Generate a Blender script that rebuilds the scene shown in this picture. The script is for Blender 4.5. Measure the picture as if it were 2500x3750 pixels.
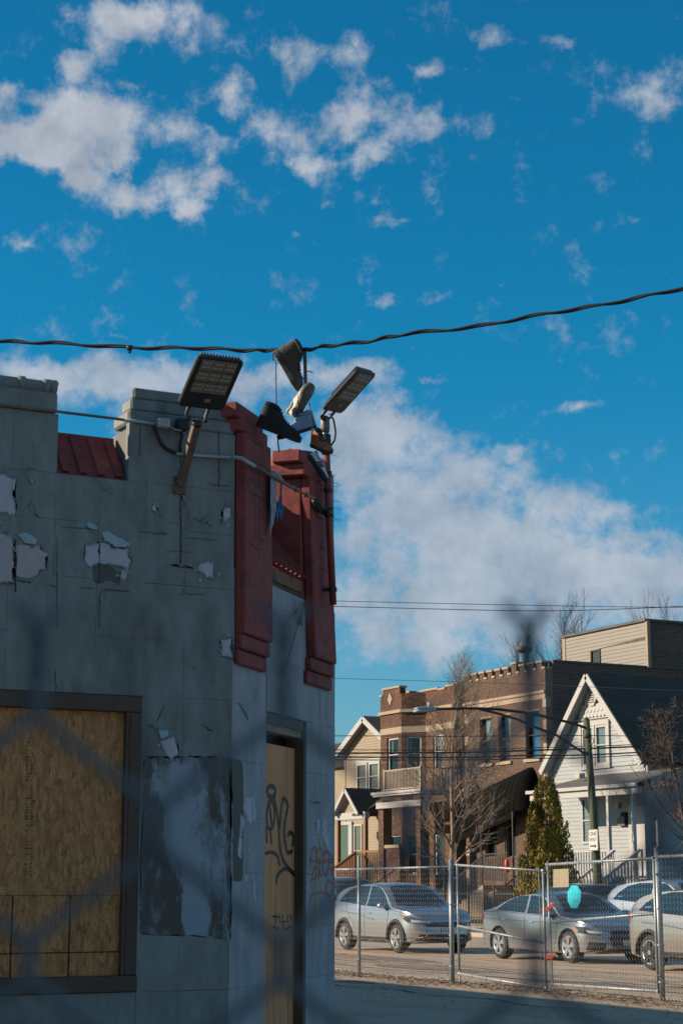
import bpy, bmesh, math, random
import numpy as np
from mathutils import Vector, Matrix
from mathutils.bvhtree import BVHTree

sc = bpy.context.scene
for o in list(bpy.data.objects):
    bpy.data.objects.remove(o, do_unlink=True)
col = sc.collection
R = math.radians
random.seed(7)

# ------------------------------------------------------------------ camera
# world frame: x runs along the street, y across it, z up; the camera stands at the origin
FPX, HZ, EYE = 6700.0, 3236.0, 1.6
PITCH = math.atan((HZ - 1875) / FPX)
YAW = math.atan2(.4602, .8878)
FH = np.array([-math.cos(YAW), math.sin(YAW), 0.0])
RT = np.array([math.sin(YAW), math.cos(YAW), 0.0])
UPZ = np.array([0, 0, 1.0])
FW = FH * math.cos(PITCH) + UPZ * math.sin(PITCH)
UP = -FH * math.sin(PITCH) + UPZ * math.cos(PITCH)
CAM = np.array([0, 0, EYE])
cam = bpy.data.cameras.new('camera')
cam.sensor_fit = 'VERTICAL'
cam.sensor_height = 36.0
cam.lens = FPX / 3750 * 36.0
cam.clip_start, cam.clip_end = .05, 3000
cam.dof.use_dof = True
cam.dof.focus_distance = 22.0
cam.dof.aperture_fstop = 8.5
camo = bpy.data.objects.new('camera', cam)
col.objects.link(camo)
camo.matrix_world = Matrix([[RT[i], UP[i], -FW[i], CAM[i]] for i in range(3)] + [[0, 0, 0, 1]])
sc.camera = camo

# ------------------------------------------------------------------ sun, sky, exposure
SUN_EL = R(21.5)
SUN_H = -RT                                   # horizontal direction towards the sun
SUN_DIR = np.array([SUN_H[0] * math.cos(SUN_EL), SUN_H[1] * math.cos(SUN_EL), math.sin(SUN_EL)])
sl = bpy.data.lights.new('sun', 'SUN')
sl.energy = 5.0
sl.angle = R(.55)
sl.color = (1.0, .81, .61)
so = bpy.data.objects.new('sun', sl)
col.objects.link(so)
so.rotation_euler = Vector(SUN_DIR).to_track_quat('Z', 'Y').to_euler()
sc.view_settings.view_transform = 'Standard'
sc.view_settings.look = 'None'
sc.view_settings.exposure = 0.6
sc.view_settings.gamma = 1.0
sc.view_settings.use_curve_mapping = False
sc.cycles.max_bounces = 6
sc.cycles.use_denoising = True

def ray(x, y):
    return FW + (x - 1250) / FPX * RT + (1875 - y) / FPX * UP
def onZ(x, y, z=0.0):
    d = ray(x, y); return CAM + d * (z - EYE) / d[2]
def onX(x, y, c):
    d = ray(x, y); return CAM + d * c / d[0]
def onY(x, y, c):
    d = ray(x, y); return CAM + d * c / d[1]
def onPl(x, y, P, N):
    d = ray(x, y); return CAM + d * (np.dot(np.array(P) - CAM, N) / np.dot(d, N))
def atD(x, y, dep):
    return CAM + ray(x, y) * dep
ZS = {'s': (0, 0, 1.0), 'd': (0, 0, .6272), '1': (0, 1250, 2.24), '2': (600, 1150, 1.8447), '3': (0, 2450, 1.809), '4': (700, 2300, 1.622),
      '5': (1200, 2450, 2.24), '6': (1700, 2200, 1.96), '7': (1200, 3050, 2.24), '8': (1700, 3050, 1.96),
      'A': (900, 1220, 3.136), 'B': (400, 1250, 2.851), 'C': (830, 1440, 2.94), 'D': (830, 2100, 3.733)}
def S(z, x, y):
    a = ZS[z]; return a[0] + x / a[2], a[1] + y / a[2]

# world: physical sky with broken cumulus
w = bpy.data.worlds.new('World')
sc.world = w
w.use_nodes = True
nt = w.node_tree
nt.nodes.clear()
def N_(t, **k):
    n = nt.nodes.new(t)
    for a, b in k.items(): setattr(n, a, b)
    return n
def L_(a, b): nt.links.new(a, b)
def mth(op, a, b=None, c=None, clamp=False):
    n = N_('ShaderNodeMath', operation=op); n.use_clamp = clamp
    for i, v in enumerate((a, b, c)):
        if v is None: continue
        if isinstance(v, (int, float)): n.inputs[i].default_value = v
        else: L_(v, n.inputs[i])
    return n.outputs[0]
out = N_('ShaderNodeOutputWorld')
bg = N_('ShaderNodeBackground')
bg.inputs['Strength'].default_value = .082
sky = N_('ShaderNodeTexSky', sky_type='NISHITA')
sky.sun_disc = False
sky.sun_elevation = SUN_EL
sky.sun_rotation = math.atan2(SUN_H[0], SUN_H[1])
sky.air_density = 1.0; sky.dust_density = .3; sky.ozone_density = 2.0
SKY_TINT = (.055, .735, .97, 1)
tint = N_('ShaderNodeMix', data_type='RGBA', blend_type='MULTIPLY')
tint.inputs[0].default_value = 1.0
L_(sky.outputs[0], tint.inputs[6])

tc = N_('ShaderNodeTexCoord')
sep = N_('ShaderNodeSeparateXYZ'); L_(tc.outputs['Generated'], sep.inputs[0])
def dotv(v):
    n = N_('ShaderNodeVectorMath', operation='DOT_PRODUCT'); L_(tc.outputs['Generated'], n.inputs[0])
    n.inputs[1].default_value = tuple(v); return n.outputs['Value']
az = mth('ARCTAN2', dotv(RT), dotv(FH))
el = mth('ARCSINE', sep.outputs['Z'])
tr = N_('ShaderNodeMapRange', interpolation_type='SMOOTHSTEP'); L_(el, tr.inputs[0])
tr.inputs['From Min'].default_value = -.02; tr.inputs['From Max'].default_value = .30
tm = N_('ShaderNodeMix', data_type='RGBA'); L_(tr.outputs[0], tm.inputs[0])
tm.inputs[6].default_value = (.46, .70, .88, 1); tm.inputs[7].default_value = SKY_TINT
L_(tm.outputs[2], tint.inputs[7])
q = N_('ShaderNodeCombineXYZ'); L_(az, q.inputs[0]); L_(el, q.inputs[1])
# ragged outline: warp the lookup by turbulent noise
def noise(vec, scale, detail=6, rough=.55, dist=0.0):
    n = N_('ShaderNodeTexNoise', noise_dimensions='3D')
    n.inputs['Scale'].default_value = scale; n.inputs['Detail'].default_value = detail
    n.inputs['Roughness'].default_value = rough; n.inputs['Distortion'].default_value = dist
    L_(vec, n.inputs['Vector']); return n
nw = noise(q.outputs[0], 26, 5, .6)
sub = N_('ShaderNodeVectorMath', operation='SUBTRACT'); L_(nw.outputs['Color'], sub.inputs[0]); sub.inputs[1].default_value = (.5, .5, .5)
scl = N_('ShaderNodeVectorMath', operation='MULTIPLY'); L_(sub.outputs[0], scl.inputs[0]); scl.inputs[1].default_value = (.055, .035, 0)
qw = N_('ShaderNodeVectorMath', operation='ADD'); L_(q.outputs[0], qw.inputs[0]); L_(scl.outputs[0], qw.inputs[1])
def azel(dx, dy):
    d = ray(dx * 1.5944, dy * 1.5944); d = d / np.linalg.norm(d)
    return math.atan2(d @ RT, d @ FH), math.asin(d[2])
def blobs(lst):
    acc = None
    for (cx, cy, rx, ry, st) in lst:
        a, e = azel(cx, cy)
        mp = N_('ShaderNodeMapping', vector_type='TEXTURE')
        mp.inputs['Location'].default_value = (a, e, 0)
        mp.inputs['Scale'].default_value = (rx * 1.5944 / FPX * 1.5, ry * 1.5944 / FPX * 1.5, 1)
        L_(qw.outputs[0], mp.inputs['Vector'])
        g = N_('ShaderNodeTexGradient', gradient_type='SPHERICAL'); L_(mp.outputs[0], g.inputs[0])
        v = mth('MULTIPLY', g.outputs['Fac'], st)
        acc = v if acc is None else mth('ADD', acc, v)
    return acc
CUM = [(185, 290, 150, 80, 1.7), (60, 330, 80, 45, 1.1), (210, 425, 75, 52, 1.1), (120, 385, 80, 40, 1.0), (270, 350, 60, 40, .5), (410, 305, 65, 50, .95),
       (425, 425, 90, 52, 1.1), (430, 490, 40, 28, .9), (310, 460, 70, 34, .75), (525, 440, 65, 28, .7),
       (240, 95, 105, 80, .95), (350, 35, 140, 46, .9), (170, 155, 48, 34, .8), (410, 110, 40, 40, .45), (545, 90, 70, 55, .65),
       (525, 195, 62, 48, .8), (680, 112, 60, 62, .8), (800, 112, 60, 55, .75), (15, 215, 45, 34, .75),
       (650, 300, 130, 66, .85), (870, 270, 140, 74, .92), (720, 385, 80, 34, .85), (845, 375, 80, 26, .85), (480, 345, 60, 40, .45), (975, 335, 90, 45, .5),
       (470, 240, 60, 30, .4), (300, 200, 60, 22, .4),
       (995, 150, 42, 28, .7), (1130, 118, 75, 38, .75), (1250, 110, 50, 24, .5), (1480, 205, 150, 65, .68), (1100, 290, 90, 30, .35),
       (905, 518, 44, 26, .85), (985, 450, 24, 36, .6), (870, 462, 22, 20, .5), (745, 470, 24, 14, .4), (705, 545, 34, 12, .45),
       (1005, 668, 38, 18, .65), (905, 686, 45, 14, .6), (1155, 645, 24, 10, .4), (1310, 945, 60, 18, .55), (50, 555, 70, 22, .45), (1470, 498, 30, 20, .3),
       (290, 775, 70, 12, .5), (560, 780, 60, 14, .45), (985, 872, 40, 10, .5)]
BANK = [(70, 850, 170, 36, .8), (250, 885, 220, 60, .85), (480, 880, 200, 60, .7), (690, 850, 150, 40, .75), (820, 860, 90, 26, .6), (860, 980, 120, 70, .8), (930, 1120, 260, 120, .9),
        (1090, 1060, 120, 60, .55), (1180, 1230, 260, 100, .8), (960, 1300, 250, 110, .8), (1000, 1420, 320, 80, .85), (1420, 1325, 260, 50, .8),
        (1250, 1380, 300, 60, .5), (1100, 1490, 320, 40, .55), (1200, 1020, 60, 16, .5), (1340, 1150, 120, 60, .45), (1480, 1170, 120, 30, .3), (700, 1000, 200, 150, .5), (1520, 1290, 200, 60, .7), (1300, 1290, 200, 60, .5), (1500, 1420, 200, 50, .6)]
nf = noise(q.outputs[0], 42, 10, .66)
nl = noise(q.outputs[0], 11, 3, .5)
far = mth('SUBTRACT', nl.outputs['Fac'], .52)                       # scattered cloud over the rest of the sky
ff = mth('MULTIPLY', mth('SUBTRACT', nf.outputs['Fac'], .5), 1.9)
# extra cloud added outside the view to make the ambient light more neutral
dvw = mth('SQRT', mth('ADD', mth('POWER', mth('MULTIPLY', az, 5.2), 2.0), mth('POWER', mth('MULTIPLY', mth('SUBTRACT', el, .2), 3.6), 2.0)))
rst = N_('ShaderNodeMapRange', interpolation_type='SMOOTHSTEP'); L_(dvw, rst.inputs[0])
rst.inputs['From Min'].default_value = 1.1; rst.inputs['From Max'].default_value = 2.2; rst.inputs['To Max'].default_value = .43
def cover(b, lo, hi, kf, kn):
    s_ = mth('ADD', mth('ADD', b, mth('MULTIPLY', ff, kf)), mth('MULTIPLY', far, kn))
    m = N_('ShaderNodeMapRange', interpolation_type='SMOOTHSTEP'); L_(s_, m.inputs[0])
    m.inputs['From Min'].default_value = lo; m.inputs['From Max'].default_value = hi
    return m.outputs[0]
c1 = cover(mth('ADD', blobs(CUM), rst.outputs[0]), .18, 1.12, 1.25, .8)
c2 = cover(blobs(BANK), .12, 1.02, 1.2, .9)
cov = mth('MULTIPLY', mth('MAXIMUM', c1, mth('MULTIPLY', c2, .85)), .96)
# cloud body: paler where it is thick, greyer undersides
shade = N_('ShaderNodeMix', data_type='RGBA')
nn = noise(q.outputs[0], 24, 7, .6)
L_(mth('MULTIPLY_ADD', mth('SUBTRACT', nn.outputs['Fac'], .5), 1.8, .58, clamp=True), shade.inputs[0])
CL_A, CL_B = (1.7, 2.2, 2.9, 1), (4.9, 5.15, 5.6, 1)
shade.inputs[6].default_value = CL_A; shade.inputs[7].default_value = CL_B
mx = N_('ShaderNodeMix', data_type='RGBA')
L_(cov, mx.inputs[0]); L_(tint.outputs[2], mx.inputs[6]); L_(shade.outputs[2], mx.inputs[7])
L_(mx.outputs[2], bg.inputs['Color']); L_(bg.outputs[0], out.inputs[0])

# ------------------------------------------------------------------ helpers
def tag(o, label=None, cat=None, group=None, kind=None):
    for k, v in (('label', label), ('category', cat), ('group', group), ('kind', kind)):
        if v: o[k] = v
    return o
ORG = {}
def thing(name, label, cat, loc=(0, 0, 0), group=None, rz=0):
    o = bpy.data.objects.new(name, None)
    o.empty_display_size = .1
    col.objects.link(o); o.location = loc; o.rotation_euler = (0, 0, rz)
    ORG[o.name] = np.array(loc, float)
    return tag(o, label, cat, group)
def link(name, me, m, parent=None, smooth=False):
    if m is not None and not me.materials: me.materials.append(m)
    o = bpy.data.objects.new(name, me)
    col.objects.link(o)
    if parent is not None:
        o.parent = parent; ORG[o.name] = ORG.get(parent.name, np.zeros(3))
    else: ORG[o.name] = np.zeros(3)
    if smooth:
        me.polygons.foreach_set('use_smooth', [True] * len(me.polygons))
    return o
class MB:
    def __init__(s): s.v = []; s.f = []
    def add(s, vs, fs):
        b = len(s.v); s.v += [tuple(map(float, v)) for v in vs]; s.f += [tuple(i + b for i in f) for f in fs]; return s
    def bx(s, x0, x1, y0, y1, z0, z1):
        return s.add([(x0, y0, z0), (x1, y0, z0), (x1, y1, z0), (x0, y1, z0), (x0, y0, z1), (x1, y0, z1), (x1, y1, z1), (x0, y1, z1)],
                     [(0, 3, 2, 1), (4, 5, 6, 7), (0, 1, 5, 4), (1, 2, 6, 5), (2, 3, 7, 6), (3, 0, 4, 7)])
    def cbx(s, c, sx, sy, sz): return s.bx(c[0] - sx / 2, c[0] + sx / 2, c[1] - sy / 2, c[1] + sy / 2, c[2] - sz / 2, c[2] + sz / 2)
    def obx(s, o, ax, ay, az):
        """box from corner o with edge vectors ax, ay, az (right handed)"""
        o, ax, ay, az = (np.array(k, float) for k in (o, ax, ay, az))
        vs = [o, o + ax, o + ax + ay, o + ay]; vs += [k + az for k in vs]
        return s.add(vs, [(0, 3, 2, 1), (4, 5, 6, 7), (0, 1, 5, 4), (1, 2, 6, 5), (2, 3, 7, 6), (3, 0, 4, 7)])
    def tube(s, pts, r, n=8, caps=True):
        pts = [np.array(p, float) for p in pts]
        rs = r if hasattr(r, '__len__') else [r] * len(pts)
        b = len(s.v); prev = None
        for i, p in enumerate(pts):
            t = pts[min(i + 1, len(pts) - 1)] - pts[max(i - 1, 0)]
            t = t / (np.linalg.norm(t) + 1e-12)
            if prev is None:
                a = np.array([0, 0, 1.0]) if abs(t[2]) < .9 else np.array([1.0, 0, 0])
            else: a = prev
            u = a - t * (a @ t); u /= np.linalg.norm(u) + 1e-12; prev = u
            v_ = np.cross(t, u)
            for k in range(n):
                an = 2 * math.pi * k / n
                s.v.append(tuple(p + rs[i] * (math.cos(an) * u + math.sin(an) * v_)))
        for i in range(len(pts) - 1):
            for k in range(n):
                k2 = (k + 1) % n
                s.f.append((b + i * n + k, b + i * n + k2, b + (i + 1) * n + k2, b + (i + 1) * n + k))
        if caps:
            s.f.append(tuple(b + k for k in range(n))[::-1]); e = b + (len(pts) - 1) * n
            s.f.append(tuple(e + k for k in range(n)))
        return s
    def prism(s, poly, ext):
        """planar polygon (3d points, ccw seen from the side the extrusion goes to) extruded by ext"""
        poly = [np.array(p, float) for p in poly]; n = len(poly); ext = np.array(ext, float)
        return s.add(poly + [p + ext for p in poly], [tuple(range(n))[::-1], tuple(range(n, 2 * n))] + [(i, (i + 1) % n, n + (i + 1) % n, n + i) for i in range(n)])
    def mesh(s, name, org=None):
        me = bpy.data.meshes.new(name)
        vs = s.v if org is None else (np.array(s.v) - org).tolist()
        me.from_pydata(vs, [], s.f); me.update(); return me
    def build(s, name, m, parent=None, smooth=False, fix=True, bevel=0):
        org = ORG.get(parent.name, np.zeros(3)) if parent is not None else None
        me = s.mesh(name, org)
        if fix:
            bm = bmesh.new(); bm.from_mesh(me)
            bmesh.ops.recalc_face_normals(bm, faces=bm.faces)
            if bevel: bmesh.ops.bevel(bm, geom=[e for e in bm.edges if len(e.link_faces) == 2 and e.calc_face_angle(0) > .5], offset=bevel, segments=1, affect='EDGES', clamp_overlap=True)
            bm.to_mesh(me); bm.free()
        return link(name, me, m, parent, smooth)

# ------------------------------------------------------------------ materials
MATS = {}
def mat(name, c, rough=.7, metal=0.0, var=.12, vscale=6.0, bump=0.0, bscale=40.0, c2=None, c2scale=2.0, c2lo=.5, c2hi=.65, spec=.5, stretch=(1, 1, 1), coat=0.0, emit=None, perobj=0.0, trans=0.0, flake=0.0):
    if name in MATS: return MATS[name]
    m = bpy.data.materials.new(name); m.use_nodes = True
    t = m.node_tree; b = t.nodes['Principled BSDF']
    b.inputs['Roughness'].default_value = rough; b.inputs['Metallic'].default_value = metal
    b.inputs['Specular IOR Level'].default_value = spec
    if coat: b.inputs['Coat Weight'].default_value = coat; b.inputs['Coat Roughness'].default_value = .04
    if trans: b.inputs['Transmission Weight'].default_value = trans
    tcn = t.nodes.new('ShaderNodeNewGeometry')
    mp = t.nodes.new('ShaderNodeMapping'); mp.inputs['Scale'].default_value = stretch
    t.links.new(tcn.outputs['Position'], mp.inputs['Vector'])
    def nz(scale, det=5, rgh=.6):
        n = t.nodes.new('ShaderNodeTexNoise'); n.inputs['Scale'].default_value = scale; n.inputs['Detail'].default_value = det; n.inputs['Roughness'].default_value = rgh
        t.links.new(mp.outputs[0], n.inputs['Vector']); return n
    cur = None
    if c2 is not None:
        n = nz(c2scale, 7, .65); mr = t.nodes.new('ShaderNodeMapRange'); mr.interpolation_type = 'SMOOTHSTEP'
        mr.inputs['From Min'].default_value = c2lo; mr.inputs['From Max'].default_value = c2hi
        t.links.new(n.outputs['Fac'], mr.inputs[0])
        mx_ = t.nodes.new('ShaderNodeMix'); mx_.data_type = 'RGBA'
        mx_.inputs[6].default_value = (*c, 1); mx_.inputs[7].default_value = (*c2, 1)
        t.links.new(mr.outputs[0], mx_.inputs[0]); cur = mx_.outputs[2]
    else:
        rgb = t.nodes.new('ShaderNodeRGB'); rgb.outputs[0].default_value = (*c, 1); cur = rgb.outputs[0]
    if var:
        n = nz(vscale); mr = t.nodes.new('ShaderNodeMapRange')
        mr.inputs['From Min'].default_value = .25; mr.inputs['From Max'].default_value = .75
        mr.inputs['To Min'].default_value = 1 - var; mr.inputs['To Max'].default_value = 1 + var
        t.links.new(n.outputs['Fac'], mr.inputs[0])
        v = mr.outputs[0]
        if perobj:
            oi = t.nodes.new('ShaderNodeNewGeometry')
            m2 = t.nodes.new('ShaderNodeMapRange'); m2.inputs['To Min'].default_value = 1 - perobj; m2.inputs['To Max'].default_value = 1 + perobj
            t.links.new(oi.outputs['Random Per Island'], m2.inputs[0])
            mm = t.nodes.new('ShaderNodeMath'); mm.operation = 'MULTIPLY'; t.links.new(v, mm.inputs[0]); t.links.new(m2.outputs[0], mm.inputs[1]); v = mm.outputs[0]
        vm = t.nodes.new('ShaderNodeVectorMath'); vm.operation = 'SCALE'
        t.links.new(cur, vm.inputs[0]); t.links.new(v, vm.inputs['Scale']); cur = vm.outputs[0]
    t.links.new(cur, b.inputs['Base Color'])
    if bump:
        n = nz(bscale, 6, .65); bp = t.nodes.new('ShaderNodeBump'); bp.inputs['Strength'].default_value = bump; bp.inputs['Distance'].default_value = .02
        t.links.new(n.outputs['Fac'], bp.inputs['Height']); t.links.new(bp.outputs[0], b.inputs['Normal'])
    if emit:
        b.inputs['Emission Color'].default_value = (*emit[0], 1); b.inputs['Emission Strength'].default_value = emit[1]
    MATS[name] = m
    return m

# ------------------------------------------------------------------ setting: ground, road, kerbs, walks
def sheet(name, m, x0, x1, y0, y1, z, kind='structure'):
    o = MB().add([(x0, y0, z), (x1, y0, z), (x1, y1, z), (x0, y1, z)], [(0, 1, 2, 3)]).build(name, m, fix=False)
    tag(o, kind=kind); return o
m_lot = mat('lot_concrete', (.36, .275, .195), .95, var=.16, vscale=.7, bump=.5, bscale=22, c2=(.27, .205, .145), c2scale=.55, c2lo=.48, c2hi=.66, stretch=(.55, 1.3, 1))
m_road = mat('road_surface', (.36, .28, .205), .93, var=.13, vscale=1.1, bump=.35, bscale=30, c2=(.28, .22, .16), c2scale=.35, c2lo=.5, c2hi=.7)
m_conc = mat('pale_concrete', (.34, .29, .235), .9, var=.12, vscale=3, bump=.2, bscale=30)
m_grass = mat('thin_grass', (.075, .085, .03), .95, var=.3, vscale=5, bump=.6, bscale=60, c2=(.16, .12, .07), c2scale=1.4, c2lo=.45, c2hi=.62)
m_soil = mat('bare_soil', (.12, .09, .065), .95, var=.25, vscale=4, bump=.6, bscale=40)
tag(sheet('ground', m_lot, -700, 300, -400, 800, 0.0), 'tan concrete lot and flat ground reaching to the horizon')
tag(sheet('road', m_road, -400, 120, 19.4, 30.1, .004), 'sunlit one way street behind the wire fence')
k = MB().bx(-400, 120, 30.1, 30.25, -.05, .13).build('kerb', m_conc); tag(k, 'concrete kerb on the far side of the street', kind='structure')
k = MB().bx(-400, 120, 30.25, 33.4, -.05, .14).build('grass_verge', m_grass); tag(k, 'thin green verge behind the far kerb', kind='structure')
k = MB().bx(-400, 120, 33.4, 35.2, -.05, .16).build('sidewalk', m_conc); tag(k, 'pale sidewalk in front of the houses', kind='structure')
k = MB().bx(-400, 120, 35.2, 70, -.05, .2).build('front_yards', m_soil); tag(k, 'bare soil yards under and around the houses', kind='structure')
m_yline = mat('worn_yellow_paint', (.50, .27, .05), .8, var=.3, vscale=8, c2=(.30, .24, .17), c2scale=9, c2lo=.5, c2hi=.6)
tag(sheet('yellow_line', m_yline, -60, -5, 21.15, 21.26, .009), 'worn yellow painted line beside the parked cars')
# asphalt seams across the lot
m_seam = mat('dark_crack_filler', (.07, .055, .045), .9, var=.2)
rng = random.Random(3)
for i, (yy, x0, x1, wd) in enumerate(((17.4, -44, -10, .05), (18.4, -44, -8, .04), (18.9, -36, -12, .03), (14.0, -33, -20, .03))):
    mb = MB(); pts = []
    n = 50
    for j in range(n + 1):
        x = x0 + (x1 - x0) * j / n; y = yy + .14 * math.sin(j * .6 + i) + rng.uniform(-.05, .05)
        ww = wd * rng.uniform(.4, 1.2)
        pts += [(x, y - ww, .0075), (x, y + ww, .0075)]
    mb.add(pts, [(2 * j, 2 * j + 2, 2 * j + 3, 2 * j + 1) for j in range(n)])
    o = mb.build('pavement_crack', m_seam, fix=False)
    tag(o, kind='structure')

# worn patches and oil stains in the surface
m_patch = mat('asphalt_patch', (.20, .155, .115), .95, var=.25, vscale=4, bump=.4, bscale=40); m_stain = mat('oil_stain', (.15, .115, .085), .85, var=.3, vscale=3)
for i, (cx, cy, rx, ry, mm) in enumerate(((-31.5, 18.2, 2.2, .5, m_patch), (-25.5, 17.6, 1.6, .35, m_stain), (-36.0, 19.6, 2.6, .5, m_stain), (-22.5, 18.6, 1.8, .45, m_patch), (-28.5, 14.6, 1.6, .25, m_stain), (-24.0, 20.3, 2.0, .35, m_stain), (-33, 23.2, 3.0, .6, m_stain))):
    r_ = random.Random(60 + i); n = 40
    pts = [(cx + rx * math.cos(k * 6.283 / n) * r_.uniform(.75, 1.1), cy + ry * math.sin(k * 6.283 / n) * r_.uniform(.7, 1.15), .0062) for k in range(n)]
    o = MB().add(pts, [tuple(range(n))]).build('pavement_patch', mm, fix=False); tag(o, kind='structure')

# ------------------------------------------------------------------ corner building
PB0 = atD(850, 2600, 10.0)
XA, YC = float(PB0[0]), float(PB0[1])
PB0 = np.array([XA, YC, 0.0])
BN = np.array([1, 1, 0]) / 2 ** .5
BT = np.array([-1, 1, 0]) / 2 ** .5
ULEN = 1.835
YB = (PB0 + BT * ULEN)[1]; XB = (PB0 + BT * ULEN)[0]
def PB(u, o, z): return PB0 + BT * u + BN * o + np.array([0, 0, z])
def onB(x, y, o=0.0):
    p = onPl(x, y, PB0 + BN * o, BN); return float((p - PB0) @ BT), float(p[2])
def zA(z, x, y, off=0.0):
    p = onX(*S(z, x, y), XA + off); return float(p[1]), float(p[2])
def zB(z, x, y, off=0.0): return onB(*S(z, x, y), off)

m_pA = mat('teal_grey_wall_paint', (.20, .22, .212), .8, var=.28, vscale=9, bump=.45, bscale=18, c2=(.125, .137, .13), c2scale=1.8, c2lo=.48, c2hi=.70, stretch=(1, 1, .45))
m_pB = mat('pale_blue_grey_wall_paint', (.295, .295, .315), .8, var=.24, vscale=9, bump=.22, bscale=16, c2=(.27, .28, .30), c2scale=1.6, c2lo=.5, c2hi=.7, stretch=(1, 1, .4))
m_red = mat('brick_red_paint', (.225, .044, .037), .8, var=.4, vscale=11, bump=.35, bscale=14, c2=(.13, .032, .03), c2scale=3.5, c2lo=.5, c2hi=.68)
m_joint = mat('dirty_joint', (.05, .045, .04), .95, var=.2)
m_back = mat('rough_masonry', (.16, .15, .14), .95, var=.2)
m_peel = mat('bare_white_undercoat', (.45, .45, .49), .85, var=.16, vscale=18, bump=.2, bscale=60, c2=(.30, .30, .32), c2scale=9, c2lo=.55, c2hi=.7)
m_peel2 = mat('bare_pinkish_undercoat', (.43, .38, .40), .85, var=.08, vscale=14, bump=.15, bscale=60)
m_flap = mat('lifted_paint_skin', (.30, .41, .42), .7, var=.15, vscale=9, bump=.4, bscale=30)
m_dkpatch = mat('dark_exposed_patch', (.10, .095, .085), .9, var=.3, vscale=12)  # darker than the wall paint, for the irregular dark patches
m_over = mat('dark_brown_overpaint', (.072, .062, .055), .7, var=.2, vscale=6, c2=(.13, .16, .19), c2scale=6, c2lo=.6, c2hi=.75, stretch=(1, 1, .3))
m_smear = mat('smeared_blue_white_paint', (.23, .30, .385), .75, var=.2, vscale=5, c2=(.12, .165, .215), c2scale=5, c2lo=.5, c2hi=.66, stretch=(1, 1, .22))
def smear_mat():
    m = bpy.data.materials.new('overpainted_graffiti'); m.use_nodes = True; t = m.node_tree; b = t.nodes['Principled BSDF']; b.inputs['Roughness'].default_value = .75
    g = t.nodes.new('ShaderNodeNewGeometry')
    def nz(scale, st, det=6, ro=.65):
        mp = t.nodes.new('ShaderNodeMapping'); mp.inputs['Scale'].default_value = st; t.links.new(g.outputs['Position'], mp.inputs[0])
        n = t.nodes.new('ShaderNodeTexNoise'); n.inputs['Scale'].default_value = scale; n.inputs['Detail'].default_value = det; n.inputs['Roughness'].default_value = ro
        t.links.new(mp.outputs[0], n.inputs[0]); return n.outputs['Fac']
    def m_(op, a, c):
        n = t.nodes.new('ShaderNodeMath'); n.operation = op
        for i_, v in enumerate((a, c)):
            if isinstance(v, (int, float)): n.inputs[i_].default_value = v
            else: t.links.new(v, n.inputs[i_])
        return n.outputs[0]
    acc = None
    for (zx, zy, ry, rz) in ((1230, 950, .19, .36), (1330, 1250, .16, .36), (1290, 1560, .12, .32), (1150, 800, .14, .22)):
        yy, zz = zA('3', zx, zy)
        mp = t.nodes.new('ShaderNodeMapping'); mp.vector_type = 'TEXTURE'; mp.inputs['Location'].default_value = (XA, yy, zz); mp.inputs['Scale'].default_value = (1, ry, rz)
        t.links.new(g.outputs['Position'], mp.inputs[0]); gr = t.nodes.new('ShaderNodeTexGradient'); gr.gradient_type = 'SPHERICAL'; t.links.new(mp.outputs[0], gr.inputs[0])
        acc = gr.outputs['Fac'] if acc is None else m_('MAXIMUM', acc, gr.outputs['Fac'])
    fac = m_('ADD', acc, m_('MULTIPLY', m_('SUBTRACT', nz(9, (1, 1, .16)), .5), 2.2))
    fac = m_('ADD', fac, m_('MULTIPLY', m_('SUBTRACT', nz(34, (1, 1, .5)), .5), 1.0))
    mr = t.nodes.new('ShaderNodeMapRange'); mr.interpolation_type = 'SMOOTHSTEP'; mr.inputs['From Min'].default_value = .02; mr.inputs['From Max'].default_value = .34; t.links.new(fac, mr.inputs[0])
    mb_ = t.nodes.new('ShaderNodeMix'); mb_.data_type = 'RGBA'; mb_.inputs[6].default_value = (.19, .235, .28, 1); mb_.inputs[7].default_value = (.34, .39, .46, 1); t.links.new(nz(4, (1, 1, .4)), mb_.inputs[0])
    mx_ = t.nodes.new('ShaderNodeMix'); mx_.data_type = 'RGBA'; mx_.inputs[6].default_value = (.085, .078, .07, 1); t.links.new(mb_.outputs[2], mx_.inputs[7]); t.links.new(mr.outputs[0], mx_.inputs[0])
    mr2 = t.nodes.new('ShaderNodeMapRange'); mr2.interpolation_type = 'SMOOTHSTEP'; mr2.inputs['From Min'].default_value = .52; mr2.inputs['From Max'].default_value = .62
    t.links.new(m_('ADD', m_('MULTIPLY', nz(5.5, (1, 1, .45), 7, .7), .7), m_('MULTIPLY', nz(26, (1, 1, .6)), .3)), mr2.inputs[0])
    m3_ = t.nodes.new('ShaderNodeMix'); m3_.data_type = 'RGBA'; t.links.new(mx_.outputs[2], m3_.inputs[6]); m3_.inputs[7].default_value = (.175, .20, .20, 1); t.links.new(mr2.outputs[0], m3_.inputs[0])
    t.links.new(m3_.outputs[2], b.inputs['Base Color']); return m
m_smr = smear_mat()
m_pipe = mat('painted_conduit', (.34, .41, .43), .5, var=.15, vscale=9)
m_pipeb = mat('rusty_brown_conduit', (.15, .10, .075), .6, var=.25, vscale=20)
m_blk = mat('black_rubber_cable', (.018, .018, .02), .6, var=.1)
m_rust = mat('rusted_steel_tube', (.125, .09, .068), .75, var=.25, vscale=14, c2=(.20, .105, .055), c2scale=9, c2lo=.5, c2hi=.62, bump=.2, bscale=50)

bld = thing('corner_store', 'boarded up grey corner store with maroon pilasters filling the left of the view', 'building', (XA, YC, 0))
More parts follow.
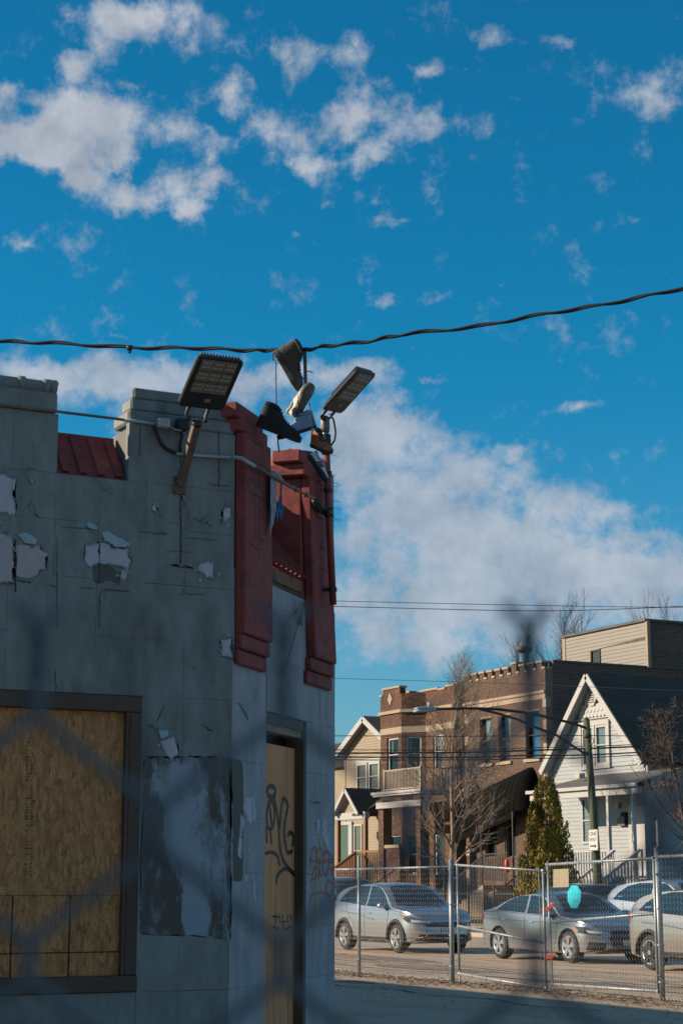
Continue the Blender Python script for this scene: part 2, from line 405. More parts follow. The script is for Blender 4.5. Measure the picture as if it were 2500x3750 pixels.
# solid core behind the skins
core = MB()
WY, WZ0, WZ1 = 3.553, 1.05, 2.582            # boarded window on the long wall
BACK = XA - .05
core.bx(BACK - .25, BACK, -3.0, 3.553, 0, WZ0).bx(BACK - .25, BACK, -3.0, 3.553, WZ1, 3.745).bx(BACK - .25, BACK, WY, YC - .03, 0, 3.745)
core.bx(BACK - .25, BACK, -3.0, 3.03, 3.745, 4.06).bx(BACK - .25, BACK, 3.46, YC - .03, 3.745, 4.06)
core.build('wall_core', m_back, bld)
# roof deck so that light does not fall through, and the street side wall that throws the long shadow
MB().add([(XA - .3, -3, 3.55), (XA - .3, YC, 3.55), (XB - .1, YB - .32, 3.55), (-33, YB - .32, 3.55), (-33, -3, 3.55)], [(0, 1, 2, 3, 4)]).build('roof_deck', mat('tar_roof', (.08, .075, .07), .9), bld, fix=False)
MB().bx(-33, XB - .02, YB - .30, YB, 0, 4.24).build('street_wall', m_pB, bld)
MB().bx(-33, -32.8, -3, YB - .3, 0, 4.0).build('rear_wall', m_pB, bld)
MB().bx(-32.8, XA - .3, -3.2, -3.0, 0, 4.0).build('side_wall', m_pB, bld)

# blocks of the long wall
rb = random.Random(11)
ycols = [-3.0 + .245 * k for k in range(0, 23)]
ycols = [y for y in ycols if y < 2.6] + [2.795, 3.040, 3.283, 3.553, 3.79, YC - .001]
zrows = [0, .15, .45, .75, 1.05, 1.352, 1.655, 1.96, 2.265, 2.582, 2.89, 3.195, 3.50, 3.748, 4.075]
def block(y0, y1, z0, z1, m=m_pA):
    g = [rb.choice((.0001, .0002, .0004, .0011)) for _ in range(4)]
    off = rb.uniform(-.0012, .0012)
    mb = MB().bx(XA - .048, XA + off, y0 + g[0], y1 - g[1], z0 + g[2], z1 - g[3])
    mb.build('block', m, bld, bevel=.0005)
for i in range(len(ycols) - 1):
    y0, y1 = ycols[i], ycols[i + 1]
    if y1 < 1.6:                                   # well outside the picture: one tall slab per column
        block(y0, y1, 0, 4.075); continue
    for j in range(len(zrows) - 1):
        z0, z1 = zrows[j], zrows[j + 1]
        if y1 <= WY + .01 and z0 >= WZ0 - .01 and z1 <= WZ1 + .01: continue
        if z0 > 3.7 and y0 >= 3.03 and y1 <= 3.56 - .1: continue
        if z0 > 3.7 and 3.2 < y0 < 3.5:            # pier left of the notch edge
            block(3.445, y1, z0, z1); continue
        block(y0, y1, z0, z1)
# parapet caps: tiers on the pier by the corner
def tier(x0, x1, y0, y1, z0, z1, m, name='cap_tier', bev=.012):
    MB().bx(x0, x1, y0, y1, z0, z1).build(name, m, bld, bevel=bev)
tier(XA - .235, XA + .002, 3.437, YC - .004, 4.077, 4.150, m_pA)
tier(XA - .165, XA - .018, 3.457, YC - .024, 4.152, 4.222, m_pA)
tier(XA - .095, XA - .036, 3.477, YC - .046, 4.224, 4.290, m_pA)
# left pier: coping with rolled edge and lumps
tier(XA - .24, XA + .004, -3.0, 3.034, 4.077, 4.195, m_pA)
mb = MB(); mb.tube([(XA - .03, -3.0, 4.222), (XA - .03, 3.030, 4.222)], .036, 12); mb.build('coping_roll', m_pA, bld, smooth=True)
for yy in (2.60, 2.835, 2.975, 3.012):
    mb = MB(); mb.tube([(XA - .03, yy - .020, 4.222), (XA - .03, yy - .012, 4.224), (XA - .03, yy + .012, 4.224), (XA - .03, yy + .018, 4.222)], [.036, .045, .045, .036], 12); mb.build('coping_lump', m_pA, bld, smooth=True)
# sloping ribbed metal set back in the notch
def ribbed(P00, P10, P01, P11, nr, name, rib_d, nrm):
    """corrugated sheet: P00-P10 bottom edge, P01-P11 top edge"""
    P00, P10, P01, P11 = (np.array(p, float) for p in (P00, P10, P01, P11))
    vs, fs = [], []
    st = [(0, 0), (.35, 0), (.45, 1), (.75, 1), (.85, 0)]
    us = []
    for k in range(nr):
        for a, h in st: us.append(((k + a) / nr, h))
    us.append((1.0, 0))
    for u, h in us:
        d = np.array(nrm) * rib_d * h
        vs += [P00 + (P10 - P00) * u + d, P01 + (P11 - P01) * u + d]
    for i in range(len(us) - 1): fs.append((2 * i, 2 * i + 2, 2 * i + 3, 2 * i + 1))
    o = MB().add(vs, fs).build(name, m_red, bld, fix=False)
    sm = o.modifiers.new('thick', 'SOLIDIFY'); sm.thickness = .004; sm.offset = -1
    return o
ribbed((XA - .03, 3.036, 3.765), (XA - .03, 3.443, 3.765), (XA - .235, 3.036, 4.01), (XA - .235, 3.443, 4.01), 4, 'mansard_panel', .012, (.77, 0, .64))
MB().bx(XA - .26, XA - .235, 3.036, 3.443, 3.7, 4.035).build('notch_back', m_red, bld)
MB().bx(XA - .10, XA - .05, 3.032, 3.447, 3.70, 3.746).build('notch_sill', m_red, bld)
MB().bx(XA - .09, XA - .028, 3.036, 3.443, 3.749, 3.764).build('flashing', m_red, bld)

# boarded window
m_frame = mat('dark_brown_window_frame', (.085, .052, .035), .7, var=.2, vscale=12, stretch=(1, 1, .2))
def osb_mat():
    m = bpy.data.materials.new('flaked_strand_board'); m.use_nodes = True
    t = m.node_tree; b = t.nodes['Principled BSDF']; b.inputs['Roughness'].default_value = .8
    g = t.nodes.new('ShaderNodeNewGeometry'); 
    nz = t.nodes.new('ShaderNodeTexNoise'); nz.inputs['Scale'].default_value = 9; nz.inputs['Detail'].default_value = 2
    t.links.new(g.outputs['Position'], nz.inputs['Vector'])
    ad = t.nodes.new('ShaderNodeVectorMath'); ad.operation = 'MULTIPLY_ADD'
    t.links.new(nz.outputs['Color'], ad.inputs[0]); ad.inputs[1].default_value = (.035, .035, .035); t.links.new(g.outputs['Position'], ad.inputs[2])
    mp = t.nodes.new('ShaderNodeMapping'); mp.inputs['Scale'].default_value = (1, 62, 20); mp.inputs['Rotation'].default_value = (.25, 0, 0)
    t.links.new(ad.outputs[0], mp.inputs[0])
    v = t.nodes.new('ShaderNodeTexVoronoi'); v.inputs['Scale'].default_value = 1.0; v.inputs['Randomness'].default_value = 1.0
    t.links.new(mp.outputs[0], v.inputs['Vector'])
    mp2 = t.nodes.new('ShaderNodeMapping'); mp2.inputs['Scale'].default_value = (1, 40, 30); mp2.inputs['Rotation'].default_value = (-.6, 0, 0)
    t.links.new(ad.outputs[0], mp2.inputs[0])
    v2 = t.nodes.new('ShaderNodeTexVoronoi'); t.links.new(mp2.outputs[0], v2.inputs['Vector'])
    sp = t.nodes.new('ShaderNodeSeparateColor'); t.links.new(v.outputs['Color'], sp.inputs[0])
    sp2 = t.nodes.new('ShaderNodeSeparateColor'); t.links.new(v2.outputs['Color'], sp2.inputs[0])
    av = t.nodes.new('ShaderNodeMath'); av.operation = 'MULTIPLY_ADD'; t.links.new(sp.outputs[0], av.inputs[0]); av.inputs[1].default_value = .6
    m3 = t.nodes.new('ShaderNodeMath'); m3.operation = 'MULTIPLY'; t.links.new(sp2.outputs[1], m3.inputs[0]); m3.inputs[1].default_value = .4
    t.links.new(m3.outputs[0], av.inputs[2])
    r = t.nodes.new('ShaderNodeValToRGB')
    r.color_ramp.elements[0].color = (.14, .060, .018, 1); r.color_ramp.elements[1].color = (.62, .31, .12, 1)
    e = r.color_ramp.elements.new(.18); e.color = (.30, .135, .045, 1)
    e = r.color_ramp.elements.new(.65); e.color = (.45, .215, .075, 1)
    t.links.new(av.outputs[0], r.inputs[0]); t.links.new(r.outputs[0], b.inputs['Base Color'])
    bp = t.nodes.new('ShaderNodeBump'); bp.inputs['Strength'].default_value = .3; bp.inputs['Distance'].default_value = .004
    t.links.new(av.outputs[0], bp.inputs['Height']); t.links.new(bp.outputs[0], b.inputs['Normal'])
    return m
m_osb = osb_mat()
win = MB().bx(XA - .05, XA - .047, -1.0, WY - .087, WZ0 + .084, WZ1 - .09).build('boarded_window', m_joint, bld)
win['label'] = 'wide window boarded with strand board in a dark brown frame'
fr = MB(); fr.bx(XA - .05, XA + .008, -1.0, WY - .002, WZ1 - .088, WZ1 - .003); fr.build('frame_head', m_frame, win, bevel=.004)
fr = MB(); fr.bx(XA - .05, XA + .006, WY - .066, WY - .002, WZ0 + .085, WZ1 - .09); fr.build('frame_jamb', m_frame, win, bevel=.004)
fr = MB(); fr.bx(XA - .05, XA + .004, WY - .085, WY - .068, WZ0 + .085, WZ1 - .09); fr.build('frame_stop', m_frame, win)
fr = MB(); fr.bx(XA - .05, XA + .016, -1.0, WY + .002, WZ0 + .003, WZ0 + .083); fr.build('frame_sill', m_frame, win, bevel=.004)
# strand board panels
yl1, zl = zA('3', 85, 1880)[0], zA('3', 470, 1880)[1]
yl2 = zA('3', 470, 1880)[0]; zl2 = zA('3', 85, 1500)[1]
def board(y0, y1, z0, z1): MB().bx(XA - .046, XA - .028, y0, y1, z0, z1).build('strand_board', m_osb, win)
board(-1.0, WY - .087, zl2, WZ1 - .09)
g = .0045
ys = [-1.0, yl1, yl2, WY - .087]
for i in range(3):
    board(ys[i] + g * (i > 0), ys[i + 1] - g * (i < 2), zl + .003, zl2 - .003)
    board(ys[i] + g * (i > 0), ys[i + 1] - g * (i < 2), WZ0 + .085, zl - .003)
# stamp band and dark flakes printed on the board
m_ink = mat('faded_green_black_ink', (.065, .058, .04), .85, var=.4, vscale=30)
rs = random.Random(5)
mb = MB()
for k in range(46):
    yy = 480 + k * 19.5 + rs.uniform(-5, 5)
    if rs.random() < .25: continue
    for c_ in range(2):
        xx = 178 + c_ * 32 + rs.uniform(-6, 6) - (yy - 480) * .012; ww = rs.uniform(5, 22); hh = rs.uniform(4, 12)
        a0 = zA('3', xx, yy, -.027); a1 = zA('3', xx + ww, yy + hh, -.027)
        mb.add([(XA - .0272, a0[0], a0[1]), (XA - .0272, a1[0], a0[1]), (XA - .0272, a1[0], a1[1]), (XA - .0272, a0[0], a1[1])], [(0, 1, 2, 3)])
tag(mb.build('ink_stamp', m_ink, win, fix=False), kind='stuff')

def cat(pts, n=6, closed=False):
    """smooth curve through 2-d points"""
    P = [np.array(p, float) for p in pts]; out_ = []
    m_ = len(P)
    for i in range(m_ if closed else m_ - 1):
        p0 = P[(i - 1) % m_] if closed or i > 0 else P[i]; p1 = P[i]; p2 = P[(i + 1) % m_]; p3 = P[(i + 2) % m_] if closed or i + 2 < m_ else p2
        for k in range(n):
            t = k / n
            out_.append(.5 * ((2 * p1) + (-p0 + p2) * t + (2 * p0 - 5 * p1 + 4 * p2 - p3) * t * t + (-p0 + 3 * p1 - 3 * p2 + p3) * t ** 3))
    if not closed: out_.append(P[-1])
    return out_
def ragged(pts, jit, seg, seed=0):
    r_ = random.Random(seed); out_ = []
    n = len(pts)
    for i in range(n):
        a, b = np.array(pts[i], float), np.array(pts[(i + 1) % n], float)
        L = np.linalg.norm(b - a); k = max(1, int(L / seg)); nn_ = np.array([-(b - a)[1], (b - a)[0]]) / (L + 1e-9)
        for j in range(k):
            out_.append(a + (b - a) * (j + (r_.uniform(-.25, .25) if j else 0)) / k + nn_ * (r_.gauss(0, jit) if j else r_.gauss(0, jit * .4)))
    return out_
def sheetpoly(poly3, ext, name, m, parent):
    """thin sheet with the outline poly3, with thickness ext"""
    bm = bmesh.new(); org = ORG[parent.name]
    vs = [bm.verts.new(tuple(np.array(p) - org)) for p in poly3]
    f = bm.faces.new(vs)
    bmesh.ops.triangulate(bm, faces=[f], ngon_method='EAR_CLIP')
    r_ = bmesh.ops.extrude_face_region(bm, geom=bm.faces[:])
    for v in r_['geom']:
        if isinstance(v, bmesh.types.BMVert): v.co += Vector(ext)
    bmesh.ops.recalc_face_normals(bm, faces=bm.faces)
    me = bpy.data.meshes.new(name); bm.to_mesh(me); bm.free()
    return link(name, me, m, parent)
m_primer = mat('old_primer_layer', (.165, .18, .17), .85, var=.25, vscale=14)
def patchA(z, pts, m, name='peeled_patch', jit=5, seg=16, off=.0016, seed=0, parent=None):
    if name == 'peeled_patch':
        c0 = np.mean(np.array(pts, float), axis=0)
        big = [c0 + (np.array(p) - c0) * 1.10 + np.sign(np.array(p) - c0) * 5 for p in pts]
        pp = ragged(big, jit * 1.7, seg * 1.2, seed + 77)
        rc = random.Random(seed + 500); sz = np.ptp(np.array(pts, float), axis=0)
        for _ in range(7):
            a_ = rc.uniform(0, 6.28); f_ = rc.uniform(.55, .85); c1_ = c0 + np.array([math.cos(a_) * sz[0] * f_, math.sin(a_) * sz[1] * f_]); q0_ = rc.uniform(3, 9)
            if zA(z, *c1_)[0] > YC - .02 or (zA(z, *c1_)[0] < WY and zA(z, *c1_)[1] < WZ1 + .02): continue
            sheetpoly([(XA + .0006, *zA(z, c1_[0] + q0_ * math.cos(k_ * 1.05) * rc.uniform(.5, 1.3), c1_[1] + q0_ * 1.3 * math.sin(k_ * 1.05) * rc.uniform(.5, 1.3))) for k_ in range(6)], (.0009, 0, 0), 'paint_chip', m_primer if rc.random() < .5 else m, parent or bld)
        for _ in range(4):                     # small curls standing off the rim
            e_ = rc.randrange(len(pts)); a_ = np.array(pts[e_], float); b2_ = np.array(pts[(e_ + 1) % len(pts)], float); c2_ = a_ + (b2_ - a_) * rc.random(); q0_ = rc.uniform(6, 14)
            if zA(z, *c2_)[0] > YC - .03 or zA(z, *c2_)[0] < 2.6: continue
            tri = [c2_ + q0_ * np.array([math.cos(k_ * 1.57 + rc.random()), 1.2 * math.sin(k_ * 1.57 + rc.random())]) for k_ in range(4)]
            sheetpoly([(XA + .003 + (.011 if k_ % 2 else .002) * rc.uniform(.5, 1.3), *zA(z, *t_)) for k_, t_ in enumerate(tri)], (.0008, 0, 0), 'paint_curl', m_flap, parent or bld)
        sheetpoly([(XA + .0004, *zA(z, *p)) for p in pp], (.0007, 0, 0), 'primer_patch', m_primer, parent or bld)
    pp = ragged(pts, jit, seg, seed)
    p3 = [(XA + off - .001, *zA(z, *p)) for p in pp]
    return sheetpoly(p3, (.001, 0, 0), name, m, parent or bld)
def patchB(z, pts, m, name='peeled_patch', jit=5, seg=16, off=.0016, seed=0, parent=None, base=0.0):
    pp = ragged(pts, jit, seg, seed)
    p3 = [PB(u, base + off - .001, zz) for u, zz in (zB(z, *p, base) for p in pp)]
    return sheetpoly(p3, BN * .001, name, m, parent or bld)
patchA('1', [(-60, 1090), (45, 1095), (75, 1120), (125, 1135), (122, 1200), (100, 1250), (122, 1290), (128, 1390), (85, 1435), (60, 1400), (-60, 1385)], m_peel, seed=1)
patchA('1', [(-60, 1590), (40, 1580), (75, 1595), (110, 1660), (118, 1720), (112, 1850), (105, 1975), (-60, 1980)], m_peel2, seed=2)
patchA('1', [(132, 1670), (190, 1665), (265, 1695), (325, 1680), (345, 1720), (400, 1745), (365, 1780), (368, 1870), (325, 1870), (290, 1925), (250, 1945), (132, 1925)], m_peel2, seed=3)
patchA('1', [(705, 1670), (735, 1675), (812, 1655), (812, 1815), (740, 1850), (695, 1790)], m_peel, seed=4)
patchA('1', [(819, 1655), (880, 1665), (925, 1705), (1045, 1695), (1070, 1800), (1060, 1865), (1010, 1850), (940, 1830), (890, 1825), (819, 1815)], m_peel, seed=5)
patchA('1', [(760, 1850), (819, 1825), (900, 1830), (950, 1870), (985, 1960), (975, 2000), (900, 1960), (830, 1985), (790, 1980), (765, 1930)], m_dkpatch, 'dark_patch', seed=6, off=.0012)
patchA('1', [(985, 1880), (1060, 1880), (1030, 1950), (990, 1940)], m_peel, seed=7, off=.002)
patchA('2', [(205, 1730), (250, 1690), (300, 1670), (330, 1690), (338, 1780), (290, 1780), (265, 1740)], m_peel, jit=4, seed=8)
patchA('2', [(412, 1310), (450, 1310), (455, 1370), (395, 1410)], m_peel, jit=4, seed=9)
patchA('4', [(178, 75), (238, 62), (243, 172), (182, 160)], m_peel, jit=3, seed=10)
patchA('3', [(1065, 480), (1150, 445), (1180, 560), (1130, 598), (1100, 560)], m_peel, jit=4, seed=12)
patchA('1', [(1240, 1350), (1275, 1330), (1290, 1395), (1250, 1385)], m_peel, jit=4, seed=13)
patchA('1', [(250, 1125), (285, 1130), (275, 1165), (255, 1160)], m_flap, jit=4, seed=14)
# overpainted graffiti round the corner
patchA('3', [(952, 600), (970, 582), (1040, 580), (1110, 592), (1200, 580), (1330, 580), (1480, 585), (1535, 590), (1533, 900), (1530, 1400), (1528, 1795), (1350, 1770), (1200, 1765), (1000, 1762), (930, 1758), (930, 1300), (945, 900)], m_smr, 'overpaint_patch', jit=5, seg=18, off=.0012, seed=15)
patchB('4', [(249, 778), (285, 785), (303, 800), (308, 830), (305, 1150), (300, 1500), (292, 1506), (249, 1504)], m_over, 'overpaint_patch', jit=1.5, seg=40, off=.0012, seed=17)
for k, pl in enumerate(([(322, 1005), (370, 1003), (378, 1060), (390, 1110), (375, 1140), (350, 1160), (330, 1130), (305, 1060)], [(292, 1092), (318, 1160), (302, 1200), (300, 1290), (292, 1372), (276, 1350), (280, 1250), (296, 1190)],
                        [(318, 1468), (336, 1465), (326, 1555)], [(362, 1450), (380, 1510), (392, 1668), (366, 1600)], [(741, 1145), (761, 1135), (762, 1190), (740, 1250)], [(780, 1105), (803, 1150), (818, 1240), (824, 1340), (800, 1300), (779, 1240)],
                        [(400, 1125), (412, 1150), (402, 1150)], [(335, 1300), (350, 1310), (340, 1330)])):
    patchB('4', pl, m_peel2 if k == 3 else m_peel, jit=2.6, seg=9, seed=20 + k)
# cracks: thin dark lines in the paint
m_crack = mat('dark_crack_line', (.075, .065, .055), .95, var=.3, vscale=30)
def ribbon(pts3, nrm, wds, name, m, parent):
    pts3 = [np.array(p, float) for p in pts3]; vs, fs = [], []
    for i, p in enumerate(pts3):
        t = pts3[min(i + 1, len(pts3) - 1)] - pts3[max(i - 1, 0)]; t /= np.linalg.norm(t) + 1e-9
        s_ = np.cross(np.array(nrm), t); wd = wds[i] if hasattr(wds, '__len__') else wds
        vs += [p - s_ * wd / 2, p + s_ * wd / 2]
    fs = [(2 * i, 2 * i + 1, 2 * i + 3, 2 * i + 2) for i in range(len(pts3) - 1)]
    return MB().add(vs, fs).build(name, m, parent, fix=False)
def crackA(z, pts, wd=.004, seed=0):
    pp = ragged(pts + [pts[-1]], 4, 11, seed)[:-1]; r_ = random.Random(seed)
    ribbon([(XA + .0022, *zA(z, *p)) for p in pp], (1, 0, 0), [wd * r_.uniform(.2, .8) for _ in pp], 'paint_crack', m_crack, bld)
for k, (z, pts, wd) in enumerate((('1', [(655, 2020), (770, 2030)], .004), ('1', [(390, 2003), (490, 2010)], .005), ('1', [(835, 2035), (1060, 2050)], .007), ('1', [(0, 1982), (120, 1985)], .007), ('1', [(140, 1960), (260, 1980)], .008),
        ('1', [(818, 1640), (815, 1990)], .005), ('1', [(815, 2060), (818, 2350)], .005), ('1', [(125, 1610), (128, 2060)], .009), ('1', [(470, 1600), (468, 2350)], .004), ('1', [(1150, 700), (1145, 940)], .005), ('1', [(1145, 1560), (1280, 1580), (1370, 1575)], .006),
        ('1', [(230, 1370), (260, 1310), (290, 1390), (330, 1450)], .006), ('1', [(1400, 1835), (1470, 1840)], .014), ('1', [(1500, 1840), (1568, 1850)], .012), ('1', [(1480, 700), (1490, 1500), (1480, 1820)], .005), ('1', [(200, 1030), (300, 1055)], .004), ('1', [(500, 1525), (790, 1540)], .004),
        ('1', [(820, 1180), (860, 1230), (910, 1185), (930, 1260)], .003), ('1', [(1230, 1370), (1275, 1320), (1325, 1450)], .005), ('1', [(760, 1940), (800, 1985)], .006),
        ('2', [(150, 1330), (180, 1400), (150, 1460)], .004), ('2', [(190, 1370), (230, 1400), (260, 1370), (300, 1420), (330, 1440)], .004), ('2', [(250, 1400), (270, 1440), (300, 1400), (310, 1350)], .003), ('2', [(130, 1510), (350, 1525)], .004), ('2', [(20, 1410), (100, 1415)], .004),
        ('2', [(110, 1220), (115, 1690)], .004), ('2', [(40, 1695), (200, 1720)], .009), ('2', [(100, 1890), (270, 1895)], .004), ('2', [(130, 1790), (165, 1830), (130, 1880)], .004), ('2', [(20, 1600), (200, 1610)], .003), ('2', [(370, 790), (372, 1180)], .006), ('2', [(290, 1150), (440, 1165)], .005), ('2', [(110, 1180), (140, 1300)], .008),
        ('3', [(1090, 240), (1060, 300), (1040, 345)], .006), ('3', [(960, 370), (1010, 380), (1060, 460), (1110, 430)], .005), ('3', [(365, 0), (370, 140)], .006), ('4', [(60, 575), (125, 610)], .008), ('4', [(0, 230), (30, 240)], .006), ('4', [(160, 165), (265, 190)], .007))):
    crackA(z, pts, wd, seed=100 + k)
def crackB(z, pts, wd=.004, seed=0, base=0.0):
    pp = ragged(pts + [pts[-1]], 3, 11, seed)[:-1]; r_ = random.Random(seed)
    ribbon([PB(u, base + .0022, zz) for u, zz in (zB(z, *p, base) for p in pp)], BN, [wd * r_.uniform(.2, .8) for _ in pp], 'paint_crack', m_crack, bld)
for k, (z, pts, wd) in enumerate((('D', [(160, 1760), (220, 1850), (265, 1920), (290, 2010)], .009), ('D', [(545, 1360), (548, 1830)], .005), ('D', [(1265, 1620), (1270, 1960)], .004), ('D', [(720, 1280), (722, 1400)], .004), ('D', [(370, 1620), (375, 1760)], .003), ('4', [(390, 330), (385, 420)], .003), ('4', [(700, 1030), (770, 1040)], .006), ('4', [(362, 1010), (364, 1180)], .004), ('4', [(700, 1385), (840, 1390)], .005))):
    crackB(z, pts, wd, seed=200 + k)
for k, (pts, wd) in enumerate((([(310, 940), (400, 1000)], .006), ([(300, 1080), (395, 1150)], .008), ([(352, 850), (350, 1650)], .005), ([(305, 950), (308, 1600)], .005), ([(395, 960), (398, 1400)], .004), ([(230, 1050), (320, 1110)], .005), ([(320, 1240), (400, 1290)], .005), ([(250, 1620), (350, 1690)], .006), ([(320, 1540), (400, 1590)], .005), ([(230, 470), (390, 585)], .006), ([(215, 900), (300, 960)], .005))):
    crackB('C', pts, wd, seed=300 + k, base=.064)
for k, (pts, wd) in enumerate((([(1025, 1320), (1030, 2080)], .005), ([(990, 1640), (1060, 1690)], .006), ([(1000, 1880), (1080, 1930)], .006), ([(940, 1300), (1040, 1370)], .005))):
    crackB('C', pts, wd, seed=330 + k, base=.064)
# lifted skins of paint curling off the wall
def flap(z, pts, lift, seed):
    pp = ragged(pts, 4, 14, seed); r_ = random.Random(seed)
    cx = np.mean([p[1] for p in pp])
    vs = []
    for p in pp:
        yy, zz = zA(z, *p); k_ = max(0, (p[1] - min(q_[1] for q_ in pp)) / (max(q_[1] for q_ in pp) - min(q_[1] for q_ in pp)))
        vs.append((XA + .003 + lift * k_ ** 1.5 * r_.uniform(.8, 1.1), yy, zz))
    sheetpoly(vs, (.0012, 0, 0), 'paint_flap', m_flap, bld)
flap('1', [(835, 1565), (880, 1555), (950, 1600), (1000, 1620), (1060, 1660), (1050, 1690), (990, 1690), (930, 1690), (890, 1650), (850, 1640)], .022, 31)
flap('1', [(700, 1500), (740, 1485), (790, 1510), (790, 1550), (720, 1530)], .016, 32)
flap('1', [(140, 1590), (220, 1570), (300, 1620), (290, 1670), (200, 1655)], .012, 33)
flap('3', [(1050, 410), (1110, 405), (1115, 445), (1060, 460)], .01, 34)

# chamfered corner wall: blocks with the door opening
DU0, DU1, DZ = .545, 1.272, 2.572
ucols = [0.001, .245, .49, DU0, DU0 + .24, DU0 + .48, DU1, 1.46, ULEN]
zrB = [0, .15, .45, .75, 1.05, 1.352, 1.655, 1.96, 2.265, 2.572, 2.89, 3.195, 3.318]
ucols2 = [0.001, .245, .545, .80, 1.05, 1.272, 1.46, ULEN]
for j in range(len(zrB) - 1):
    z0, z1 = zrB[j], zrB[j + 1]
    cols = ucols if z1 <= DZ + .01 else ucols2
    for i in range(len(cols) - 1):
        u0, u1 = cols[i], cols[i + 1]
        if z1 <= DZ + .01 and u0 >= DU0 - .01 and u1 <= DU1 + .01: continue
        g = [rb.choice((.0002, .0003, .0004, .0008)) for _ in range(4)]; off = rb.uniform(-.001, .001)
        a = PB(u0 + g[0], -.06, z0 + g[2])
        MB().obx(a, BN * (.06 + off), BT * (u1 - u0 - g[0] - g[1]), (0, 0, z1 - z0 - g[2] - g[3])).build('block', m_pB, bld, bevel=.0008)
cb = MB()
cb.obx(PB(.03, -.25, 0), BN * .188, BT * (DU0 - .032), (0, 0, 3.3)).obx(PB(DU1 + .002, -.25, 0), BN * .188, BT * (ULEN - DU1 - .1), (0, 0, 3.3)).obx(PB(DU0 - .002, -.25, DZ + .002), BN * .188, BT * (DU1 - DU0 + .004), (0, 0, 3.3 - DZ))
cb.build('corner_core', m_back, bld)
# boarded door
m_ply = mat('weathered_plywood', (.62, .27, .115), .8, var=.22, vscale=20, stretch=(1, 1, .06), c2=(.46, .19, .08), c2scale=16, c2lo=.48, c2hi=.62, bump=.2, bscale=60)
m_void = mat('dark_gap', (.012, .011, .011), .9, var=.1)
door = MB().obx(PB(DU0 - .03, -.17, .05), BN * .03, BT * (DU1 - DU0 + .05), (0, 0, DZ)).build('boarded_door', m_void, bld)
door['label'] = 'narrow corner doorway boarded with graffiti covered plywood'
m_lint = mat('grey_weathered_wood', (.17, .14, .11), .85, var=.25, vscale=18, stretch=(.2, .2, 1))
zt0 = zB('4', 445, 682, -.063)[1]
MB().obx(PB(DU0 - .03, -.083, .05), BN * .02, BT * .72, (0, 0, zt0 - .05)).build('plywood_sheet', m_ply, door)
MB().obx(PB(DU1 - .040, -.13, .04), BN * .126, BT * .039, (0, 0, DZ - .045)).build('door_jamb', m_frame, door, bevel=.003)
MB().obx(PB(DU0 + .001, -.13, .04), BN * .045, BT * .03, (0, 0, DZ - .045)).build('door_jamb', m_frame, door, bevel=.003)
MB().obx(PB(DU0 + .0, -.12, DZ - .062), BN * .112, BT * (DU1 - DU0 - .001), (0, 0, .06)).build('door_head', m_lint, door, bevel=.003)
MB().obx(PB(DU0 + .03, -.10, DZ - .105), BN * .08, BT * (DU1 - DU0 - .08), (0, 0, .042)).build('head_stop', mat('pale_old_wood', (.36, .27, .17), .8, var=.2, vscale=20), door)
MB().obx(PB(DU0 - .02, -.14, 0), BN * .15, BT * (DU1 - DU0 + .02), (0, 0, .05)).build('threshold', m_conc, door)
m_spray = mat('black_spray_paint', (.02, .018, .018), .6, var=.1)
m_sprayr = mat('red_spray_paint', (.36, .07, .05), .6, var=.2); m_sprayy = mat('yellow_spray_paint', (.55, .33, .04), .6, var=.2)
def spray(z, pts, wpx, m, base, parent, n=6):
    c_ = cat(pts, n); r_ = random.Random(len(pts) + int(pts[0][0]))
    p3 = [PB(u, base + .0024, zz) for u, zz in (zB(z, *p, base) for p in c_)]
    wd = 2.3 * wpx / ZS[z][2] / 630
    ribbon(p3, BN, [wd * r_.uniform(.8, 1.15) for _ in p3], 'graffiti_stroke', m, parent)
for pts, wd in (([(450, 985), (455, 950), (476, 938), (495, 952), (497, 985), (475, 1003), (452, 990)], 13), ([(468, 1020), (452, 1070), (448, 1130), (458, 1185), (482, 1185), (495, 1120), (488, 1050), (470, 1022)], 11),
        ([(490, 1000), (508, 1090), (520, 1200), (525, 1290), (542, 1370), (580, 1430), (622, 1476)], 12), ([(545, 1008), (532, 1090), (524, 1190)], 11), ([(546, 1005), (574, 1050), (562, 1110), (551, 1200), (560, 1290), (574, 1334), (602, 1322)], 12),
        ([(574, 1240), (578, 1222), (592, 1216), (604, 1236), (600, 1300)], 12), ([(446, 1180), (449, 1275)], 10), ([(468, 1195), (476, 1282)], 10), ([(436, 1340), (478, 1332), (512, 1356), (525, 1412)], 10),
        ([(506, 1525), (508, 1480), (538, 1438), (574, 1430), (605, 1462)], 11), ([(462, 1040), (470, 1100), (478, 1170)], 12)):
    spray('4', pts, wd, m_spray, -.063, door)
m_pen = mat('brown_marker', (.11, .06, .04), .7, var=.1)
for pts in ([(478, 1712), (520, 1716)], [(500, 1695), (505, 1750)], [(520, 1695), (528, 1760)], [(545, 1700), (540, 1745), (560, 1740)], [(570, 1700), (572, 1745)], [(585, 1705), (600, 1735)], [(475, 1770), (520, 1785)], [(540, 1760), (560, 1790), (590, 1765)]):
    spray('4', pts, 5, m_pen, -.063, door)
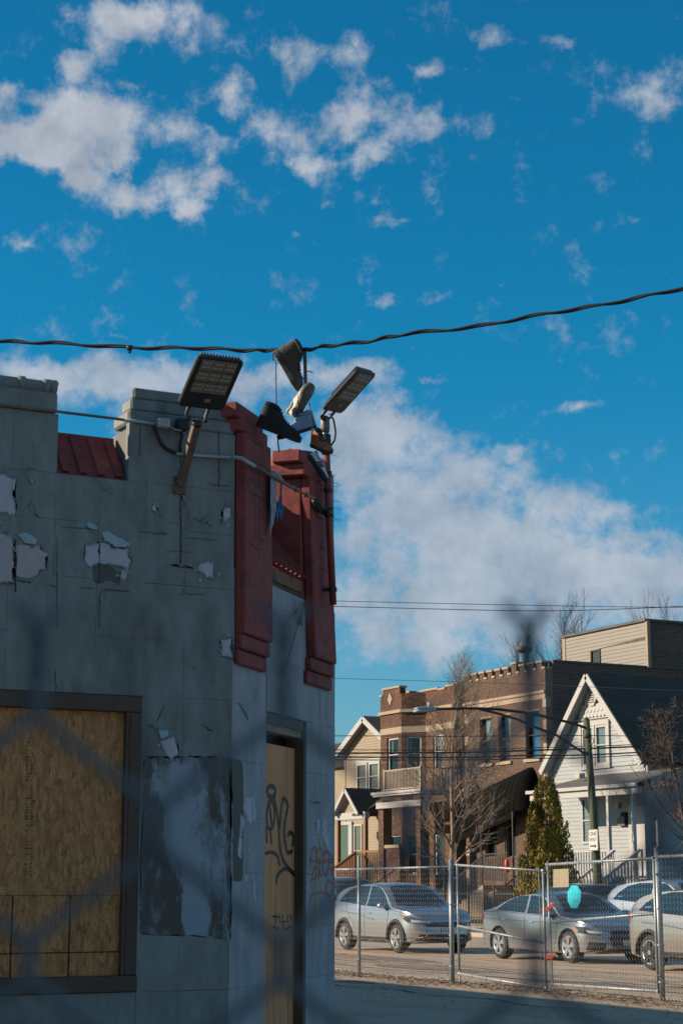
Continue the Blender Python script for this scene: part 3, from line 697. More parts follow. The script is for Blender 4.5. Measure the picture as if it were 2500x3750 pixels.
for pts in ([(705, 1420), (712, 1340), (735, 1300), (745, 1380), (738, 1470), (715, 1500)], [(735, 1330), (770, 1310), (760, 1420), (775, 1480)], [(790, 1320), (780, 1420), (800, 1470), (820, 1400), (815, 1330), (795, 1335)], [(825, 1420), (842, 1470), (838, 1560), (815, 1590), (800, 1540), (815, 1500), (836, 1520)],
            [(706, 1630), (715, 1590), (745, 1575), (790, 1572), (810, 1590)], [(700, 1370), (760, 1390), (835, 1375)], [(720, 1480), (735, 1420), (750, 1490), (765, 1430)], [(830, 1340), (845, 1380), (842, 1440)]):
    spray('4', pts, 7, m_sprayr, 0.0, bld)
for pts, wd in (([(762, 1250), (770, 1310), (752, 1370)], 12), ([(735, 1420), (725, 1480), (712, 1520)], 9), ([(745, 1480), (740, 1545)], 9), ([(745, 1580), (738, 1650), (735, 1735)], 11), ([(735, 1640), (758, 1690), (742, 1735)], 9), ([(815, 1420), (835, 1410)], 6)):
    spray('4', pts, wd, m_sprayy, 0.0, bld)

# maroon pilasters on the chamfer (front face drawn as quads: left/right at top and at bottom)
def pil(name, ul, ur, zt, zb, o, ulb=None, urb=None, bev=.008, back=-.12):
    ulb = ul if ulb is None else ulb; urb = ur if urb is None else urb
    vs = [PB(ulb, back, zb), PB(urb, back, zb), PB(urb, o, zb), PB(ulb, o, zb), PB(ul, back, zt), PB(ur, back, zt), PB(ur, o, zt), PB(ul, o, zt)]
    MB().add(vs, [(0, 3, 2, 1), (4, 5, 6, 7), (0, 1, 5, 4), (1, 2, 6, 5), (2, 3, 7, 6), (3, 0, 4, 7)]).build(name, m_red, bld, bevel=bev)
pil('pilaster_shaft', -.005, .424, 4.095, 2.956, .062, .021, .487, back=.001)
pil('pilaster_step', .019, .487, 2.954, 2.871, .044, back=.001); pil('pilaster_step', .017, .484, 2.869, 2.786, .027, back=.001)
pil('pilaster_cap', -.026, .412, 4.172, 4.097, .045, back=-.2); pil('pilaster_cap', -.045, .385, 4.262, 4.174, .026, back=-.16)
pil('parapet_pier', .004, .43, 4.094, 3.30, -.001, back=-.22)
pil('pilaster_shaft', 1.135, 1.52, 4.075, 2.966, .062, 1.262, 1.684, back=.001)
pil('pilaster_step', 1.233, 1.690, 2.964, 2.884, .044, back=.001); pil('pilaster_step', 1.206, 1.693, 2.882, 2.800, .027, back=.001)
pil('pilaster_cap', 1.085, 1.52, 4.155, 4.077, .045, back=-.2); pil('pilaster_cap', 1.045, 1.50, 4.236, 4.157, .026, back=-.16)
pil('parapet_pier', 1.142, 1.60, 4.074, 3.32, -.001, 1.17, 1.70, back=-.22)
# pier behind the far pilaster: its lit tiers face the roof
YP = 4.87
for (px, py, px2, py2, dx) in ((660, 590, 700, 695, 0), (702, 697, 740, 810, .0), (742, 812, 752, 930, 0), (750, 932, 757, 1200, 0)):
    pa = onY(*S('C', px, py), YP); pb = onY(*S('C', px2, py2), YP)
    MB().bx(-11.1, pa[0], YP - .02 * ((py - 590) / 340 if py < 930 else .8), YB - .32, pb[2] + .004, pa[2]).build('cap_tier', m_red, bld, bevel=.01)
# recessed bay between the pilasters: sloping ribbed metal over a timber beam
pb0 = PB(.50, .0, 3.43); pb1 = PB(1.20, .0, 3.43); pt0 = PB(.44, -.45, 4.02); pt1 = PB(1.55, -.45, 4.02)
ribbed(pb0, pb1, pt0, pt1, 8, 'mansard_panel', .035, BN * .79 + np.array([0, 0, .6]))
m_beam = mat('orange_brown_old_timber', (.21, .105, .055), .8, var=.3, vscale=12, c2=(.09, .055, .035), c2scale=6, c2lo=.45, c2hi=.6)
MB().obx(PB(.49, -.10, 3.352), BN * .097, BT * .71, (0, 0, .075)).build('beam', m_beam, bld, bevel=.004)
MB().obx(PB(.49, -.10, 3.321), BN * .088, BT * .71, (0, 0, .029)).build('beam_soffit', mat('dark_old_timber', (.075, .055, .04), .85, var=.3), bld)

# conduits along both walls
def tubeP(name, pts, r, m, parent, n=8):
    return MB().tube(pts, r, n).build(name, m, parent, smooth=True)
A_ = lambda z, x, y, off: np.array([XA + off, *zA(z, x, y, off)])
B_ = lambda z, x, y, off: PB(zB(z, x, y, off)[0], off, zB(z, x, y, off)[1])
p = [(XA + .014, -2.9, 4.082), (XA + .014, 3.0, 4.082), A_('1', 485, 578, .014), A_('1', 930, 632, .014), A_('1', 1020, 645, .014)]
tubeP('conduit', p, .008, m_pipeb, bld)
tubeP('conduit', [A_('1', 1018, 645, .016), A_('1', 1150, 660, .016), A_('1', 1270, 678, .016)], .009, m_pipe, bld)
jb = A_('B', 545, 868, 0.0)
mbx = MB().bx(XA + .004, XA + .05, jb[1] - .036, jb[1] + .036, jb[2] - .026, jb[2] + .026); mbx.build('junction_box', m_pipe, bld, bevel=.005)
tubeP('cable', [A_('B', 470, 890, .02), A_('B', 500, 960, .02), A_('B', 540, 1060, .012), A_('B', 610, 1130, .01), A_('B', 700, 1165, .01), A_('B', 800, 1180, .012)], .010, m_blk, bld)
tubeP('conduit', [A_('B', 700, 1172, .016), A_('B', 890, 1190, .018), A_('B', 1100, 1204, .018), A_('B', 1240, 1212, .018), A_('B', 1320, 1218, .03)], .009, m_pipe, bld)
bx2 = A_('B', 735, 880, 0)
MB().bx(XA + .004, XA + .06, bx2[1] - .03, bx2[1] + .034, bx2[2] - .035, bx2[2] + .03).build('junction_box', m_blk, bld, bevel=.006)
tubeP('cable', [A_('B', 620, 880, .03), A_('B', 690, 920, .05), A_('B', 760, 935, .06)], .004, m_pipe, bld, 6)
tubeP('cable', [A_('B', 740, 930, .04), A_('B', 760, 990, .03), A_('B', 740, 1080, .02), A_('B', 745, 1160, .015)], .009, m_blk, bld, 6)
tubeP('conduit', [A_('B', 1300, 1216, .03), B_('C', 90, 690, .045), B_('C', 160, 700, .085), B_('C', 215, 735, .1), B_('C', 300, 785, .1)], .011, m_pipe, bld)
tubeP('conduit', [B_('C', 295, 782, .1), B_('C', 470, 880, .1), B_('C', 700, 1015, .1), B_('C', 760, 1045, .1)], .011, m_pipeb, bld)
tubeP('conduit', [B_('C', 755, 1043, .1), B_('C', 850, 1090, .1), B_('C', 945, 1140, .1)], .0095, mat('red_painted_conduit', (.38, .12, .10), .55, var=.15), bld)
for zx in ((740, 1035), (850, 1090)):
    c0 = B_('C', zx[0] - 12, zx[1] - 6, .1); c1 = B_('C', zx[0] + 12, zx[1] + 6, .1)
    tubeP('conduit_coupling', [c0, c1], .016, m_pipeb, bld)
tubeP('cable', [B_('C', 945, 1140, .1), B_('C', 990, 1200, .1), B_('C', 1050, 1250, .11)], .02, m_blk, bld)
tubeP('cable', [B_('C', 940, 1160, .1), B_('C', 985, 1250, .09), B_('C', 1050, 1290, .1)], .014, m_blk, bld)
# loose cord hanging under the beam
tubeP('cable', [B_('4', 560, 640 - 400, .01), B_('D', 1065, 385, .02), B_('D', 945, 520, .03), B_('D', 900, 560, .03), B_('D', 855, 600, .03)], .0025, m_blk, bld, 5)
MB().cbx(B_('D', 942, 522, .03), .012, .012, .018).build('cable_knot', m_blk, bld)
patchB('D', [(950, 650), (1000, 590), (1040, 600), (1050, 720), (960, 710)], m_dkpatch, 'dark_patch', jit=8, seg=24, seed=41)
patchB('D', [(1025, 590), (1045, 590), (1062, 710), (1045, 735)], m_peel2, jit=4, seg=24, seed=42, off=.003)

# plain block added just outside the picture to shade the near fence
nb = thing('unseen_shading_block', 'unseen plain brick block added left of the lot to shade the foreground', 'building', (1.4, -8, 0))
MB().bx(-6.5, 6, -12, -4, 0, 5.0).build('wall', mat('shading_block_brick', (.2, .13, .1), .9), nb)
MB().bx(-6.6, 6.1, -12.1, -3.9, 5.0, 5.15).build('coping', m_conc, nb)

# ------------------------------------------------------------------ floodlights
m_lampb = mat('charcoal_cast_aluminium', (.035, .035, .037), .5, metal=.3, var=.15, vscale=20, bump=.08, bscale=60)
m_ledp = mat('dusty_led_plate', (.20, .165, .135), .6, var=.15, vscale=30)
m_lens = mat('clear_plastic_lens', (.36, .33, .29), .15, spec=.8, var=.05)
m_lstk = mat('grey_sticker', (.22, .22, .22), .6, var=.1)
m_galv = mat('galvanised_steel', (.30, .34, .36), .42, metal=.65, var=.18, vscale=14, bump=.05, bscale=80)
dome = MB()
for k in range(2):
    r_, h_ = (.0068, 0) if k == 0 else (.0045, .004)
    for a in range(8): dome.v.append((r_ * math.cos(a * math.pi / 4), r_ * math.sin(a * math.pi / 4), h_))
dome.v.append((0, 0, .0065))
for a in range(8):
    b = (a + 1) % 8
    dome.f += [(a, b, 8 + b, 8 + a), (8 + a, 8 + b, 16)]
dome_me = dome.mesh('lens'); dome_me.materials.append(m_lens)
def solve(fn, target, lo, hi):
    for _ in range(60):
        md = (lo + hi) / 2
        if (fn(lo) - target) * (fn(md) - target) <= 0: hi = md
        else: lo = md
    return (lo + hi) / 2
def floodlight(name, label, o, e1, e2, L, W, parent_lbl, yoke_to):
    """o: corner of the underside at the bracket end; e1 along the head, e2 across it"""
    e1, e2 = np.array(e1) / np.linalg.norm(e1), np.array(e2) / np.linalg.norm(e2)
    e3 = np.cross(e1, e2); e3 /= np.linalg.norm(e3)
    if e3[2] < 0: e3 = -e3
    o = np.array(o)
    t = thing(name, label, 'floodlight', tuple(o), 'floodlights on the corner store')
    P = lambda a, b, c: o + e1 * a + e2 * b + e3 * c
    # housing: rounded rectangle slab tapering upwards
    def outline(ins, c):
        rr = .03
        pts = []
        for (cx, cy, a0) in ((L - rr - ins, W - rr - ins, 0), (rr + ins, W - rr - ins, 90), (rr + ins, rr + ins, 180), (L - rr - ins, rr + ins, 270)):
            for k in range(5):
                an = R(a0 + k * 22.5); pts.append(P(cx + rr * math.cos(an), cy + rr * math.sin(an), c))
        return pts
    mb = MB(); rings = [outline(.006, 0), outline(0, .008), outline(.002, .022), outline(.02, .032)]
    n = len(rings[0]); vs = [p for r_ in rings for p in r_]
    fs = [tuple(range(n))[::-1], tuple(range(3 * n, 4 * n))]
    for i in range(3):
        for k in range(n): fs.append((i * n + k, i * n + (k + 1) % n, (i + 1) * n + (k + 1) % n, (i + 1) * n + k))
    hs = mb.add(vs, fs).build('housing', m_lampb, t)
    for k in range(13):
        b = .028 + (W - .056) * k / 12
        MB().obx(P(.10, b - .0035, .030), e1 * (L - .103), e2 * .007, e3 * .012).build('cooling_fin', m_lampb, hs)
    # led tray
    a0, a1, b0, b1 = L * .32, L * .94, W * .12, W * .88
    MB().obx(P(a0, b0, -.003), e1 * (a1 - a0), e2 * (b1 - b0), e3 * .006).build('led_plate', m_ledp, t)
    pl = bpy.data.objects[[c for c in bpy.data.objects.keys() if c.startswith('led_plate')][-1]]
    M = Matrix([[e1[i], e2[i], -e3[i], 0] for i in range(3)] + [[0, 0, 0, 1]])
    if M.to_3x3().determinant() < 0: M = Matrix([[e1[i], -e2[i], -e3[i], 0] for i in range(3)] + [[0, 0, 0, 1]])
    for ci in range(3):
        for cj in range(3):
            ca = a0 + (a1 - a0) * (ci + .5) / 3; cb_ = b0 + (b1 - b0) * (cj + .5) / 3
            for ii in range(2):
                for jj in range(3):
                    q_ = P(ca + (ii - .5) * .026, cb_ + (jj - 1) * .0165, -.0032) - o
                    ob = bpy.data.objects.new('lens', dome_me); col.objects.link(ob); ob.parent = t
                    ob.matrix_local = Matrix.Translation(Vector(q_)) @ M
    for ci in (1, 2):
        a = a0 + (a1 - a0) * ci / 3
        MB().obx(P(a - .004, b0, -.006), e1 * .008, e2 * (b1 - b0), e3 * .003).build('tray_bar', mat('brown_tray_bar', (.10, .08, .06), .6, var=.2), t)
    MB().obx(P(a0 * .45, W * .50, -.002), e1 * .022, e2 * .035, e3 * .003).build('rating_plate', m_lstk, t)
    # yoke
    for b in (W * .27, W * .70):
        tubeP('bracket_arm', [P(.02, b, .015), P(-.05, b, .012), np.array(yoke_to) + e2 * (b - W * .485) * .8], .011, m_lampb, t, 6)
    return t
# first light: rusty arm from the long wall
arm0 = A_('B', 742, 1500, .02); arm1 = A_('B', 925, 868, .235)
dv = arm1 - arm0
dv[1] = dv[1] * .3
arm1 = arm0 + dv
sx = np.cross(dv / np.linalg.norm(dv), np.array([0, 1.0, 0])); sx /= np.linalg.norm(sx)
BL = S('B', 710, 680); BR = S('B', 1190, 735); TL = S('B', 935, 145)
off0 = .27
pBL = onX(*BL, XA + off0); pBR = onX(*BR, XA + off0)
off1 = solve(lambda t: onX(*TL, XA + t)[1], pBL[1] + .01, .05, 1.2)
pTL = onX(*TL, XA + off1)
arm = floodlight('floodlight', 'dark floodlight on a rusted arm above the grey wall, left of the hanging shoes', pBL, pTL - pBL, pBR - pBL, np.linalg.norm(pTL - pBL), np.linalg.norm(pBR - pBL), '', arm1 + dv * .06)
MB().obx(arm0 - np.array([0, .022, 0]) - sx * .02, (0, .044, 0), sx * .04, dv).build('mounting_arm', m_rust, arm, bevel=.004)
wpl = MB().bx(XA + .001, XA + .014, arm0[1] - .036, arm0[1] + .036, arm0[2] - .05, arm0[2] + .05).build('wall_plate', m_rust, arm, bevel=.003)
for sy in (-1, 1):
    for sz in (-1, 1):
        tubeP('bolt', [(XA + .012, arm0[1] + sy * .026, arm0[2] + sz * .036), (XA + .021, arm0[1] + sy * .026, arm0[2] + sz * .036)], .006, m_rust, wpl, 6)
tubeP('arm_cap', [arm1 - dv * .02, arm1 + dv * .06], .03, m_lampb, arm, 8)

# second light: maroon conduit pole on the far pilaster
m_redp = mat('maroon_painted_pipe', (.24, .05, .045), .5, var=.2, vscale=10, bump=.15, bscale=30)
pole0, pole1 = B_('C', 1145, 2280, .125), B_('C', 1072, 640, .125)
pole = thing('lamp_pipe', 'maroon painted steel pipe clamped to the far end of the corner wall', 'pipe', tuple(pole0))
tubeP('pipe', [pole0, pole1], .0225, m_redp, pole, 14)
dpl = (pole1 - pole0) / np.linalg.norm(pole1 - pole0)
for yy in (860, 1045, 1250, 1315, 2110):
    f_ = (2280 - yy) / (2280 - 640); c_ = pole0 + (pole1 - pole0) * f_
    MB().tube([c_ - dpl * .011, c_ + dpl * .011], .029, 12).build('pipe_clamp', m_blk, pole)
    tubeP('clamp_bolt', [c_ - BT * .045 - BN * .0, c_ + BT * .075], .008, m_blk, pole, 6)
    if yy in (1250, 2110): tubeP('standoff', [c_, c_ - BN * .125], .013, m_blk, pole, 6)
tj0 = pole1 - dpl * .01
tubeP('pole_sleeve', [tj0, tj0 + dpl * .125], .032, m_lampb, pole, 12)
tubeP('pole_collar', [tj0 + dpl * .125, tj0 + dpl * .137], .021, m_galv, pole, 10)
kn0 = tj0 + dpl * .137
P1 = S('A', 885, 885); P4 = S('A', 1318, 402)
o1 = .165
u1, z1_ = onB(*P1, o1); p1 = PB(u1, o1, z1_)
o4 = solve(lambda t: onB(*P4, t)[0], u1 - .03, .16, 1.5)
u4, z4 = onB(*P4, o4); p4 = PB(u4, o4, z4)
e2b = RT * .40 + FH * .90 + UPZ * .14
kn = floodlight('floodlight', 'dark floodlight on the maroon pipe at the building corner, right of the hanging shoes', p1, p4 - p1, e2b, np.linalg.norm(p4 - p1) * .97, .285, '', kn0 + dpl * .09)
tubeP('knuckle', [kn0, kn0 + dpl * .03, kn0 + dpl * .085, kn0 + dpl * .105], [.026, .03, .03, .02], mat('grey_cast_metal', (.14, .14, .135), .5, metal=.3, var=.15), kn, 8)
tubeP('knuckle_pin', [kn0 + dpl * .085 - BT * .035, kn0 + dpl * .085 + BT * .035], .018, m_lampb, kn, 10)
tubeP('power_lead', [kn0 + dpl * .12 + RT * .03, kn0 + dpl * .08 + RT * .055, kn0 + dpl * .0 + RT * .065, kn0 - dpl * .05 + RT * .055, kn0 - dpl * .10 + RT * .02, kn0 - dpl * .13], .006, m_blk, kn, 6)
# dry straws caught on the pipe
m_straw = mat('dry_straw', (.12, .10, .08), .9, var=.2)
rs = random.Random(9)
nest = thing('dry_straw_wisps', 'thin dry straws sticking out beside the maroon pipe', 'straw', tuple(pole0))
for (x, y) in ((1130, 665), (1150, 905), (1170, 880), (1150, 960), (1160, 1010), (1165, 1050), (1150, 1170), (1160, 1230), (1165, 1345), (1170, 1380)):
    a = pole0 + (pole1 - pole0) * ((2280 - y) / 1640.0) + RT * .02
    d = RT * rs.uniform(.03, .07) + UP * rs.uniform(-.025, .02)
    tubeP('straw', [a, a + d * .5 + UP * .004, a + d], .0012, m_straw, nest, 4)

# ------------------------------------------------------------------ overhead cable with the shoes
WD = 10.6
def wp(x, y, dd=0.0): return atD(x, y, WD + dd)
wire = thing('service_cable', 'thick black twisted cable sagging across the sky with shoes hung on it', 'cable', tuple(wp(1000, 1278)))
key = [(-500, 1231), (-200, 1240), (0, 1248), (200, 1258), (475, 1271), (700, 1276), (900, 1281), (1000, 1283), (1110, 1280), (1200, 1268), (1350, 1248), (1500, 1223), (1750, 1193), (2000, 1150), (2250, 1106), (2500, 1057), (2800, 985), (3200, 880)]
ctr = []
kk = cat(key, 14)
for i, (x, y) in enumerate(kk): ctr.append(wp(x, y + 3.0 * math.sin(i * .55) + 1.6 * math.sin(i * .23 + 1), -(x - 1000) / 2500 * .9))
for ph in (0, math.pi):
    pts = []
    for i, c_ in enumerate(ctr):
        an = i * .30 + ph
        pts.append(c_ + UP * math.cos(an) * .0045 + FW * math.sin(an) * .0045)
    tubeP('cable_strand', pts, .0085, m_blk, wire, 6)
cl = wp(475, 1271)
tubeP('cable_clip', [cl - RT * .016 - UP * .004, cl + RT * .016 - UP * .004], .017, m_blk, wire, 8)
tubeP('clip_screw', [cl - UP * .01, cl - UP * .036], .009, m_blk, wire, 6)

def shoe(name, label, zc, toe, up, dep, L, style, cu, csole, ccol, stripes=None, tilt=0.0, clace=None, wmul=1.0):
    """zc: heel-sole pixel in zoom A; toe/up: direction vectors in picture axes (right, up, away)"""
    tv = toe[0] * RT + toe[1] * UP + toe[2] * FW; tv = tv / np.linalg.norm(tv)
    uv = up[0] * RT + up[1] * UP + up[2] * FW; uv = uv - tv * (uv @ tv); uv = uv / np.linalg.norm(uv)
    sv = np.cross(uv, tv)
    o = atD(*S('A', *zc), dep)
    t = thing(name, label, 'shoe', tuple(o), 'shoes hanging from the cable')
    P = lambda s, y, h: o + tv * (s * L) + sv * y * wmul + uv * h
    boot = style == 'boot'; k = L / .29
    SW = cat([(0, .002), (.03, .02), (.12, .032), (.35, .032), (.55, .038), (.72, .046), (.86, .043), (.95, .030), (1.0, .003)], 3)
    if boot: SH = [(0, .10), (.02, .150), (.1, .160), (.2, .160), (.30, .155), (.38, .140), (.45, .115), (.55, .092), (.68, .076), (.82, .066), (.93, .050), (1, .02)]
    elif style == 'high': SH = [(0, .09), (.02, .120), (.1, .130), (.2, .125), (.33, .13), (.42, .110), (.50, .09), (.62, .070), (.78, .055), (.92, .042), (1, .018)]
    else: SH = [(0, .055), (.02, .082), (.08, .090), (.2, .072), (.30, .074), (.38, .094), (.46, .088), (.58, .070), (.75, .056), (.9, .044), (1, .018)]
    SH = cat(SH, 3)
    f_w = lambda s: float(np.interp(s, [p[0] for p in SW], [p[1] for p in SW])) * k
    f_h = lambda s: float(np.interp(s, [p[0] for p in SH], [p[1] for p in SH])) * k
    sol = .030 * k if boot else .024 * k
    ss = [0, .012, .03, .06, .1, .15, .2, .25, .3, .35, .4, .45, .5, .55, .6, .66, .72, .78, .84, .89, .93, .96, .985, 1]
    na = 13; vs = []
    for s in ss:
        w_, h_ = f_w(s), max(f_h(s), sol + .004)
        shaft = max(0.0, min(1.0, (.45 - s) / .1)) if style != 'low' else 0
        for a in range(na):
            an = math.pi * a / (na - 1)
            ex = .45 if shaft > .5 else .7
            yy = -w_ * np.sign(math.cos(an)) * abs(math.cos(an)) ** ex
            zz = sol * .6 + (h_ - sol * .6) * abs(math.sin(an)) ** (.6 if shaft > .5 else .85)
            vs.append(P(s, yy, zz))
    fs = []
    for i in range(len(ss) - 1):
        for a in range(na - 1): fs.append((i * na + a, i * na + a + 1, (i + 1) * na + a + 1, (i + 1) * na + a))
    m_u, m_s, m_c = cu, csole, ccol
    uo = MB().add(vs, fs).build('upper', m_u, t, smooth=True)
    # sole slab with welt and lugs
    vs2, fs2 = [], []
    lev = [(0, .96), (.25, 1.03), (.75, 1.05), (1.0, 1.06)]
    for z_, g_ in lev:
        ring = [P(s + (.012 if s > .5 else -.012) * (g_ - .9) * 4 * abs(s - .5), f_w(s) * g_ + .002, z_ * sol) for s in ss] + [P(s + (.012 if s > .5 else -.012) * (g_ - .9) * 4 * abs(s - .5), -f_w(s) * g_ - .002, z_ * sol) for s in ss[::-1]]
        vs2 += ring
    n = len(ss) * 2
    for i in range(3):
        for a in range(n): fs2.append((i * n + a, i * n + (a + 1) % n, (i + 1) * n + (a + 1) % n, (i + 1) * n + a))
    fs2 += [tuple(range(n))[::-1], tuple(range(3 * n, 4 * n))]
    so_ = MB().add(vs2, fs2).build('sole', m_s, t)
    for s in np.arange(.06, .95, .075):
        w_ = f_w(s) * .92
        for sg in (-1, 1):
            a = P(s - .02, sg * w_ * .15, -.0022 * k); 
            MB().obx(a, tv * .035 * L, sv * sg * w_ * .75, uv * .0058 * k).build('tread_lug', m_s, so_)
    # collar and dark opening
    cs = [.03, .06, .12, .2, .28, .33]
    cp = [P(s, f_w(s) * .86, f_h(s) * .985) for s in cs] + [P(s, -f_w(s) * .86, f_h(s) * .985) for s in cs[::-1]]
    MB().add([p_ + uv * .003 for p_ in cp], [tuple(range(len(cp)))]).build('opening', m_void, t)
    tubeP('collar', cp + [cp[0]], .008 * k, m_c, t, 6)
    # tongue
    ts = [.34, .38, .43, .48]
    tl = []
    for s in ts: tl += [P(s, .018 * k, f_h(s) + .006), P(s, -.018 * k, f_h(s) + .006)]
    MB().add([P(.31, .02 * k, f_h(.36) + .022 * k), P(.31, -.02 * k, f_h(.36) + .022 * k)] + tl, [(2 * i, 2 * i + 1, 2 * i + 3, 2 * i + 2) for i in range(len(ts))]).build('tongue', m_c, t)
    lc = clace or m_c
    for j, s in enumerate(np.linspace(.36, .62, 6)):
        h_ = f_h(s); w_ = f_w(s)
        tubeP('lace', [P(s, .55 * w_, h_ * .93), P(s + .012, 0, h_ + .006), P(s + .03, -.55 * w_, h_ * .90)], .0028 * k, lc, t, 5)
        for sg in (-1, 1):
            tubeP('eyelet', [P(s, sg * .58 * w_, h_ * .90), P(s, sg * .64 * w_, h_ * .90 + .006)], .0045 * k, lc, t, 6)
    # toe cap and heel counter seams
    for s in (.78,) if boot or style == 'high' else (.72, .15):
        ring = []
        for a in range(1, na - 1):
            an = math.pi * a / (na - 1)
            ring.append(P(s, -f_w(s) * 1.01 * np.sign(math.cos(an)) * abs(math.cos(an)) ** .7, sol * .6 + (f_h(s) * 1.015 - sol * .6) * math.sin(an) ** .85))
        tubeP('seam', ring, .0022, m_c, t, 4)
    if stripes:
        for sg in (-1, 1):
            for j in range(3):
                s0 = .36 + j * .075
                q0 = []
                for kx in range(5):
                    f_ = kx / 4; s = s0 + .06 * f_
                    q0.append(P(s, sg * f_w(s) * (1.03 - .25 * f_), sol + (f_h(s) - sol) * (.1 + .62 * f_)))
                tubeP('stripe', q0, .006, stripes, t, 4)
    return t
m_brn = mat('brown_grey_leather', (.05, .042, .033), .75, var=.3, vscale=25, bump=.3, bscale=60, c2=(.085, .07, .055), c2scale=12)
m_dbr = mat('dark_worn_sole', (.05, .042, .036), .9, var=.2)
m_bkl = mat('black_suede', (.022, .022, .024), .9, var=.25, vscale=20, bump=.3, bscale=60)
m_bks = mat('black_rubber_sole', (.03, .027, .025), .85, var=.2)
m_whl = mat('off_white_leather', (.50, .49, .44), .7, var=.15, vscale=20)
m_gsl = mat('dusty_grey_sole', (.115, .105, .095), .85, var=.25, vscale=18, c2=(.20, .19, .18), c2scale=10)
m_blc = mat('pale_blue_canvas', (.20, .31, .45), .85, var=.18, vscale=22, bump=.3, bscale=70)
m_org = mat('rust_orange_suede', (.34, .11, .035), .85, var=.3, vscale=20, bump=.3, bscale=60)
m_wh2 = mat('white_leather', (.62, .61, .62), .6, var=.1)
m_stp = mat('navy_stripe', (.02, .025, .05), .6, var=.1)
shoe('brown_boot', 'brown grey lace-up boot hanging toe down from the cable, topmost of the shoes', (318, 205), (.50, -.83, .12), (.85, .52, -.25), WD - .04, .272, 'boot', m_brn, m_dbr, m_brn)
shoe('black_boot', 'black suede boot hanging level by a long lace, leftmost of the shoes', (112, 1062), (.93, -.36, .1), (.3, .95, -.15), WD - .1, .275, 'boot', m_bkl, m_bks, m_bkl)
shoe('white_sneaker', 'off white sneaker showing its dusty grey sole to the camera, toe up', (575, 985), (.42, .88, -.18), (-.80, .30, .75), WD - .05, .225, 'low', m_whl, m_gsl, m_whl, wmul=1.15)
shoe('blue_high_top', 'pale blue canvas high-top sneaker below the white sneaker', (815, 1085), (-.94, -.30, -.2), (-.2, .95, -.2), WD - .02, .24, 'high', m_blc, m_bks, m_blc)
shoe('orange_black_boot', 'black and rust orange boot hanging in front of the floodlight pipe', (755, 1300), (.55, -.25, -.80), (-.15, .97, .1), WD - .1, .20, 'boot', m_org, m_bks, m_bkl, wmul=1.0)
shoe('striped_sneaker', 'white sneaker with dark stripes, lowest of the hanging shoes', (705, 1405), (.56, -.82, -.05), (.75, .5, .35), WD - .0, .19, 'low', m_wh2, m_stp, m_wh2, stripes=m_stp)
m_strap = mat('brown_strap', (.13, .065, .04), .7, var=.3, vscale=30)
def zw(x, y, d=0.0): return atD(*S('A', x, y), WD + d)
def strap(name, label, pts, r, m, n=6):
    o = tubeP(name, pts, r, m, None, n); tag(o, label, 'cord', 'laces and straps on the cable'); return o
def flat(pts, wd, th):
    mb = MB(); vs = []
    for p in pts:
        for (a, b) in ((-1, -1), (1, -1), (1, 1), (-1, 1)): vs.append(p + RT * a * wd / 2 + FW * b * th / 2)
    fs = [(0, 1, 2, 3)[::-1], tuple(4 * (len(pts) - 1) + i for i in range(4))]
    for i in range(len(pts) - 1):
        for k in range(4): fs.append((4 * i + k, 4 * i + (k + 1) % 4, 4 * i + 4 + (k + 1) % 4, 4 * i + 4 + k))
    return mb.add(vs, fs)
st = flat([zw(676, 178, -.03), zw(676, 230, -.03), zw(680, 350, -.03), zw(682, 440, -.03), zw(684, 520, -.03), zw(686, 610, -.03)], .020, .006).build('hanging_strap', m_strap)
tag(st, 'flat brown strap hanging from the cable above the white sneaker', 'strap', 'laces and straps on the cable')
strap('boot_lace', 'long dark lace holding the black boot up to the cable', [zw(345, 235, -.03), zw(347, 500, -.05), zw(353, 870, -.1)], .0032, mat('dark_lace', (.03, .03, .06), .8, var=.1))
strap('boot_lace', 'short dark lace dangling under the black boot', [zw(372, 1190, -.1), zw(370, 1260, -.1), zw(378, 1320, -.1), zw(384, 1362, -.1)], .0042, m_blk)
strap('cord_loop', 'thin black cord looped beside the brown strap', [zw(622, 200, -.02), zw(614, 330, -.02), zw(622, 430, -.02), zw(640, 500, -.02), zw(665, 525, -.03)], .0034, m_blk)
strap('cord_end', 'bent black cord end poking right of the brown strap', [zw(692, 442, -.03), zw(735, 436, -.03), zw(772, 458, -.03)], .003, m_blk)
strap('sneaker_lace', 'black lace crossing the pale blue high-top', [zw(728, 800, -.09), zw(745, 900, -.11), zw(768, 1000, -.11), zw(785, 1060, -.1)], .0034, m_blk)
strap('lace_tuft', 'frayed lace ends under the cable left of the brown boot', [zw(318, 215, -.03), zw(312, 265, -.03), zw(318, 318, -.03)], .0036, m_dbr)
strap('lace_tuft', 'pale frayed lace end under the heel of the brown boot', [zw(350, 230, -.05), zw(356, 290, -.05), zw(362, 352, -.05)], .003, m_whl)

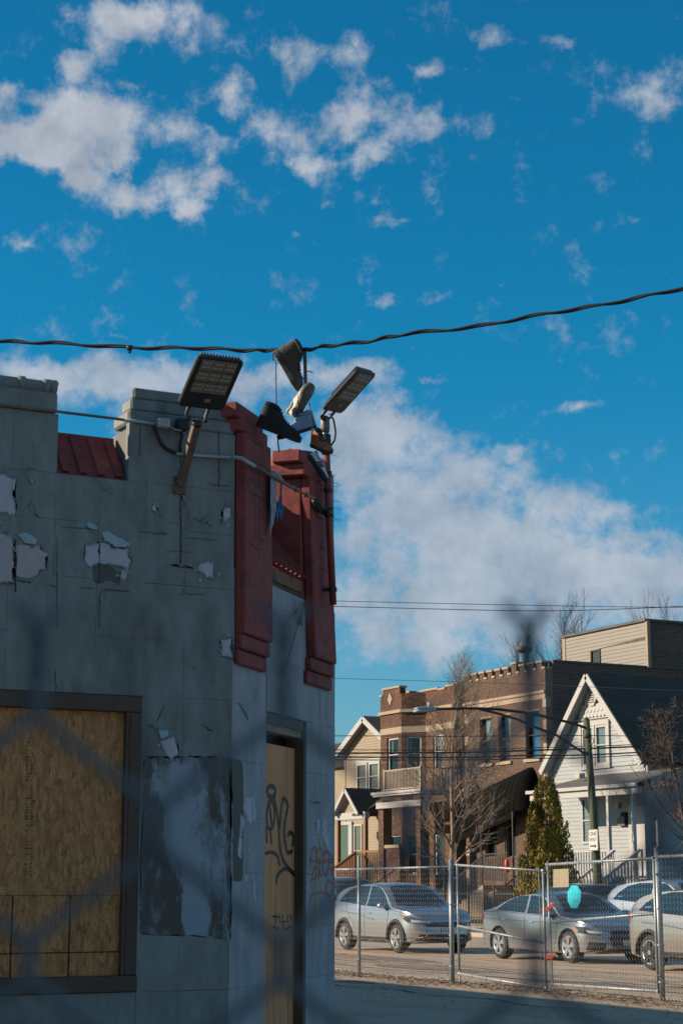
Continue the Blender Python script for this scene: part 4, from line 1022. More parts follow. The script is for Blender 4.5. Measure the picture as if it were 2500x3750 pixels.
# rags knotted round the conduit
def rag(name, label, m, pts, seed):
    r_ = random.Random(seed); n = 22; vs = []
    for (x, y, wd) in pts:
        for k in range(n):
            f_ = k / (n - 1) - .5
            dd = .07 + .005 * math.sin(k * 1.3 + y * .012) 
            vs.append(B_('C', x + f_ * wd, y + r_.uniform(-1, 1) - 8 * abs(f_), dd + .02))
    fs = []
    for i in range(len(pts) - 1):
        for k in range(n - 1): fs.append((i * n + k, i * n + k + 1, (i + 1) * n + k + 1, (i + 1) * n + k))
    o = MB().add(vs, fs).build(name, m, None, smooth=True, fix=False)
    sd = o.modifiers.new('thick', 'SOLIDIFY'); sd.thickness = .0015
    tag(o, label, 'rag'); return o
m_bag = mat('white_plastic_film', (.50, .53, .58), .45, var=.12, vscale=20)
m_bls = mat('blue_plastic_strap', (.015, .16, .36), .5, var=.15)
rag('plastic_bag', 'torn white plastic bag strip knotted over the conduit on the corner', m_bag, [(492, 845, 20), (500, 880, 60), (505, 930, 66), (503, 1000, 62), (502, 1100, 58), (502, 1200, 58), (500, 1280, 50), (494, 1340, 44), (486, 1410, 30), (474, 1470, 18), (466, 1520, 4)], 3)
rag('plastic_bag', 'crumpled white plastic bag bunched on the conduit', m_bag, [(500, 840, 30), (530, 870, 70), (545, 905, 90), (560, 935, 110), (575, 955, 90), (580, 965, 60)], 4)
rag('blue_strap', 'frayed bright blue strap hanging beside the white plastic', m_bls, [(590, 960, 16), (588, 1020, 14), (582, 1090, 16), (576, 1150, 30), (574, 1210, 46), (572, 1260, 62), (570, 1290, 64)], 5)
for k, (x, y0, y1) in enumerate(((545, 1250, 1380), (572, 1250, 1340), (588, 1260, 1372), (604, 1240, 1300))):
    o = MB().tube([B_('C', x, y0, .12), B_('C', x + 2, (y0 + y1) / 2, .125), B_('C', x, y1, .12)], [.006, .005, .001], 5).build('strap_fringe', m_bls, bpy.data.objects['blue_strap'])

# ------------------------------------------------------------------ houses across the street
ZS.update({'E1': (1220, 2580, 3.136), 'E2': (1690, 2400, 3.92), 'E3': (1900, 2440, 2.6133), 'E4': (1900, 2830, 2.6133), 'E5': (1690, 2800, 3.92)})
def fz(z, x, y, y0):
    p = onY(*S(z, x, y), y0); return float(p[0]), float(p[2])
def thin_glass():
    m = bpy.data.materials.new('window_glass'); m.use_nodes = True; t = m.node_tree
    t.nodes.remove(t.nodes['Principled BSDF'])
    o = t.nodes['Material Output']; mx_ = t.nodes.new('ShaderNodeMixShader'); tr_ = t.nodes.new('ShaderNodeBsdfTransparent'); gl = t.nodes.new('ShaderNodeBsdfGlossy')
    tr_.inputs[0].default_value = (.62, .70, .70, 1); gl.inputs['Roughness'].default_value = .02; gl.inputs['Color'].default_value = (.9, .95, 1, 1)
    lw = t.nodes.new('ShaderNodeLayerWeight'); lw.inputs['Blend'].default_value = .35
    t.links.new(lw.outputs['Fresnel'], mx_.inputs[0]); t.links.new(tr_.outputs[0], mx_.inputs[1]); t.links.new(gl.outputs[0], mx_.inputs[2]); t.links.new(mx_.outputs[0], o.inputs[0])
    return m
m_glass = thin_glass()
m_mort = mat('tan_mortar', (.175, .13, .095), .95, var=.1)
m_mortd = mat('dark_mortar', (.105, .072, .05), .95, var=.1)
def brickmat(name, c, c2, per=.28):
    m = mat(name, c, .9, var=.2, vscale=3, perobj=per, bump=.2, bscale=40, c2=c2, c2scale=.8, c2lo=.45, c2hi=.6)
    return m
m_bb = brickmat('brown_brick', (.088, .054, .037), (.066, .041, .029))
m_bd = brickmat('red_brown_brick', (.10, .046, .026), (.062, .032, .021), .4)
m_lime = mat('limestone', (.30, .23, .165), .9, var=.12, vscale=3, bump=.15, bscale=20)
m_wht = mat('white_house_paint', (.34, .335, .325), .6, var=.06, vscale=4)
m_side = mat('white_siding', (.25, .275, .28), .6, var=.07, vscale=2)
m_cream = mat('cream_siding', (.235, .185, .12), .65, var=.07, vscale=2)
m_greys = mat('pale_grey_siding', (.20, .18, .15), .65, var=.07, vscale=2)
m_shing = mat('dark_shingles', (.052, .045, .038), .95, var=.3, vscale=2.2, bump=.4, bscale=25, stretch=(.3, .3, 1))
m_shng2 = mat('grey_shingles', (.095, .090, .088), .95, var=.3, vscale=2.2, bump=.4, bscale=25)
m_dark = mat('dark_interior', (.012, .012, .014), .9, var=.1)
m_wood = mat('orange_brown_deck_wood', (.20, .10, .042), .8, var=.2, vscale=6)
m_wood2 = mat('dark_deck_wood', (.085, .052, .03), .85, var=.2, vscale=6)
m_iron = mat('black_iron', (.014, .014, .015), .5, var=.1)
m_curt = mat('pale_curtain', (.42, .47, .45), .9, var=.15, vscale=3, stretch=(6, 6, .5))
m_curg = mat('green_curtain', (.07, .20, .16), .9, var=.2, vscale=3, stretch=(6, 6, .5))
m_curb = mat('blue_curtain', (.03, .22, .46), .9, var=.2, vscale=3)
m_wfr = mat('dark_window_frame', (.035, .03, .028), .6, var=.1)
def brick_side(name, c, mort, bw, bh):
    """brick pattern for walls seen too obliquely and too dark to pick the bricks apart"""
    m = bpy.data.materials.new(name); m.use_nodes = True; t = m.node_tree; b = t.nodes['Principled BSDF']; b.inputs['Roughness'].default_value = .9
    g = t.nodes.new('ShaderNodeNewGeometry'); sp = t.nodes.new('ShaderNodeSeparateXYZ'); cb_ = t.nodes.new('ShaderNodeCombineXYZ')
    t.links.new(g.outputs['Position'], sp.inputs[0]); ad = t.nodes.new('ShaderNodeMath'); t.links.new(sp.outputs[0], ad.inputs[0]); t.links.new(sp.outputs[1], ad.inputs[1])
    t.links.new(ad.outputs[0], cb_.inputs[0]); t.links.new(sp.outputs[2], cb_.inputs[1])
    br = t.nodes.new('ShaderNodeTexBrick'); t.links.new(cb_.outputs[0], br.inputs[0])
    br.inputs['Color1'].default_value = (*c, 1); br.inputs['Color2'].default_value = (*[k_ * .65 for k_ in c], 1); br.inputs['Mortar'].default_value = (*mort, 1)
    br.inputs['Scale'].default_value = 1.0; br.inputs['Brick Width'].default_value = bw; br.inputs['Row Height'].default_value = bh; br.inputs['Mortar Size'].default_value = .008
    t.links.new(br.outputs[0], b.inputs['Base Color']); return m
m_bside = brick_side('dark_side_brick', (.10, .075, .06), (.17, .14, .115), .34, .105)

def bricks(parent, O, U, Wd, z0, z1, nrm, holes, bw, bh, m, m_m, proud=.014, skip=300, seed=1, jit=.004):
    """running-bond brickwork on the plane O + U*u, holes are (u0, u1, z0, z1)"""
    O, U, nrm = np.array(O, float), np.array(U, float), np.array(nrm, float)
    r_ = random.Random(seed); lst = []
    nr = int(round((z1 - z0) / bh)); bh = (z1 - z0) / nr; g = .011
    for j in range(nr):
        za, zb_ = z0 + j * bh + g / 2, z0 + (j + 1) * bh - g / 2
        u = -(bw / 2 if j % 2 else 0)
        while u < Wd:
            a, b = max(u, 0) + g / 2, min(u + bw, Wd) - g / 2
            u += bw
            segs = [(a, b)]
            for (h0, h1, k0, k1) in holes:
                if zb_ <= k0 + .02 or za >= k1 - .02: continue
                ns = []
                for (s0, s1) in segs:
                    if h1 <= s0 or h0 >= s1: ns.append((s0, s1)); continue
                    if h0 > s0 + .03: ns.append((s0, h0))
                    if h1 < s1 - .03: ns.append((h1, s1))
                segs = ns
            for (s0, s1) in segs:
                if s1 - s0 > .03: lst.append((s0, s1, za, zb_))
    full = [b for b in lst if abs(b[1] - b[0] - (bw - g)) < 1e-6]
    full.sort(key=lambda b: -(b[0] * .5 + b[2] * .35))
    ind = full[:skip]; inds = set(ind)
    mb = MB()
    for b in lst:
        if b in inds: continue
        p_ = proud + r_.uniform(-jit, jit)
        mb.obx(O + U * b[0] + np.array([0, 0, b[2]]) - nrm * .01, U * (b[1] - b[0]), nrm * (p_ + .01), (0, 0, b[3] - b[2]))
    if mb.v:
        o = mb.build('brickwork', m, parent); o['kind'] = 'stuff'
    if ind:
        c_ = MB().obx(-nrm * .01, U * (bw - g), nrm * (proud + .01), (0, 0, ind[0][3] - ind[0][2]))
        me = c_.mesh('brick'); bm = bmesh.new(); bm.from_mesh(me); bmesh.ops.recalc_face_normals(bm, faces=bm.faces); bm.to_mesh(me); bm.free(); me.materials.append(m)
        org = ORG[parent.name]
        for b in ind:
            ob = bpy.data.objects.new('brick', me); col.objects.link(ob); ob.parent = parent
            ob.location = tuple(O + U * b[0] + np.array([0, 0, b[2]]) + nrm * r_.uniform(-jit, jit) - org)
def window(parent, x0, x1, z0, z1, y, m_f=m_wfr, dep=.10, fw=.05, curtain=None, split=True, name='window', nrm=None, U=None, O=None):
    """sash window in a wall facing -y (or in the frame O, U, nrm): frame, panes, meeting rail, dark room behind, curtain"""
    if U is None: U, nrm, O = np.array([1.0, 0, 0]), np.array([0, -1.0, 0]), np.array([0, y, 0])
    P = lambda u, z, d: O + U * u + nrm * d + np.array([0, 0, z])
    def bar(a, b, c, d, d0, d1): return (P(a, c, d0), U * (b - a), nrm * (d1 - d0), np.array([0, 0, d - c]))
    mb = MB()
    for a, b, c, d in ((x0, x0 + fw, z0, z1), (x1 - fw, x1, z0, z1), (x0 + fw, x1 - fw, z1 - fw, z1), (x0 + fw, x1 - fw, z0, z0 + fw)):
        mb.obx(*bar(a, b, c, d, -dep - .02, -dep + .05))
    w_ = mb.build(name, m_f, parent)
    zm = (z0 + z1) / 2
    panes = [(z0 + fw, zm), (zm, z1 - fw)] if split else [(z0 + fw, z1 - fw)]
    for c, d in panes:
        MB().add([P(x0 + fw, c, -dep), P(x1 - fw, c, -dep), P(x1 - fw, d, -dep), P(x0 + fw, d, -dep)], [(0, 1, 2, 3)]).build('pane', m_glass, w_, fix=False)
    if split: MB().obx(*bar(x0 + fw, x1 - fw, zm - .022, zm + .022, -dep - .005, -dep + .045)).build('meeting_rail', m_f, w_)
    MB().add([P(x0, z0, -dep - .3), P(x1, z0, -dep - .3), P(x1, z1, -dep - .3), P(x0, z1, -dep - .3), P(x0, z0, -dep - .02), P(x1, z0, -dep - .02), P(x1, z1, -dep - .02), P(x0, z1, -dep - .02)],
             [(0, 1, 2, 3), (0, 4, 5, 1), (1, 5, 6, 2), (2, 6, 7, 3), (3, 7, 4, 0)]).build('reveal', m_dark, w_, fix=False)
    if curtain:
        mc, f0, f1, g0 = curtain; n = 15; vs = []
        a, b = x0 + fw + (x1 - x0 - 2 * fw) * f0, x0 + fw + (x1 - x0 - 2 * fw) * f1
        for i in range(n):
            u = a + (b - a) * i / (n - 1); d = -dep - .06 + .02 * math.sin(i * 1.9)
            vs += [P(u, z0 + fw + (z1 - z0) * g0, d), P(u, z1 - fw, d)]
        MB().add(vs, [(2 * i, 2 * i + 2, 2 * i + 3, 2 * i + 1) for i in range(n - 1)]).build('curtain', mc, w_, fix=False)
    return w_
def siding(parent, poly_fn, z0, z1, y, pitch, m, name='siding_board'):
    """lap boards on a wall facing -y; poly_fn(z) gives a list of (x0, x1)"""
    n = int(round((z1 - z0) / pitch))
    for j in range(n):
        a = z0 + j * pitch; b = a + pitch
        s0 = poly_fn(a + pitch * .1); s1 = poly_fn(b - pitch * .1)
        for (p, q_) in zip(s0, s1):
            if p[1] - p[0] < .05: continue
            if q_[1] - q_[0] < 0: q_ = ((q_[0] + q_[1]) / 2,) * 2
            vs = [(p[0], y - .030, a), (p[1], y - .030, a), (q_[1], y - .008, b + .004), (q_[0], y - .008, b + .004), (p[0], y + .01, a), (p[1], y + .01, a), (q_[1], y + .01, b + .004), (q_[0], y + .01, b + .004)]
            MB().add(vs, [(0, 1, 2, 3), (4, 7, 6, 5), (0, 4, 5, 1), (3, 2, 6, 7), (0, 3, 7, 4), (1, 5, 6, 2)]).build(name, m, parent, fix=False)
def balusters(parent, a, b, zb0, zt0, zb1, zt1, n, m, r=.018, name='baluster'):
    a, b = np.array(a, float), np.array(b, float)
    for i in range(n):
        f = (i + .5) / n; p = a + (b - a) * f
        z0, z1 = zb0 + (zb1 - zb0) * f, zt0 + (zt1 - zt0) * f
        MB().bx(p[0] - r, p[0] + r, p[1] - r, p[1] + r, z0, z1).build(name, m, parent)
def beam(parent, a, b, w_, h_, m, name):
    a, b = np.array(a, float), np.array(b, float); d = b - a
    s_ = np.cross(d / np.linalg.norm(d), UPZ); s_ = s_ / (np.linalg.norm(s_) + 1e-9)
    u_ = np.cross(s_, d / np.linalg.norm(d))
    return MB().obx(a - s_ * w_ / 2 - u_ * h_ / 2, s_ * w_, d, u_ * h_).build(name, m, parent)

# ---- brown brick building with battlements, awning and rooftop addition
YF = 41.0
xl = fz('E2', 38, 430, YF)[0]; xr = fz('6', 578, 470, YF)[0]
ztop = fz('E2', 600, 300, YF)[1]
bb = thing('brown_brick_building', 'brown brick two storey building with small battlements and a black curved awning', 'building', (xl, YF, 0))
holes = []
wins = []
for (a, b, c, d, cur) in ((260, 432, 905, 1555, (m_curt, .15, .7, .5)), (530, 705, 868, 1525, (m_curt, .45, 1.0, .5)), (918, 1118, 800, 1478, (m_curb, .3, 1.0, 0))):
    xm = (a + b) / 2
    x0, _ = fz('E2', a, (c + d) / 2, YF); x1, _ = fz('E2', b, (c + d) / 2, YF); z1 = fz('E2', xm, c, YF)[1]; z0 = fz('E2', xm, d, YF)[1]
    wins.append((x0, x1, z0, z1, cur)); holes.append((x0 - xl, x1 - xl, z0, z1))
zs0 = sum(w_[2] for w_ in wins) / 3; zs1 = sum(w_[3] for w_ in wins) / 3
wins = [(w_[0], w_[1], zs0, zs1, w_[4]) for w_ in wins]; holes = [(h[0], h[1], zs0, zs1) for h in holes]
zb1 = fz('E2', 600, 595, YF)[1]; zb2 = fz('E2', 600, 640, YF)[1]; zb3 = fz('E2', 600, 712, YF)[1]
low = []
for (a, b, c, d) in ((340, 508, 965, 1330), (640, 778, 745, 1330)):
    xm = (a + b) / 2
    x0, x1 = fz('E5', a, 1150, YF)[0], fz('E5', b, 1150, YF)[0]; z1 = fz('E5', xm, c, YF)[1] + .3; z0 = fz('E5', xm, d, YF)[1]
    low.append((x0, x1, max(z0, 1.5), z1)); holes.append((x0 - xl, x1 - xl, max(z0, 1.5), z1))
holes.append((0, xr - xl, zb3, zb1))
cw = MB()
ys_ = YF + .012
cw.bx(xl, xr, YF, YF + .35, 0, ztop)
# cut the shell where windows sit: build the mortar wall from strips instead
cw = MB(); xs = sorted(set([xl, xr] + [w_[0] for w_ in wins] + [w_[1] for w_ in wins] + [w_[0] for w_ in low] + [w_[1] for w_ in low]))
for i in range(len(xs) - 1):
    a, b = xs[i], xs[i + 1]; mid = (a + b) / 2
    cuts = sorted([(w_[2], w_[3]) for w_ in wins + low if w_[0] < mid < w_[1]])
    z = 0
    for (c, d) in cuts: cw.bx(a, b, YF, YF + .35, z, c); z = d
    cw.bx(a, b, YF, YF + .35, z, ztop)
cw.build('front_wall', m_mort, bb)
bricks(bb, (xl, YF, 0), (1, 0, 0), xr - xl, .3, ztop - .02, (0, -1, 0), holes, .36, .118, m_bb, m_mort)
for w_ in wins:
    window(bb, w_[0], w_[1], w_[2], w_[3], YF, curtain=w_[4], dep=.16)
    MB().bx(w_[0] - .08, w_[1] + .08, YF - .10, YF + .05, w_[2] - .13, w_[2] - .002).build('window_sill', m_lime, bb)
for w_ in low: window(bb, w_[0], w_[1], w_[2], w_[3], YF, dep=.16)
MB().bx(xl - .02, xr + .02, YF - .11, YF + .01, zb2, zb1).build('cornice_moulding', m_lime, bb, bevel=.02)
nst = 7
for k in range(nst):
    a = xl + (xr - xl) * k / nst; b = xl + (xr - xl) * (k + 1) / nst
    MB().bx(a + .004, b - .004, YF - .045, YF + .01, zb3, zb2 - .003).build('frieze_stone', m_lime, bb)
zl = fz('E5', 100, 380, YF)[1]
MB().bx(xl - .01, xr, YF - .03, YF + .01, zl - .22, zl).build('string_course', m_lime, bb)
for k in range(9):                                        # quoin blocks on both corners
    zq = .9 + k * .93
    MB().bx(xl - .02, xl + .28, YF - .02, YF + .01, zq, zq + .38).build('quoin', m_lime, bb)
    MB().bx(xr - .24, xr + .012, YF - .02, YF + .2, zq + .2, zq + .62).build('quoin', m_lime, bb)
# battlements
nm = 10; pt = (xr - xl) / nm
for k in range(nm):
    a = xl + pt * k + .02; tall = .14 if k == 6 else 0
    MB().bx(a, a + pt * .60, YF - .014, YF + .3, ztop, ztop + .27 + tall).build('merlon', m_bb, bb)
    MB().bx(a - .04, a + pt * .60 + .04, YF - .06, YF + .34, ztop + .272 + tall, ztop + .36 + tall).build('merlon_cap', m_lime, bb)
    MB().bx(a + pt * .60 + .002, a + pt - .002, YF - .06, YF + .34, ztop + .002, ztop + .09).build('gap_cap', m_lime, bb)
MB().bx(xl, xr, YF + .36, YF + 15, 0, ztop - .15).build('rear_block', m_bside, bb)
MB().bx(xr - .3, xr + .004, YF + .38, YF + 15, ztop - .14, ztop + .30).build('side_parapet', m_bside, bb)
MB().bx(xr - .34, xr + .05, YF + .36, YF + 15, ztop + .302, ztop + .38).build('coping', m_shng2, bb)
# rooftop addition in pale siding
qa = onX(*S('6', 1300, 140), xr); yad = float(qa[1]); zad = float(qa[2])
xal = fz('6', 728, 270, yad)[0]
ad_ = MB().bx(xal, xr - .004, yad, yad + 12, ztop - .1, zad - .06).build('rooftop_storey', m_bside, bb)
wx0, wx1 = fz('6', 912, 400, yad)[0], fz('6', 978, 400, yad)[0]; wz1 = fz('6', 945, 352, yad)[1]
siding(bb, lambda z: [(xal - .02, xr)] if z > wz1 + .03 else [(xal - .02, wx0), (wx1, xr)], ztop - .1, zad - .05, yad, .155, m_greys)
window(bb, wx0, wx1, ztop + .2, wz1, yad - .04, dep=.01, curtain=(mat('violet_curtain', (.10, .06, .16), .9, var=.2), .4, 1, .2))
MB().bx(xal - .25, xal - .03, yad - .05, yad + .3, ztop - .1, zad - .04).build('corner_pier', m_lime, bb)
MB().bx(xr + .002, xr + .14, yad - .06, yad + .1, ztop + .3, zad - .02).build('corner_post', m_lime, bb)
MB().bx(xal - .3, xr + .1, yad - .12, yad + 12, zad - .045, zad + .06).build('roof_edge', m_shng2, bb)
# flue on the roof
fx, fzz = fz('6', 428, 470, YF + 2.2); ft = fz('6', 428, 330, YF + 2.2)[1]
tubeP('flue_pipe', [(fx, YF + 2.2, ztop - .2), (fx, YF + 2.2, ft - .28)], .20, mat('blue_grey_flue', (.18, .27, .32), .5, metal=.3, var=.1), bb, 14)
tubeP('flue_cap', [(fx, YF + 2.2, ft - .27), (fx, YF + 2.2, ft - .2), (fx, YF + 2.2, ft - .19), (fx, YF + 2.2, ft)], [.24, .24, .33, .33], mat('rusty_cap', (.10, .085, .075), .6, var=.2), bb, 14)
# curved black awning following the front steps
m_awn = mat('black_canvas_awning', (.007, .0065, .006), 1.0, spec=.05, var=.25, vscale=3, bump=.3, bscale=12, stretch=(4, 1, 1))
ax0, az0 = fz('E5', 70, 480, YF); ax1, az1 = fz('E5', 960, 40, YF)
ax1 += .25
AW, ADROP = .85, 1.75
def aw_pt(f, k, n=8):
    """f along the awning, k around the quarter barrel"""
    x = ax0 + (ax1 - ax0) * f; zt = az0 + (az1 - az0) * f; an = math.pi / 2 * k / n
    return np.array([x, YF - .03 - AW * math.sin(an), zt - ADROP * (1 - math.cos(an))])
NA = 14
for j in range(NA):                                        # one panel between two hoops
    vs, fs = [], []
    for i, f in enumerate((j / NA, (j + .5) / NA, (j + 1) / NA)):
        for k in range(9):
            p = aw_pt(f, k); 
            if i == 1: p = p + np.array([0, +.004 * math.sin(math.pi * k / 16), -.004])
            vs.append(p)
    for i in range(2):
        for k in range(8): fs.append((i * 9 + k, i * 9 + k + 1, (i + 1) * 9 + k + 1, (i + 1) * 9 + k))
    o = MB().add(vs, fs).build('awning_panel', m_awn, bb, smooth=True)
    md = o.modifiers.new('thick', 'SOLIDIFY'); md.thickness = .012
# rounded near end and valance
vs = [aw_pt(1, k) for k in range(9)]; base = np.array([ax1 + .0, YF - .03, az1 - ADROP])
end = []
for j in range(7):
    an = math.pi / 2 * j / 6
    for k in range(9):
        p = aw_pt(1, k); end.append(np.array([ax1 + (.55) * math.sin(an) * 1.0, base[1] + (p[1] - base[1]) * (math.cos(an) * .85 + .15), base[2] + (p[2] - base[2]) * (math.cos(an) * .9 + .1)]))
o = MB().add(end, [(j * 9 + k, j * 9 + k + 1, (j + 1) * 9 + k + 1, (j + 1) * 9 + k) for j in range(6) for k in range(8)]).build('awning_end', m_awn, bb, smooth=True)
for f in np.linspace(0, .95, 9):
    p = aw_pt(f, 8); q_ = aw_pt(min(1, f + .12), 8)
    MB().obx(p + np.array([0, -.006, -.26]), q_ - p - np.array([.02, 0, 0]), (0, .012, 0), (0, 0, .262)).build('awning_valance', m_awn, bb)
for f in (.03, .5, .97):
    p = aw_pt(f, 8); MB().tube([(p[0], p[1], .2), p], .04, 8).build('awning_post', m_iron, bb)
# front steps and iron railing under the awning
for k in range(7):
    xa = ax0 + .5 + k * .42
    MB().bx(xa, xa + .44, YF - 1.4, YF - .05, .15, .4 + k * .19).build('step', m_lime, bb)
for (yy) in (YF - 1.42,):
    beam(bb, (ax0 + .4, yy, 1.35), (ax0 + 3.6, yy, 2.75), .05, .05, m_iron, 'handrail')
    balusters(bb, (ax0 + .45, yy, 0), (ax0 + 3.6, yy, 0), .4, 1.35, 1.6, 2.7, 26, m_iron, r=.012)
    beam(bb, (ax0 + 3.6, yy, 2.75), (ax1 + .3, yy, 2.8), .05, .05, m_iron, 'handrail')
    balusters(bb, (ax0 + 3.6, yy, 0), (ax1 + .3, yy, 0), 1.7, 2.72, 1.7, 2.76, 14, m_iron, r=.012)
fx0 = fz('E5', 630, 1430, YF - 1.6)
ext = MB().tube([(fx0[0], YF - 1.55, fx0[1] - .32), (fx0[0], YF - 1.55, fx0[1] + .10), (fx0[0], YF - 1.55, fx0[1] + .22)], [.09, .09, .04], 10).build('red_canister', mat('bright_red_plastic', (.55, .04, .02), .5, var=.1), bb, smooth=True)  # small hydrant-like red shape, gives no light

# ---- red brown two-flat with bay, balcony and brick porch
yb, ym = 40.4, 41.2
tf = thing('red_brick_two_flat', 'red brown brick two-flat with stepped parapet, bay and white railed balcony', 'building', (fz('5', 430, 300, yb)[0], ym, 0))
bx0 = fz('5', 432, 300, yb)[0]; bx1 = fz('5', 605, 300, yb)[0]; bx2 = bx1 + (ym - yb); bx3 = fz('5', 1040, 300, ym)[0]
zpar = fz('5', 640, 225, ym)[1]
zcor0, zcor1 = fz('5', 430, 385, yb)[1], fz('5', 430, 360, yb)[1]
zst0, zst1 = fz('E1', 665, 340, yb)[1], fz('E1', 665, 270, yb)[1]
def tf_plane(O, U, Wd, nrm, wspec, key):
    O, U, nrm = np.array(O, float), np.array(U, float), np.array(nrm, float)
    hs = [(w_[0], w_[1], w_[2], w_[3]) for w_ in wspec] + [(0, Wd, zst0, zst1)]
    cuts = sorted(set([0, Wd] + [w_[0] for w_ in wspec] + [w_[1] for w_ in wspec]))
    mb = MB()
    for i in range(len(cuts) - 1):
        a, b = cuts[i], cuts[i + 1]; md = (a + b) / 2; z = 0
        for w_ in sorted([w_ for w_ in wspec if w_[0] < md < w_[1]], key=lambda k_: k_[2]):
            mb.obx(O + U * a + np.array([0, 0, z]), U * (b - a), -nrm * .3, (0, 0, w_[2] - z)); z = w_[3]
        mb.obx(O + U * a + np.array([0, 0, z]), U * (b - a), -nrm * .3, (0, 0, zpar - z))
    mb.build('wall', m_mortd, tf)
    bricks(tf, O, U, Wd, .2, zpar - .01, nrm, hs, .25, .098, m_bd, m_mortd, skip=key, seed=int(abs(O[0]) * 7) % 97)
    MB().obx(O - U * .05 + np.array([0, 0, zcor0]) - nrm * .02, U * (Wd + .1), nrm * .14, (0, 0, zcor1 - zcor0)).build('cornice', m_lime, tf)
    MB().obx(O + np.array([0, 0, zst0]) - nrm * .01, U * Wd, nrm * .035, (0, 0, zst1 - zst0)).build('lintel_stone', m_lime, tf)
    for w_ in wspec: window(tf, w_[0], w_[1], w_[2], w_[3], 0, m_f=m_wht, O=O, U=U, nrm=nrm, dep=.12, fw=.09, curtain=w_[4] if len(w_) > 4 else None)
def uw(z, a, b, c, d, y, ox):
    x0, x1 = fz(z, a, (c + d) / 2, y)[0] - ox, fz(z, b, (c + d) / 2, y)[0] - ox
    return x0, x1, fz(z, (a + b) / 2, d, y)[1], fz(z, (a + b) / 2, c, y)[1]
w1 = uw('E1', 618, 748, 380, 735, yb, bx0)
zw0, zw1 = w1[2] - .15, w1[3]
w1b = uw('E1', 660, 775, 1160, 1390, ym, bx0); 
tf_plane((bx0, yb, 0), (1, 0, 0), bx1 - bx0, (0, -1, 0), [(w1[0], w1[1], zw0, zw1, (m_curt, .0, .25, .5)), (w1[0] + .1, w1[1] + .4 if w1[1] + .4 < bx1 - bx0 - .1 else bx1 - bx0 - .12, 2.0, 3.75)], 150)
s2 = 2 ** .5; lf = (ym - yb) * s2
tf_plane((bx1, yb, 0), (1 / s2, 1 / s2, 0), lf, (1 / s2, -1 / s2, 0), [(lf * .16, lf * .80, zw0, zw1, (m_curt, 0, .3, .3)), (lf * .16, lf * .80, 2.0, 3.75)], 0)
w3 = uw('5', 862, 952, 545, 760, ym, bx2)
tf_plane((bx2, ym, 0), (1, 0, 0), bx3 - bx2, (0, -1, 0), [(w3[0], w3[1], zw0, zw1, (m_curt, 0, 1, .5)), (w3[0], w3[1], 2.0, 3.75)], 150)
MB().bx(bx0, bx3 - .01, ym + .31, ym + 14, 0, zpar - .2).build('rear_block', m_bside, tf)
MB().bx(bx3 - .3, bx3 + .004, ym + .305, ym + 14, zpar - .19, zpar + .3).build('side_parapet', m_bside, tf)
def merl(a, b, top, y, z='5', name='merlon'):
    x0, x1 = fz(z, a, top + 20, y)[0], fz(z, b, top + 20, y)[0]; zt = fz(z, (a + b) / 2, top, y)[1]
    MB().bx(x0, x1, y - .016, y + .28, zpar, zt - .09).build(name, m_bd, tf)
    MB().bx(x0 - .05, x1 + .05, y - .07, y + .33, zt - .088, zt).build('merlon_cap', m_lime, tf)
merl(455, 592, 148, yb); merl(607, 672, 185, yb + .3); merl(762, 905, 163, ym); merl(972, 1034, 126, ym)
for (a, b, y) in ((432, 455, yb), (680, 760, ym), (908, 968, ym)):
    x0, x1 = fz('5', a, 220, y)[0], fz('5', b, 220, y)[0]
    MB().bx(x0, x1, y - .07, y + .33, zpar + .002, zpar + .09).build('gap_cap', m_lime, tf)
dc = fz('5', 515, 247, yb)
MB().prism([(dc[0] - .22, yb - .02, dc[1]), (dc[0], yb - .02, dc[1] - .30), (dc[0] + .22, yb - .02, dc[1]), (dc[0], yb - .02, dc[1] + .30)], (0, -.035, 0)).build('diamond_ornament', m_lime, tf)
# balcony
yv = 38.7
vx0, vx1 = fz('E1', 452, 1040, yv)[0], fz('E1', 1000, 985, yv)[0]
vz = fz('E1', 700, 1015, yv)[1]
MB().bx(vx0, vx1, yv, ym + .0 - .02 if False else yb - .03, vz - .10, vz + .06).build('balcony_floor', m_wht, tf)
MB().bx(vx0 - .06, vx1 + .06, yv - .06, yv - .002, vz - .02, vz + .09).build('gutter', m_wht, tf)
MB().bx(vx0 + .2, vx1 - .1, yv + .05, yv + .32, vz - .62, vz - .36).build('porch_beam', m_wht, tf)
rz = fz('E1', 800, 742, yv)[1]
rx0 = fz('E1', 578, 770, yv)[0]
m_rail = mat('weathered_white_railing', (.27, .235, .19), .8, var=.15, vscale=6)
beam(tf, (rx0, yv + .05, rz), (vx1 - .05, yv + .05, rz), .07, .06, m_rail, 'top_rail')
beam(tf, (rx0, yv + .05, vz + .16), (vx1 - .05, yv + .05, vz + .16), .06, .05, m_rail, 'bottom_rail')
balusters(tf, (rx0, yv + .05, 0), (vx1 - .05, yv + .05, 0), vz + .18, rz - .03, vz + .18, rz - .03, 25, m_rail, r=.016)
beam(tf, (vx1 - .05, yv + .05, rz), (vx1 - .05, yb + .3, rz), .07, .06, m_rail, 'top_rail')
balusters(tf, (vx1 - .05, yv + .15, 0), (vx1 - .05, yb + .3, 0), vz + .1, rz - .03, vz + .1, rz - .03, 13, m_rail, r=.016)
MB().bx(vx1 - .10, vx1, yv, yv + .10, vz + .062, rz + .08).build('corner_post', m_rail, tf)
MB().bx(rx0 - .05, rx0 + .05, yv, yv + .10, vz + .062, rz + .08).build('corner_post', m_rail, tf)
